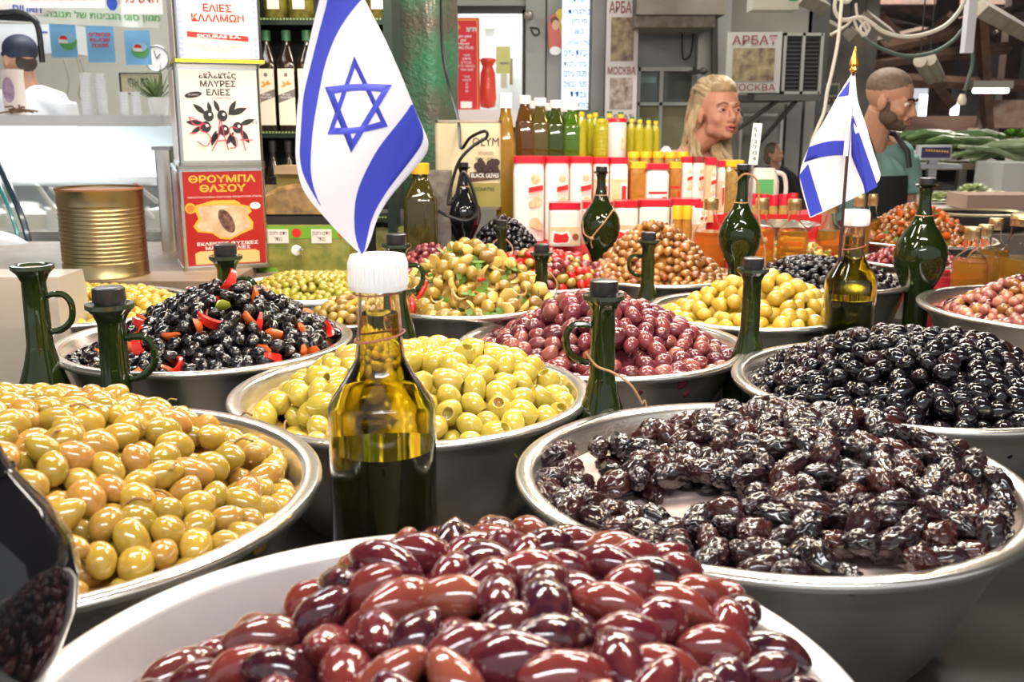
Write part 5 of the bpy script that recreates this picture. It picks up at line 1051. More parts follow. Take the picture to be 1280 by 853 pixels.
sg = mat('sign_offwhite', (.60, .55, .53), .5); mar_ = mat('maroon_print', (.20, .03, .04), .5); ph1 = mat('photo_print', (.10, .06, .04), .4, var=(.35, .28, .14), vscale=22); ph2 = mat('photo_print2', (.14, .08, .06), .4, var=(.5, .42, .34), vscale=26)
t, w, H = board('hanging_sign', 'tall white sign with maroon Cyrillic words and two pictures', 'sign', 756, 795, -12, 152, 5.6, sg, .03)
text('АРБАТ', t, mar_, (0, -.003, H*.875), w*.86, H*.09, bold=.01); text('МОСКВА', t, mar_, (0, -.003, H*.395), w*.88, H*.06, bold=.01); text('АРБАТ', t, mar_, (0, -.003, H*.03), w*.8, H*.05)
for a, b, pm in ((.47, .80, ph1), (.10, .34, ph2)):
    m = MB(); m.box(-w*.36, w*.36, -.003, 0, H*a, H*b); m.build('picture', pm, t, False)
# shutter beam, window
m = MB(); a = W(795, 52, 5.4); m.box(a.x, W(906, 50, 5.4).x, 5.4, 6.0, W(800, 18, 5.4).z, 3.3); b = struct('trim_14', m, mat('shutter_dark', (.20, .18, .14), .7, var=(.12, .1, .08), vscale=4))
m = MB(); m.box(a.x, W(893, 50, 5.45).x, 5.45, 6.0, W(800, 34, 5.45).z, W(800, 18, 5.4).z); m.build('shutter_roll', mat('shutter_rust', (.20, .16, .12), .7, var=(.3, .28, .24), vscale=25), b, False)
wt = thing('window_1', None, None, (0, 0, 0)); wt['kind'] = 'structure'
fm = mat('window_frame', (.42, .42, .38), .5); gm_ = mat('window_pane', (.10, .12, .10), .08, coat=.5); cm_ = mat('curtain', (.30, .28, .16), .8, var=(.24, .22, .12), vscale=12)
def rect(m, x0, x1, y0, y1, Y, th): a = W(x0, y1, Y); m.box(a.x, W(x1, y1, Y).x, Y, Y+th, a.z, W(x0, y0, Y).z)
for r_ in ((796, 866, 84, 89), (796, 866, 128, 132), (822, 826, 89, 200), (862, 866, 89, 200), (795, 798, 84, 200)):
    m = MB(); rect(m, *r_, 5.9, .08); m.build('window_frame', fm, wt, False)
for r_ in ((798, 822, 89, 128), (826, 862, 89, 128)):
    m = MB(); rect(m, *r_, 5.95, .02); m.build('pane', gm_, wt, False)
for r_ in ((798, 822, 132, 200), (826, 862, 132, 200)):
    m = MB(); rect(m, *r_, 5.95, .02); m.build('curtain', cm_, wt, False)
m = MB(); rect(m, 800, 820, 96, 104, 5.94, .005); m.build('awning_band', mat('aqua_band', (.2, .34, .33), .5), wt, False)
m = MB(); rect(m, 866, 905, -60, 230, 5.85, .14); pl = struct('trim_15', m, mat('pillar_concrete', (.40, .395, .37), .65, var=(.32, .31, .29), vscale=3))
m = MB(); rect(m, 795, 868, 28, 84, 5.93, .05); struct('trim_16', m, mat('blind_grey', (.24, .25, .24), .6))
m = MB(); m.tube([W(858, 92, 5.8), W(878, 89, 5.6)], .012); m.ell(W(879, 89, 5.6), (.025, .03, .02), 10, 7); tag(m.build('wall_lamp', mat('dark_metal', (.08, .07, .06), .5), None), 'small dark spotlight arm on the concrete pillar', 'lamp')
cable('wall_wire', 'thin dark wire hanging on the concrete pillar', [W(853, 30, 5.84), W(853, 68, 5.84), W(857, 74, 5.84), W(864, 66, 5.84), W(867, 40, 5.84)], .005, cb)
cable('downpipe', 'dark pipe running down the pillar beside the sign box', [W(893, 0, 5.8), W(893, 60, 5.8), W(893, 110, 5.8)], .02, mat('dark_metal', (.08, .07, .06), .5), 'pipe')
# sign box and cage
t = thing('sign_box', 'grey sign box with maroon Cyrillic words and a picture jutting from the wall', 'sign', W(940, 116, 5.0), R_(-3)); w = S(66, 5.0); H = W(940, 40, 5.0).z-t.location.z
m = MB(); m.box(-w/2, w/2, 0, .05, 0, H); m.build('sign_face', mat('sign_grey', (.40, .40, .37), .5), t, False)
text('АРБАТ', t, mar_, (0, -.003, H*.87), w*.82, H*.15, bold=.01); text('МОСКВА', t, mar_, (0, -.003, H*.09), w*.84, H*.12, bold=.01); m = MB(); m.box(-w*.38, w*.38, -.003, 0, H*.2, H*.74); m.build('picture', ph1, t, False)
t = thing('air_cooler_cage', 'dark louvred cooler cage attached right of the sign box', 'cage', W(975, 118, 5.02)); w = S(46, 5.1); H = W(975, 42, 5.05).z-t.location.z
m = MB(); m.box(0, w, 0, .7, 0, H); m.build('cage_body', mat('cage_dark', (.018, .018, .016), .6), t, False)
for k in range(14):
    m = MB(); m.box(.01, w-.01, -.012, .0, H*(.06+.065*k), H*(.06+.065*k)+.005); m.build('louvre', mat('louvre_grey', (.06, .06, .055), .5), t, False)
m = MB()
for x in (0, w*.48, w*.96): m.box(x, x+.014, -.02, .0, 0, H)
m.box(0, w, -.02, 0, 0, .014); m.box(0, w, -.02, 0, H-.014, H); m.build('cage_frame', mat('cage_frame', (.3, .3, .27), .5), t, False)
m = MB(); m.box(-.7*w, w, -.05, .7, -.03, 0); m.build('shelf_plate', mat('plate_dark', (.08, .08, .07), .5), t, False); m = MB(); m.tube([(0, .05, -.03), (-.22, .4, -.25)], .012); m.tube([(w*.5, .05, -.03), (0, .4, -.25)], .012); m.build('bracket', mat('dark_metal', (.08, .07, .06), .5), t)
t, w, H = board('exit_lamp', 'white box lamp with a green end under the roof', 'lamp', 941, 998, -12, 12, 4.6, mat('lamp_box', (.62, .62, .52), .4), .12); m = MB(); m.box(w*.28, w*.47, -.003, 0, H*.45, H*.95); m.build('green_panel', mat('green_lit', (.03, .32, .12), .4), t, False)
# doorway and passage pieces in the dark corner
for k, (r_, c) in enumerate((((945, 975, 150, 240), (.30, .29, .26)), ((978, 996, 130, 240), (.28, .27, .25)), ((1000, 1012, 125, 240), (.33, .31, .28)))):
    m = MB(); rect(m, *r_, 5.9, .06); struct('door_%d' % (k+1), m, mat('door_grey%d' % k, c, .6, var=tuple(q*.75 for q in c), vscale=5))
m = MB(); rect(m, 921, 972, 142, 145, 5.88, .03); rect(m, 971, 974, 142, 240, 5.88, .03); rect(m, 921, 924, 142, 240, 5.88, .03); struct('trim_17', m, mat('white_frame', (.55, .55, .52), .5))
# --- cables at the upper right
wc = mat('white_cable', (.62, .60, .52), .4); gc = mat('green_cable', (.10, .14, .11), .5)
cable('hanging_cable', 'thick white cable dropping in front of the dark passage', [W(1054, -20, 3.4), W(1050, 25, 3.4), W(1047, 55, 3.4), W(1040, 90, 3.4), W(1034, 115, 3.4), W(1030, 140, 3.4), W(1022, 160, 3.4), W(1014, 182, 3.4), W(1012, 215, 3.4)], .006, wc)
cable('coiled_cable', 'knotted white cable sagging across the roof beams to the right', [W(1074, -20, 3.8), W(1060, 2, 3.8), W(1046, -2, 3.8), W(1044, 14, 3.8), W(1054, 25, 3.8), W(1075, 22, 3.8), W(1088, 28, 3.8), W(1105, 40, 3.8), W(1130, 46, 3.8), W(1155, 43, 3.8), W(1180, 33, 3.8), W(1198, 15, 3.8), W(1208, -5, 3.8)], .0075, wc)
cable('cable_knot', 'loops of white cable hanging below the knot', [W(1070, 4, 3.8), W(1072, 20, 3.8), W(1080, 32, 3.8), W(1084, 42, 3.8), W(1078, 44, 3.8), W(1076, 34, 3.8), W(1082, 28, 3.8), W(1087, 36, 3.8), W(1081, 42, 3.8), W(1072, 36, 3.8), W(1066, 24, 3.8), W(1058, 32, 3.8), W(1038, 44, 3.8)], .005, wc)
cable('green_cable', 'dark green cable sagging under the roof to the hanging bulb', [W(1078, 46, 4.2), W(1095, 58, 4.2), W(1130, 70, 4.2), W(1165, 66, 4.2), W(1190, 52, 4.2), W(1206, 36, 4.2), W(1214, 50, 4.2), W(1216, 78, 4.2), W(1210, 100, 4.2), W(1205, 118, 4.2)], .008, gc)
t = thing('hanging_bulb', 'unlit round bulb hanging on the green cable', 'bulb', W(1202, 132, 4.2)); m = MB(); m.lathe([(0, 0), (.014, .003), (.019, .02), (.015, .036), (.009, .046)], 16); m.build('glass', mat('bulb_glass', (.75, .68, .52), .1, coat=.5), t); m = MB(); m.lathe([(.009, .046), (.010, .06), (0, .062)], 14); m.build('socket', cb, t)
t, w, H = board('hanging_board', 'long white board hanging from the roof beside the white cable', 'panel', 1205, 1217, -20, 66, 4.0, mat('panel_white', (.70, .70, .74), .4), .03, R_(10))
t = thing('tube_lamp', 'lit fluorescent tube lamp at the back right', 'lamp', W(1238, 116, 8.0)); l = S(49, 8.0); m = MB(); m.box(-l/2, l/2, -.04, .04, .035, .09); m.build('housing', mat('lamp_box', (.62, .62, .52), .4), t, False); m = MB(); m.tube([(-l/2+.02, 0, .015), (l/2-.02, 0, .015)], .018); m.build('tube', mat('tube_glow', (1, 1, 1), .5, emit=(.92, .97, 1), es=6), t)
for k, (a, b, Y, lb) in enumerate((((1150, 76), (1163, 98), 5.5, 'left one of the two short unlit lamp tubes under the beam'), ((1162, 74), (1173, 96), 5.5, 'right one of the two short unlit lamp tubes under the beam'), ((1222, 8), (1290, 46), 5.0, 'old wooden backed lamp at the top right corner'), ((1082, 22), (1112, 44), 6.5, 'grubby white lamp behind the cable knot'), ((1028, 30), (1044, 38), 6.5, 'short beige lamp left of the cable knot'), ((1062, 42), (1080, 54), 6.5, 'short beige lamp right of the hanging cable'), ((998, -6), (1028, 8), 5.5, 'white lamp strip at the top beside the dark passage'))):
    A, B_ = W(*a, Y), W(*b, Y+(1.2 if k == 2 else .3)); t = thing('lamp_strip', lb, 'lamp', A); m = MB(); m.tube([Vector(), B_-A], .05 if k > 1 else .035, 4 if k > 1 else 10); m.build('housing', mat('grubby_white', (.50, .46, .36), .6, var=(.36, .3, .22), vscale=9), t, False)
    m = MB(); m.tube([(0, 0, .03), Vector((0, 0, 3.5-A.z))], .004); m.build('hanger', cb, t)
t, w, H = board('bright_window', 'bright daylight opening at the far end of the market', 'window', 1148, 1180, 118, 148, 14, mat('daylight', (1, 1, 1), .5, emit=(.85, .93, 1), es=3), .02)
t, w, H = board('bright_window', 'smaller bright opening right of the dark post at the far end', 'window', 1188, 1198, 128, 144, 14, mat('daylight', (1, 1, 1), .5, emit=(.85, .93, 1), es=3), .02)
t, w, H = board('bright_window', 'pale bluish opening low behind the man', 'window', 1120, 1142, 140, 160, 13, mat('daylight', (1, 1, 1), .5, emit=(.85, .93, 1), es=3), .02)
for k, (pa, pb) in enumerate((((1100, 20), (1190, 130)), ((1190, 20), (1080, 110)), ((1060, 80), (1260, 60)), ((1130, 100), (1290, 108)), ((1225, 0), (1235, 160)), ((1100, 60), (1290, 20)))):
    A, B_ = W(*pa, 9.5), W(*pb, 10.5); m = MB(); m.tube([Vector(), B_-A], .06, 4); tag(m.build('wooden_beam', mat('brown_beam', (.20, .12, .08), .7, var=(.09, .05, .035), vscale=5), None, False, loc=A), ['old brown roof beam sloping down to the right', 'old brown roof beam sloping down to the left', 'nearly level brown beam behind the sagging cable', 'low level brown beam above the bright openings', 'upright brown beam at the far right', 'brown beam rising to the right under the roof'][k], 'beam')
t, w, H = board('striped_awning', 'red and white striped cloth at the back right stall', 'awning', 1236, 1262, 166, 180, 9, mat('awning_white', (.6, .5, .5), .6), .02)
m = MB()
for k in range(5): m.box(-w/2+k*w/5, -w/2+(k+.5)*w/5, -.004, 0, 0, H)
m.build('stripe', mat('awning_red', (.35, .05, .06), .6), t, False)
t, w, H = board('pink_wall_panel', 'pink and cream hoarding behind the vegetable stall', 'panel', 1120, 1240, 145, 175, 11, mat('pink_hoard', (.62, .36, .32), .6, var=(.72, .55, .38), vscale=1.5), .04)
t, w, H = board('reed_screen', 'brown reed screen hanging below the tube lamp', 'screen', 1222, 1300, 125, 160, 10.5, mat('reed', (.34, .20, .15), .8, var=(.5, .38, .3), vscale=8), .04)
t, w, H = board('price_board', 'small cream price board on the pink hoarding', 'sign', 1208, 1222, 160, 172, 10, mat('board_cream', (.6, .45, .3), .6), .02)
# old radio shelf between the cables and the flag
t, w, H = board('wall_radio', 'old beige radio on a shelf behind the small flag', 'radio', 1020, 1049, 104, 121, 6.3, mat('radio_beige', (.34, .35, .28), .5), .1); m = MB(); m.box(-w*.42, w*.42, -.004, 0, H*.15, H*.85); m.build('grille', mat('radio_dark', (.08, .1, .08), .6), t, False)
t, w, H = board('switch_board', 'dark panel with a row of round knobs under the radio', 'panel', 1018, 1046, 122, 129, 6.3, mat('panel_dark', (.06, .05, .04), .5), .06)
for k in range(4):
    m = MB(); m.ell((-w*.35+k*w*.23, -.01, H*.5), (w*.07, .012, w*.07), 10, 6); m.build('knob', mat('knob_tan', (.45, .32, .2), .5), t)
t, w, H = board('paper_note', 'pale paper note below the row of knobs', 'note', 1024, 1037, 131, 141, 6.3, mat('paper_pale', (.5, .5, .42), .6), .01)
# ------------------------------------------------------------------ deli counter at the left
DY = 3.35; zt = W(100, 144, DY).z; x0, x1 = -3.2, W(207, 150, DY).x
t = thing('deli_counter', 'glass fronted deli counter with white top shelf at the left', 'counter', (0, DY, 0))
wl = mat('counter_white', (.80, .82, .83), .25, coat=.4)
m = MB(); m.rbox(x0, x1, -.02, .55, W(100, 158, DY).z, zt, .015, 3); m.build('top_shelf', wl, t, False)
m = MB(); m.box(x0, x1, .62, .66, .3, zt-.03); m.build('back_panel', mat('pale_panel', (.70, .76, .78), .3, coat=.3), t, False)
zf = W(100, 292, DY).z; zg = W(100, 235, DY+.3).z
m = MB(); m.box(x0, x1, .0, .62, 0, zf-.1); m.build('cabinet', mat('cabinet_dark', (.05, .055, .06), .35), t, False)
m = MB(); m.box(x0, x1, -.01, .62, zf-.1, zf-.06); m.build('steel_ledge', steel, t, False)
m = MB(); m.box(x0, x1, .30, .62, W(100, 232, DY+.3).z, W(100, 228, DY+.3).z+.02); m.build('inner_shelf', wl, t, False)
m = MB(); m.box(x0, x1, .10, .62, W(100, 290, DY+.1).z-.03, W(100, 290, DY+.1).z); m.build('inner_floor', steel, t, False)
m = MB(); gv = []; N = 14; zz0, zz1 = zf-.06, W(100, 158, DY).z
for xx in (x0, x1-.02):
    for th_ in (0, .008):
        for i in range(N+1): q = i/N; gv.append((xx, -.02+.0*q-.22*math.sin(PI/2*(1-q))*.0-.16*(1-q**2)+th_, zz0+(zz1-zz0)*q))
a = N+1; m.add(gv, [(i, i+1, 2*a+i+1, 2*a+i) for i in range(N)]+[(a+i, 3*a+i, 3*a+i+1, a+i+1) for i in range(N)]); m.build('curved_glass', mat('counter_glass', (.93, .97, .98), .02, trans=1, ior=1.05, alpha=.35), t)
m = MB(); P = []
gx = W(30, 230, DY).x
for i in range(N+1): q = i/N; P.append((W(2+64*math.sin(PI/2*(1-q)), 230, DY).x, -.10-.10*(1-q**2), zz0+(zz1-zz0)*q*.98))
m.tube(P, .010, 6); m.build('glass_edge', mat('edge_dark', (.03, .06, .09), .2, coat=.5), t); m = MB(); m.tube([(a_-.03, b_-.0, c_) for a_, b_, c_ in P], .006, 6); m.build('glass_edge', mat('edge_teal', (.05, .35, .33), .2, coat=.5), t)
m = MB(); m.tube([(-2.6, .3, zt-.06), (-1.55, .3, zt-.06)], .014); m.build('lamp_tube', mat('case_tube', (1, 1, 1), .5, emit=(.9, .97, 1), es=6), t)
area((-1.9, DY+.3, zt-.08), (0, 0, 0), 1.2, .1, 4.5, (.93, .98, 1))
# cheeses and scoops in the case
rg = random.Random(8)
chs = [(.82, .78, .66), (.85, .83, .78), (.80, .62, .30), (.55, .18, .06), (.78, .80, .70)]
for k in range(9):
    px0 = -20+k*25; c = chs[[0, 1, 0, 1, 4, 1, 1, 3, 1][k]]; a = W(px0, 290, DY+.15); t = thing('cheese_tray', ['white cheese tray at the left end of the deli case', 'cream cheese block left of the glass edge', 'pale cheese tray beneath the glass edge', 'white cheese slab right of the glass edge', 'greenish white cheese slab left of the gold can', 'white cheese block hidden behind the gold can', 'white cheese block right behind the gold can', 'orange brown cheese block between the gold can and the tins', 'pale cheese block beside the tins'][k], 'cheese', (a.x, DY+.25, a.z), 0, None)
    w = S(23, DY+.2); H = .055+.03*rg.random(); m = MB(); m.rbox(0, w, -.08, .08, .006, H, .01, 3); m.build('cheese', mat('cheese%d' % [0, 1, 0, 1, 4, 1, 1, 3, 1][k], c, .5, bump=.3, bscale=40), t); m = MB(); m.rbox(-.004, w+.004, -.085, .085, 0, .01, .01, 3); m.build('tray', white_pl, t)
for k, (a, b) in enumerate((((48, 232), (75, 270)), ((65, 236), (88, 262)), ((0, 238), (-8, 268)), ((176, 236), (196, 252)), ((178, 260), (190, 272)))):
    A, B_ = W(*a, DY+.1), W(*b, DY+.16); t = thing('scoop', ['clear scoop handle left in the deli case', 'clear scoop handle beside the gold can in the deli case', 'clear scoop at the left edge of the deli case', 'scoop with a red knob right of the gold can', 'white scoop below the red knobbed one'][k], 'scoop', A); m = MB(); m.tube([Vector(), B_-A], [.006, .010]); m.build('handle', white_pl if k > 2 else mat('frosted_plastic', (.85, .8, .74), .3), t)
    if k == 3: m = MB(); m.ell((-.012, 0, 0), (.012, .01, .016), 10, 6); m.build('knob', red_print, t)
t = thing('silver_pillar', 'shiny steel corner post of the deli counter beside the tins', 'post', (W(207, 300, 2.75).x, 2.80, 1.222)); H = W(205, 188, 2.75).z-1.222; m = MB(); m.rbox(-.022, .022, -.03, .03, 0, H, .008, 2); m.build('post_body', steel, t); m = MB(); m.box(-.026, .026, -.034, .034, H, H+.01); m.build('post_cap', steel_dull, t, False)
# shelf top objects
def cups(label, px0, px1, py0, py1, Y, n=12):
    a = W(px0, py1, Y); b = W(px1, py0, Y); w = W(px1, py1, Y).x-a.x; t = thing('cup_stack', label, 'cups', (a.x+w/2, Y, zt)); H = b.z-zt
    for k in range(n):
        m = MB(); z = H*k/n; m.lathe([(w*.36, z), (w*.44, z+H/n*.8), (w*.5, z+H/n*.85), (w*.5, z+H/n*1.0)], 20); m.build('cup', mat('clear_cup', (.86, .87, .86), .12, coat=.5), t)
cups('tall stack of clear plastic cups on the deli counter', 103, 119, 91, 143, 3.45, 14); cups('second tall stack of clear cups right of the first', 121, 136, 92, 143, 3.46, 14)
cups('short wide stack of clear cups left of the plant', 150, 163, 115, 143, 3.45, 7); cups('short stack of clear cups touching the plant', 165, 178, 115, 143, 3.5, 7)
p = W(193, 143, 3.55); t = thing('potted_plant', 'small green plant in a white pot on the deli counter', 'plant', (p.x, 3.6, zt)); m = MB(); m.lathe([(0, 0), (.028, 0), (.036, .06), (.034, .062), (0, .055)], 20); m.build('pot', white_pl, t)
m = MB(); rg = random.Random(3)
for k in range(60):
    a = rg.random()*2*PI; el = rg.uniform(.2, 1.2); l = rg.uniform(.05, .15); d_ = Vector((math.cos(a)*math.cos(el)-.25, math.sin(a)*math.cos(el), math.sin(el)))*l; s_ = Vector((-math.sin(a), math.cos(a), 0))*.006
    m.add([(0, 0, .05), Vector((0, 0, .05))+d_*.5+s_, Vector((0, 0, .05))+d_, Vector((0, 0, .05))+d_*.5-s_], [(0, 1, 2, 3)])
o = m.build('leaves', mat('plant_green', (.10, .17, .06), .5, var=(.2, .3, .1), vscale=40), t); o['kind'] = 'stuff'
p = W(11, 143, 3.4); t = thing('picture_canister', 'cream canister with a purple portrait at the left edge', 'canister', (p.x, 3.45, zt)); r = S(26, 3.4)/2; H = W(11, 86, 3.4).z-zt; m = MB(); m.lathe([(0, 0), (r, 0), (r, H-.01), (r*1.04, H-.008), (r*1.04, H), (0, H)], 28); m.build('canister_body', mat('cream_print', (.8, .7, .62), .4), t); m = MB(); m.poly([(q_, -r*1.01, z_) for q_, z_ in disc(0, H*.55, r*.55, H*.28)], .002); m.build('portrait', mat('purple_print', (.32, .2, .34), .5, var=(.55, .42, .55), vscale=40), t)
t = thing('twig_bow', 'brown twig bow lying before the canister', 'ornament', (W(22, 143, 3.34).x, 3.36, zt)); m = MB(); rg = random.Random(9)
for k in range(26): a = rg.random()*PI; l = rg.uniform(.03, .08); m.tube([(0, 0, .01), (math.cos(a)*l*.5, -.005, .01+math.sin(a)*l*.3), (math.cos(a)*l, rg.uniform(-.01, .01), .004+math.sin(a)*l*.35)], .003, 5)
m.build('twigs', mat('twig_brown', (.24, .14, .09), .7), t)
# posters and banner
BY = 4.6
bp = mat('poster_blue', (.22, .50, .80), .5); gp = mat('poster_green', (.12, .42, .12), .5)
for k, (a, b, c, e) in enumerate(((64, 98, 26, 72), (110, 145, 32, 78), (157, 190, 38, 81))):
    t, w, H = board('blue_poster', ['blue poster with green picture, left of three', 'blue poster with red Hebrew letters, middle of three', 'blue poster with round house picture, right of three'][k], 'poster', a, b, c, e, BY, bp, .006, R_(-6))
    if k != 1:
        pol(t, 'round_picture', gp, disc(.1*w if k else .2*w, H*.42, w*.34, H*.22), -.003); pol(t, 'sky_part', mat('sky_print', (.3, .6, .85), .5), disc(.1*w if k else .2*w, H*.52, w*.30, H*.14), -.005); pol(t, 'house_print', white_m, [(-.15*w, H*.4), (w*.2, H*.38), (w*.2, H*.5), (-.15*w, H*.52)], -.007); pol(t, 'roof_print', red_print, [(-.12*w, H*.5), (w*.22, H*.48), (w*.15, H*.58), (-.02*w, H*.6)], -.009)
    else: text(HEB('מבשלים\nשבועות\nתנובה'), t, red_print, (0, -.003, H*.62), w*.8, H*.42, bold=.03)
t, w, H = board('hebrew_banner', 'long white banner with green Hebrew lettering above the posters', 'banner', -60, 203, 2, 30, 4.55, mat('banner_white', (.80, .82, .72), .5), .008)
t.rotation_euler = (0, R_(2.6), R_(-3))
text(HEB('מגוון סוגי הגבינות של תנובה:'), t, gp, (w*.22, -.003, H*.42), w*.56, H*.42, bold=.02)
pol(t, 'name_plate', mat('plate_pink', (.8, .72, .66), .5), disc(-w*.14, H*.62, w*.14, H*.26), -.003); text(HEB('האחים'), t, blue_print, (-w*.14, -.0045, H*.62), w*.14, H*.3, bold=.03)
for k, (a, b, lb) in enumerate(((30, 132, 'white sign with dark red Hebrew letters above the banner'), (152, 204, 'white sign with red marker writing next to the top tin'))):
    t, w, H = board('white_sign', lb, 'sign', a, b, -40, 10+k*8, 4.45, white_m, .006); text(HEB('ג נוסטלגים') if k == 0 else HEB('חדש 59'), t, red_print, (0, -.003, H*.3 if k == 0 else H*.35), w*.8, H*.2)
pol(thing('blue_emblem', 'round blue and white emblem beside the red writing', 'sign', W(140, 4, 4.40)), 'ring', blue_print, disc(0, 0, .022, .03), 0)
t = thing('white_cooler', 'white wall unit above the man in the cap', 'appliance', W(36, 67, 4.7)); w = S(105, 4.7); H = W(36, 30, 4.7).z-t.location.z; m = MB(); m.rbox(-w/2, w/2, 0, .2, 0, H, .03, 4); m.build('unit_body', wl, t, False); m = MB(); m.box(w*.12, w*.24, -.003, 0, H*.70, H*.75); m.build('blue_mark', blue_print, t, False)
t = thing('hood_lamp', 'black curved lamp hood hanging at the upper left', 'lamp', W(52, 78, 4.2)); o0 = t.location; m = MB(); m.tube([q-o0 for q in spline([W(-5, 18, 4.2), W(20, 15, 4.2), W(38, 22, 4.2), W(48, 36, 4.2), W(53, 78, 4.2)])], [.03]*6+[.02]*6+[.012]*20 if False else .012, 8); m.build('arm', cb, t); m = MB(); m.poly([q-o0 for q in (W(-10, 12, 4.2), W(20, 12, 4.2), W(36, 18, 4.2), W(44, 27, 4.2), W(-10, 24, 4.2))], .05); m.build('hood', cb, t, False)
t = thing('wall_clock', 'round white wall clock beside the top tins', 'clock', W(196, 73, 4.9)); m = MB(); m.poly([(a, 0, b) for a, b in disc(0, 0, .055, .055, 28)], .02); m.build('dial', white_m, t, False); m = MB(); m.tube([(.057*math.cos(q), -.002, .057*math.sin(q)) for q in np.linspace(0, 2*PI, 33)], .004, 6); m.build('rim', steel_dull, t); m = MB(); m.tube([(0, -.004, 0), (.018, -.004, .02)], .002, 4); m.tube([(0, -.004, 0), (-.01, -.004, .035)], .002, 4); m.build('hand', black_m, t)
t, w, H = board('framed_sign', 'cream framed sign with black Hebrew letters behind the plant', 'sign', 151, 204, 91, 118, 4.7, mat('frame_cream', (.70, .62, .42), .5), .01); text(HEB('בית אוחי'), t, black_m, (-w*.05, -.003, H*.55), w*.5, H*.4, bold=.02); m = MB()
for q in ((-.5, .5, 0, .05), (-.5, .5, .95, 1), (-.5, -.47, 0, 1), (.47, .5, 0, 1)): m.box(q[0]*w, q[1]*w, -.006, 0, q[2]*H, q[3]*H)
m.build('frame', black_m, t, False)
for k, (px, py) in enumerate(((80, 75), (95, 70), (100, 74))): cable('hanging_wire', ['thin wire on the cream wall left of the cups', 'second thin wire on the cream wall', 'third thin wire nearest the cup stacks'][k], [W(px, py, 5.2), W(px+6, py+25, 5.2), W(px+4, py+50, 5.2), W(px+14, py+62, 5.2)], .004, mat('old_wire', (.35, .3, .22), .6))
t, w, H = board('grey_bag', 'pale grey rounded plastic cover at the left edge behind the jug', 'cover', -60, 64, 290, 352, 2.9, wl, .0); 
for c_ in list(KIDS.get(t.name, [])): bpy.data.objects.remove(c_)
m = MB(); m.ell((-.05, .05, 0), (w*.55, .12, H*1.0), 20, 12); m.build('cover_body', mat('cover_grey', (.62, .64, .68), .35), t)
# ------------------------------------------------------------------ vegetable stall at the right
t = thing('vegetable_stall', 'steel topped vegetable stall behind the salads at the right', 'stall', (0, 4.6, 0)); zz = W(1200, 262, 4.2).z
m = MB(); m.box(W(1160, 262, 4.2).x, 4.2, -.4, .9, zz-.04, zz); m.build('table_top', mat('stall_top', (.55, .5, .45), .4, .4), t, False); m = MB(); m.box(W(1160, 262, 4.2).x+.05, 4.2, -.3, .8, 0, zz-.04); m.build('front_panel', mat('stall_dark', (.12, .1, .09), .6), t, False)
m = MB(); zz2 = W(1200, 204, 5.4).z; m.box(W(1130, 204, 5.4).x, 4.6, .7, 1.6, zz2-.03, zz2); m.build('upper_shelf', mat('shelf_wood', (.32, .25, .17), .6), t, False)
for x in (2.35, 2.75, 3.3): m = MB(); m.box(x, x+.04, .72, .76, zz, zz2-.03); m.build('shelf_post', steel_dull, t, False)
m = MB(); m.box(W(1130, 204, 5.4).x, 4.6, 1.5, 1.55, zz, zz2); m.build('back_board', mat('shadow_board', (.05, .05, .045), .7), t, False)  # shade below the upper shelf put into this board's dark colour
lf = [mat('leek_green', (.10, .19, .06), .4, var=(.35, .42, .25), vscale=12), mat('pale_stem', (.62, .68, .48), .4), mat('lettuce', (.22, .45, .05), .5), mat('dark_cucumber', (.06, .12, .04), .3, var=(.15, .25, .09), vscale=20)]
rg = random.Random(12)
for k in range(26):
    px = 1155+rg.random()*70; py = 186-rg.random()*14; A = W(px, py, 5.5); l = .30; a = rg.uniform(-.3, .3); m = MB(); m.tube([(-l/2, 0, 0), (-l*.2, 0, .025), (l*.2, 0, .02), (l/2, 0, -.01)], [.012, .022, .022, .012], 8); tag(m.build('cucumber', lf[3], None, loc=(A.x, 5.5+rg.uniform(-.12, .3), A.z), rot=(0, a*.5, a)), 'dark green cucumber in the pile left of the leeks', 'cucumber', 'cucumbers on the vegetable stall')
for k in range(34):
    px = 1212+rg.random()*80; py = 198-rg.random()*20; A = W(px, py, 5.3); l = .42; a = rg.uniform(-.25, .25); m = MB(); m.mi = 0; m.tube([(-l/2, 0, -.01), (0, 0, .02), (l/2, 0, .0)], [.008, .016, .014], 8); tag(m.build('leek', lf[0] if k % 3 else lf[1], None, loc=(A.x, 5.3+rg.uniform(-.1, .4), A.z), rot=(0, a, a)), 'leafy green leek stalk in the wrapped bundle on the upper shelf', 'leek', 'leeks on the vegetable stall')
def lettuce(name, label, c, r, mt, seed, group=None):
    t = thing(name, label, 'lettuce', c, 0, group); rg = random.Random(seed); m = MB()
    for k in range(26):
        a = rg.random()*2*PI; el = rg.uniform(.1, 1.4); d_ = Vector((math.cos(a)*math.cos(el), math.sin(a)*math.cos(el), math.sin(el)*.7))*r; s_ = Vector((-math.sin(a), math.cos(a), .2))*r*.35
        m.add([Vector(), d_*.5+s_, d_*.95+s_*.6, d_, d_*.95-s_*.6, d_*.5-s_, d_*.6+Vector((0, 0, r*.15))], [(0, 1, 6), (1, 2, 6), (2, 3, 6), (3, 4, 6), (4, 5, 6), (5, 0, 6)])
    m.build('leaves', mt, t)
for k, px in enumerate((1266, 1282)): lettuce('green_lettuce', ['bright green lettuce at the right edge, left of two', 'bright green lettuce cut by the right edge'][k], W(px, 172, 5.6), .07, lf[2], k)
for k in range(9): lettuce('chicory_head', 'pale leafy head in the row on the lower stall', W(1172+k*10, 250-abs((k-5))*-.5-(8 if 3 < k < 6 else 0), 4.5), .065, mat('chicory', (.55, .62, .30), .5, var=(.75, .78, .6), vscale=25), k+5, 'pale leafy heads on the lower stall')
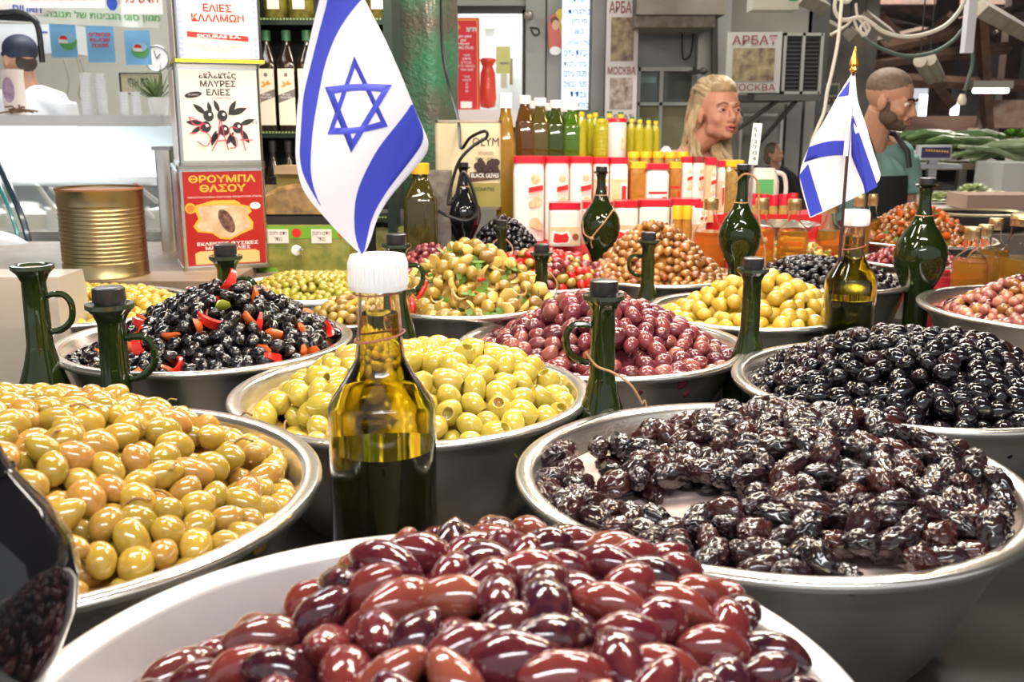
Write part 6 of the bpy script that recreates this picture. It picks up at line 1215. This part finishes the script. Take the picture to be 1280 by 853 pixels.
t, w, H = board('cardboard_box', 'light brown cardboard box in front of the leafy heads', 'box', 1208, 1300, 244, 262, 4.15, mat('cardboard', (.40, .27, .20), .7), .2)
t, w, H = board('grey_crate', 'grey crate standing under the leeks at the right edge', 'crate', 1251, 1300, 204, 242, 4.9, mat('crate_grey', (.42, .41, .38), .6), .3)
t = thing('scale_display', 'weighing scale display with blue panel and yellow print', 'scale', W(1169, 200, 5.0)); w = S(41, 5.0); H = S(18, 5.0); m = MB(); m.rbox(-w/2, w/2, 0, .06, 0, H, .01, 2); m.build('display_case', mat('scale_grey', (.5, .52, .5), .4), t); m = MB(); m.box(-w*.44, w*.44, -.003, 0, H*.14, H*.86); m.build('display_panel', mat('scale_blue', (.015, .02, .09), .3, var=(.06, .03, .08), vscale=30), t, False)
text('SHEKEL', t, goldp, (w*.05, -.005, H*.62), w*.6, H*.2) if False else None
m = MB()
for k in range(9): m.poly([(q_, -.005, z_) for q_, z_ in disc(-w*.3+k*w*.08, H*(.66-.012*k), w*.025, H*.07, 8)], .001)
m.build('yellow_print', goldp, t, False); m = MB(); m.box(-.02, .02, .02, .05, -.1, 0); m.box(-w*.55, w*.7, -.05, .2, -.04, -.02); m.build('stand', steel_dull, t, False)
for k, (px, c, lb) in enumerate(((1135, (.5, .03, .04), 'small red drink bottle on the stall left of the scale'), (1145, (.03, .32, .08), 'small green drink bottle on the stall left of the scale'))):
    p = W(px, 216, 5.1); square_bottle('drink_bottle', lb, px, 188, 5.1, 9, 216, mat('drink%d' % k, c, .2, coat=.5), white_pl, sh=.65)
t = thing('black_pan', 'large round black pan with pale rim behind the flask', 'pan', W(1222, 286, 3.55)); r = S(118, 3.6)/2; H = .055; m = MB(); m.lathe([(0, 0), (r*.97, 0), (r, H*.2), (r, H), (r*.985, H), (r*.97, H*.3), (0, H*.25)], 48, sy=.8); m.build('pan_body', mat('pan_black', (.015, .015, .015), .3, coat=.4), t); m = MB(); m.lathe([(r*1.0, H*.97), (r*1.01, H*1.08), (r*.93, H*1.12), (r*.9, H)], 48, sy=.8); m.build('brass_rim', mat('rim_brass', (.55, .48, .28), .35, .6), t)
m = MB(); m.box(-.4, .5, -.2, .3, -(t.location.z-.0), -.0); m.build('pedestal', mat('stall_dark', (.12, .1, .09), .6), t, False)
# ------------------------------------------------------------------ people
def fuse(mb, name, mt, parent, vox=.006, sm=6, it=None):
    me = mb.mesh('tmp', mt, False); o = bpy.data.objects.new('tmp', me); COL.objects.link(o)
    r = o.modifiers.new('r', 'REMESH'); r.mode = 'VOXEL'; r.voxel_size = vox; r.use_smooth_shade = True
    s = o.modifiers.new('s', 'SMOOTH'); s.iterations = sm; s.factor = .5
    dg = bpy.context.evaluated_depsgraph_get(); m2 = bpy.data.meshes.new_from_object(o.evaluated_get(dg)); bpy.data.objects.remove(o)
    m2.name = name; m2.materials.clear(); m2.materials.append(mt); m2.polygons.foreach_set('use_smooth', [True]*len(m2.polygons))
    ob = bpy.data.objects.new(name, m2); COL.objects.link(ob)
    if parent: ob.parent = parent; KIDS.setdefault(parent.name, []).append(ob)
    return ob
def head(M, female=False):
    """head of about .22 m; origin between the eyes' depth centre, facing -Y; M places it"""
    m = MB(); T = lambda *p: M @ Vector(p)
    def el(c, r, n=20): m.ell((0, 0, 0), (1, 1, 1), n, 12) ; vs = m.v[-(n*11+2):]; m.v[-(n*11+2):] = [M @ Vector((c[0]+v[0]*r[0], c[1]+v[1]*r[1], c[2]+v[2]*r[2])) for v in vs]
    def tb(ps, r, n=10): m.tube([M @ Vector(p) for p in ps], r, n)
    el((0, .018, .035), (.076, .096, .086)); el((0, -.028, -.018), (.063, .060, .082)); el((0, -.035, -.068), (.046, .045, .036)); el((0, -.070, -.088), (.020, .016, .016))
    for s in (-1, 1):
        el((s*.036, -.058, -.028), (.024, .024, .026)); el((s*.078, .008, -.012), (.010, .020, .032)); el((s*.010, -.098, -.038), (.009, .010, .008)); el((s*.045, -.02, -.062), (.018, .03, .025))
    tb([(0, -.082, .012), (0, -.096, -.012), (0, -.108, -.032), (0, -.098, -.041)], [.008, .009, .0115, .008])
    tb([(-.048, -.070, .020), (-.02, -.086, .020), (0, -.086, .017), (.02, -.086, .020), (.048, -.070, .020)], [.006, .008, .008, .008, .006])
    tb([(-.018, -.086, -.060), (0, -.094, -.058), (.018, -.086, -.060)], [.006, .008, .006]); tb([(-.015, -.085, -.069), (0, -.091, -.071), (.015, -.085, -.069)], [.006, .008, .006])
    return m
def face_parts(t, M, iris, brow, lip, sk, browr=.0035, open_=0):
    for s in (-1, 1):
        m = MB(); m.ell(M @ Vector((s*.031, -.0735, .001)), (.0125, .0120, .0105), 14, 10); e = m.build('eye', mat('eye_white', (.75, .72, .70), .2), t)
        m = MB(); c = M @ Vector((s*.031+.0015, -.0835, .001)); m.ell(c, (.0062, .0055, .0065), 10, 8); m.build('iris', iris, e)
        m = MB(); m.tube([M @ Vector(p) for p in ((s*.016, -.086, .0005), (s*.024, -.0885, .007), (s*.034, -.0885, .008), (s*.044, -.080, .002))], .0030, 6); m.tube([M @ Vector(p) for p in ((s*.017, -.084, -.002), (s*.028, -.0865, -.0085), (s*.043, -.079, -.001))], .0026, 6); m.build('eyelid', sk, t)
        m = MB(); m.tube([M @ Vector(p) for p in ((s*.014, -.093, .022), (s*.030, -.093, .028), (s*.050, -.077, .021))], [browr, browr, browr*.6], 6); m.build('eyebrow', brow, t)
    m = MB(); m.tube([M @ Vector(p) for p in ((-.021, -.088, -.062), (-.008, -.1, -.058), (0, -.1, -.060), (.008, -.1, -.058), (.021, -.088, -.062))], [.002, .0042, .004, .0042, .002], 8); m.tube([M @ Vector(p) for p in ((-.018, -.088, -.066), (0, -.098, -.073), (.018, -.088, -.066))], [.002, .0048, .002], 8); l = m.build('lips', lip, t)
    if open_: m = MB(); m.ell(M @ Vector((0, -.0975, -.0655)), (.013, .004, .003), 10, 6); m.build('mouth_opening', mat('mouth_dark', (.05, .01, .01), .5), l)
def hand(m, c, d, sz=1.0, side=1):
    """palm and five separate bent fingers added to m, pointing along d"""
    d = Vector(d).normalized(); u = d.cross(Vector((0, 1, 0))).normalized(); n = d.cross(u); c = Vector(c)
    m.tube([c, c+d*.045*sz, c+d*.085*sz], [.028*sz, .036*sz, .034*sz], 10)
    for i, (o, l) in enumerate(((-.030, .062), (-.010, .074), (.010, .070), (.030, .054))):
        b = c+d*.085*sz+u*o*sz; m.tube([b-d*.02, b+d*l*.4*sz, b+d*l*.75*sz+n*.010, b+d*l*sz+n*.025], [.0095*sz, .009*sz, .008*sz, .006*sz], 8)
    b = c+d*.02*sz-u*.03*sz*side; m.tube([b, b+(d*.4-u*side*.8)*.04*sz, b+(d*.9-u*side*.8)*.06*sz], [.012*sz, .010*sz, .007*sz], 8)
skin_w = mat('woman_skin', (.56, .27, .18), .5, sss=.1); skin_m = mat('man_skin', (.52, .27, .17), .45, sss=.1)
def legs(t, z0, mt, dx=.0):
    m = MB()
    for s in (-1, 1): m.tube([(s*.10+dx, 0, z0+.1), (s*.10+dx, 0, z0*.5), (s*.10+dx, .02, .07)], [.10, .075, .05], 12)
    m.ell((dx, 0, z0+.08), (.19, .13, .14), 14, 9); o = fuse(m, 'trousers', mt, t, .02, 4)
    for s in (-1, 1):
        m = MB(); m.ell((s*.10+dx, -.05, .04), (.05, .13, .045), 12, 8); m.build('shoe', black_m, t)
# woman
YWm = 3.75; Mh0 = None; hp_ = W(899, 141, YWm); z_h = hp_.z
t = thing('person', 'blonde woman with tied back hair in a white sleeveless top looking up to the right', 'person', (hp_.x, YWm, 0))
Mh = Matrix.Translation((0, 0, z_h)) @ Matrix.Rotation(R_(17), 4, 'Z') @ Matrix.Rotation(R_(-6), 4, 'X') @ Matrix.Scale(.97, 4)
Rb = Matrix.Rotation(R_(25), 4, 'Z'); bx = -.085
m = head(Mh); z_h += .012; B3 = lambda x, y, z: Matrix.Translation((bx, 0.02, z_h)) @ Rb @ Vector((x, y, z))
m.tube([Mh @ Vector((0, .015, -.05)), B3(.02, .02, -.13), B3(0, .03, -.19)], [.047, .046, .06], 14)
m.tube([B3(-.165, .03, -.225), B3(-.08, .03, -.20), B3(.08, .03, -.20), B3(.165, .03, -.225)], [.048, .055, .055, .048], 12)
for c, r in (((0, .03, -.30), (.155, .10, .12)), ((0, .03, -.48), (.14, .105, .18))):
    n0 = len(m.v); m.ell((0, 0, 0), r, 18, 12); m.v[n0:] = [B3(v[0]+c[0], v[1]+c[1], v[2]+c[2]) for v in m.v[n0:]]
for s in (-1, 1):
    m.tube([B3(s*.172, .03, -.225), B3(s*.20, .03, -.36), B3(s*.20, .0, -.50)], [.048, .042, .036], 12); m.tube([B3(s*.20, .0, -.50), B3(s*.17, -.12, -.58), B3(s*.14, -.22, -.62)], [.036, .030, .023], 10); hand(m, B3(s*.14, -.22, -.62), Rb @ Vector((-s*.3, -1, -.1)), 1, s)
fuse(m, 'body', skin_w, t, .0045, 5)
face_parts(t, Mh, mat('iris_brown', (.06, .03, .015), .2), mat('brow_brown', (.30, .16, .09), .7), mat('lip_rose', (.50, .12, .11), .4), skin_w, open_=1)
hair = mat('blonde_hair', (.46, .33, .17), .45, var=(.26, .18, .09), vscale=30, bump=.8, bscale=120)
m = MB()
def ME(M, m, c, r, n=18):
    n0 = len(m.v); m.ell((0, 0, 0), r, n, 12); m.v[n0:] = [M @ Vector((v[0]+c[0], v[1]+c[1], v[2]+c[2])) for v in m.v[n0:]]
ME(Mh, m, (0, .038, .046), (.085, .094, .088)); ME(Mh, m, (.0, -.012, .082), (.060, .062, .040)); ME(Mh, m, (-.070, .045, .0), (.020, .042, .06)); ME(Mh, m, (.070, .045, .0), (.018, .042, .055)); ME(Mh, m, (0, .085, -.02), (.065, .05, .08))
m.tube([Mh @ Vector(p) for p in ((-.03, .11, -.02), (-.05, .12, -.10), (-.075, .09, -.18), (-.06, .02, -.24))], [.04, .045, .038, .018], 10);  m.tube([Mh @ Vector(p) for p in ((.06, .06, -.05), (.05, .05, -.12), (.04, -.0, -.2), (.03, -.05, -.25))], [.022, .024, .02, .01], 8)
fuse(m, 'hair', hair, t, .0045, 2)
rg = random.Random(21); locks = MB()
for k in range(54):
    u = -1+2*k/53; a0 = u*1.25; hx, hz = math.sin(a0)*.070, .040+math.cos(a0)*.058
    j = lambda s: rg.uniform(-s, s)
    fy = -.066+abs(u)*.045
    locks.tube(spline([Mh @ Vector(p) for p in ((hx*.9, fy, hz), (hx*1.08+j(.006), fy+.035, hz+.022+j(.006)), (hx*1.15+j(.008), .045, hz*1.0+.032+j(.006)), (hx*.95+j(.01), .105, hz*.55+j(.01)), (hx*.5-.03+j(.012), .135, -.05+j(.02)))], 4), [.005]+[.009]*15+[.007], 6)
for k in range(16):
    x0 = -.074+j(.010); locks.tube(spline([Mh @ Vector(p) for p in ((x0, .03+j(.03), .02+j(.02)), (x0-.012+j(.01), .05+j(.03), -.05), (x0-.02+j(.02), .05+j(.03), -.12), (x0-.01+j(.03), .0+j(.04), -.19), (x0+.02+j(.03), -.04+j(.03), -.24+j(.02)))], 4), [.006]+[.009]*15+[.004], 6)
for k in range(10):
    locks.tube(spline([Mh @ Vector(p) for p in ((.01+j(.03), .06, -.09), (.0+j(.03), -.0, -.15+j(.01)), (.01+j(.03), -.05, -.20), (.03+j(.03), -.06, -.27))], 4), [.008]*12+[.005], 6)
locks.build('hair_locks', mat('hair_locks', (.55, .42, .24), .4, var=(.30, .21, .11), vscale=24), t)
top = mat('white_top', (.84, .80, .80), .7); m = MB()
ME(Matrix.Translation((bx, .02, z_h)) @ Rb, m, (0, .03, -.36), (.165, .115, .13)); ME(Matrix.Translation((bx, .02, z_h)) @ Rb, m, (0, .03, -.52), (.15, .115, .20))
for s in (-1, 1): m.tube([B3(s*.10, -.06, -.30), B3(s*.105, -.03, -.20), B3(s*.10, .03, -.148), B3(s*.10, .10, -.20), B3(s*.09, .12, -.32)], [.028, .022, .020, .022, .028], 10)
fuse(m, 'top', top, t, .006, 3); legs(t, .86, mat('dark_trousers', (.04, .04, .05), .7), -.05)
# man
YMn = 3.9; hp_ = W(1114, 126, YMn); z_h = hp_.z
t = thing('person', 'man with shaved head and beard in a teal T-shirt and black apron looking down right', 'person', (hp_.x, YMn, 0))
Mh = Matrix.Translation((0, 0, z_h)) @ Matrix.Rotation(R_(52), 4, 'Z') @ Matrix.Rotation(R_(14), 4, 'X') @ Matrix.Scale(.93, 4)
Rb = Matrix.Rotation(R_(26), 4, 'Z'); bx = -.035
m = head(Mh); B3 = lambda x, y, z: Matrix.Translation((bx, 0.05, z_h)) @ Rb @ Vector((x, y, z))
m.tube([Mh @ Vector((0, .02, -.04)), B3(0, .0, -.11), B3(0, .03, -.18)], [.056, .056, .068], 14)
m.tube([B3(-.19, .03, -.215), B3(-.08, .03, -.185), B3(.08, .03, -.185), B3(.19, .03, -.215)], [.055, .06, .06, .055], 12)
Mb = Matrix.Translation((bx, .05, z_h)) @ Rb
ME(Mb, m, (0, .03, -.32), (.18, .115, .14)); ME(Mb, m, (0, .03, -.52), (.16, .12, .22))
for s in (-1, 1):
    m.tube([B3(s*.195, .03, -.22), B3(s*.215, .03, -.36), B3(s*.21, .0, -.50)], [.054, .048, .040], 12); m.tube([B3(s*.21, .0, -.50), B3(s*.205, -.06, -.60), B3(s*.19, -.10, -.74)], [.040, .036, .026], 10); hand(m, B3(s*.19, -.10, -.74), Rb @ Vector((0, -.3, -1)), 1.05, s)
fuse(m, 'body', skin_m, t, .0045, 3)
face_parts(t, Mh, mat('iris_dark', (.03, .015, .01), .2), mat('brow_black', (.03, .02, .015), .7), mat('lip_man', (.42, .16, .12), .5), skin_m, .0048)
m = MB(); ME(Mh, m, (0, .024, .050), (.0775, .095, .078)); fuse(m, 'cropped_hair', mat('cropped_hair', (.14, .095, .065), .6, var=(.22, .15, .10), vscale=60), t, .004, 1)
m = MB(); ME(Mh, m, (0, -.034, -.074), (.052, .052, .038)); ME(Mh, m, (0, -.066, -.086), (.027, .025, .023)); 
for s in (-1, 1): ME(Mh, m, (s*.047, -.022, -.058), (.022, .040, .034)); ME(Mh, m, (s*.062, -.012, -.030), (.009, .014, .032))
m.tube([Mh @ Vector(p) for p in ((-.024, -.088, -.066), (-.012, -.096, -.049), (0, -.098, -.047), (.012, -.096, -.049), (.024, -.088, -.066))], .0045, 6)
fuse(m, 'beard', mat('stubble_beard', (.085, .05, .035), .7, var=(.15, .09, .06), vscale=90), t, .004, 1)
teal = mat('teal_shirt', (.20, .36, .32), .7, bump=.2, bscale=20); m = MB()
ME(Mb, m, (0, .03, -.33), (.192, .127, .15)); ME(Mb, m, (0, .03, -.54), (.172, .132, .22)); m.tube([B3(-.19, .03, -.22), B3(-.09, .035, -.195), B3(.09, .035, -.195), B3(.19, .03, -.22)], [.065, .068, .068, .065], 12)
for s in (-1, 1): m.tube([B3(s*.185, .03, -.22), B3(s*.213, .03, -.30), B3(s*.218, .02, -.365)], [.066, .066, .062], 14)
fuse(m, 'shirt', teal, t, .007, 4)
apr = mat('black_apron', (.018, .018, .02), .6); m = MB()
vs = []; 
for i in range(9):
    for j in range(7):
        u = -1+2*i/8; v = j/6; hw_ = .10+.06*v; x = u*hw_; z = -.28-.5*v; y = -.115*math.sqrt(max(0, 1-(x/.21)**2))-.008; vs.append(B3(x, y+.02, z))
m.add(vs, [(i*7+j, i*7+j+1, (i+1)*7+j+1, (i+1)*7+j) for i in range(8) for j in range(6)]); m.add([v+Vector(Rb @ Vector((0, .004, 0))) for v in vs], [(i*7+j, (i+1)*7+j, (i+1)*7+j+1, i*7+j+1) for i in range(8) for j in range(6)])
m.build('apron', apr, t, True, 80)
for s in (-1, 1): m = MB(); m.tube([B3(s*.09, -.10, -.25), B3(s*.09, -.085, -.19), B3(s*.075, -.03, -.125), B3(s*.05, .06, -.11)], .011, 6); m.build('apron_strap', apr, t)
legs(t, .86, mat('dark_trousers', (.04, .04, .05), .7), -.04)
# man in cap at the deli
hp_ = W(24, 74, 4.15); z_h = hp_.z; t = thing('person', 'man in dark cap and white shirt seen from behind at the deli counter', 'person', (hp_.x, 4.15, 0))
Mh = Matrix.Translation((0, 0, z_h)) @ Matrix.Rotation(R_(-128), 4, 'Z') @ Matrix.Scale(.74, 4); Mb = Matrix.Translation((.035, .0, z_h)) @ Matrix.Rotation(R_(170), 4, 'Z') @ Matrix.Scale(.78, 4)
m = head(Mh); B3 = lambda x, y, z: Mb @ Vector((x, y, z)); m.tube([Mh @ Vector((0, .02, -.04)), B3(0, .03, -.18)], [.04, .05], 12); ME(Mb, m, (0, .03, -.4), (.18, .11, .22)); m.tube([B3(-.19, .03, -.215), B3(.19, .03, -.215)], [.04, .04], 12)
for s in (-1, 1): m.tube([B3(s*.195, .03, -.22), B3(s*.22, .03, -.5), B3(s*.2, -.18, -.6)], [.04, .034, .024], 10); hand(m, B3(s*.2, -.18, -.6), (0, 1, 0), .8, s)
fuse(m, 'body', skin_m, t, .006, 3); m = MB(); ME(Mh, m, (0, .02, .05), (.088, .106, .080)); m.tube([Mh @ Vector((-.05, -.07, .03)), Mh @ Vector((0, -.15, .02)), Mh @ Vector((.05, -.07, .03))], .012, 6); fuse(m, 'cap', mat('navy_cap', (.02, .025, .05), .6), t, .006, 2)
m = MB(); ME(Mh, m, (0, .075, -.02), (.06, .03, .05)); fuse(m, 'hair', mat('dark_hair', (.05, .035, .025), .6), t, .006, 2)
m = MB(); ME(Mb, m, (0, .03, -.4), (.195, .13, .26)); m.tube([B3(-.19, .03, -.23), B3(-.08, .03, -.2), B3(.08, .03, -.2), B3(.19, .03, -.23)], [.05, .055, .055, .05], 12)
for s in (-1, 1): m.tube([B3(s*.195, .03, -.22), B3(s*.225, .03, -.42)], [.052, .05], 12)
fuse(m, 'shirt', mat('white_shirt', (.84, .84, .86), .7), t, .008, 3); legs(t, .75, mat('dark_trousers', (.04, .04, .05), .7))
# person far behind
hp_ = W(968, 192, 5.4); z_h = hp_.z; t = thing('person', 'person in black with dark blond hair seen far behind the white tag', 'person', (hp_.x, 5.4, 0)); Mh = Matrix.Translation((0, 0, z_h)) @ Matrix.Rotation(R_(40), 4, 'Z') @ Matrix.Scale(.40, 4); Mb = Matrix.Translation((.02, .02, z_h)) @ Matrix.Scale(.5, 4)
Mh = Mh @ Matrix.Scale(1.15, 4); m = head(Mh); B3 = lambda x, y, z: Mb @ Vector((x, y, z)); m.tube([Mh @ Vector((0, .02, -.04)), B3(0, .03, -.18)], [.024, .03], 10); m.tube([B3(-.15, .03, -.23), B3(.15, .03, -.23)], .03, 10)
fuse(m, 'body', skin_m, t, .006, 2); m = MB(); ME(Mh, m, (0, .03, .03), (.09, .1, .10)); ME(Mh, m, (0, .07, -.05), (.085, .06, .08)); fuse(m, 'hair', mat('dark_blond', (.14, .10, .07), .6), t, .006, 2)
m = MB(); m.tube([B3(-.19, .03, -.26), B3(-.08, .03, -.2), B3(.08, .03, -.2), B3(.19, .03, -.26)], [.03, .035, .035, .03], 10); m.tube([B3(0, .03, -.22), B3(0, .03, -.6), B3(0, .03, -1.2), B3(0, .03, -2.2)], [.07, .085, .09, .09], 14); m.tube([(0.02, .03, z_h-1.1), (0.02, .03, .02)], [.09, .07], 12)
for s in (-1, 1): m.tube([B3(s*.19, .03, -.26), B3(s*.26, .0, -.5), B3(s*.2, -.1, -.7)], [.032, .03, .025], 10)
fuse(m, 'black_dress', mat('black_cloth', (.015, .015, .017), .7), t, .01, 3)
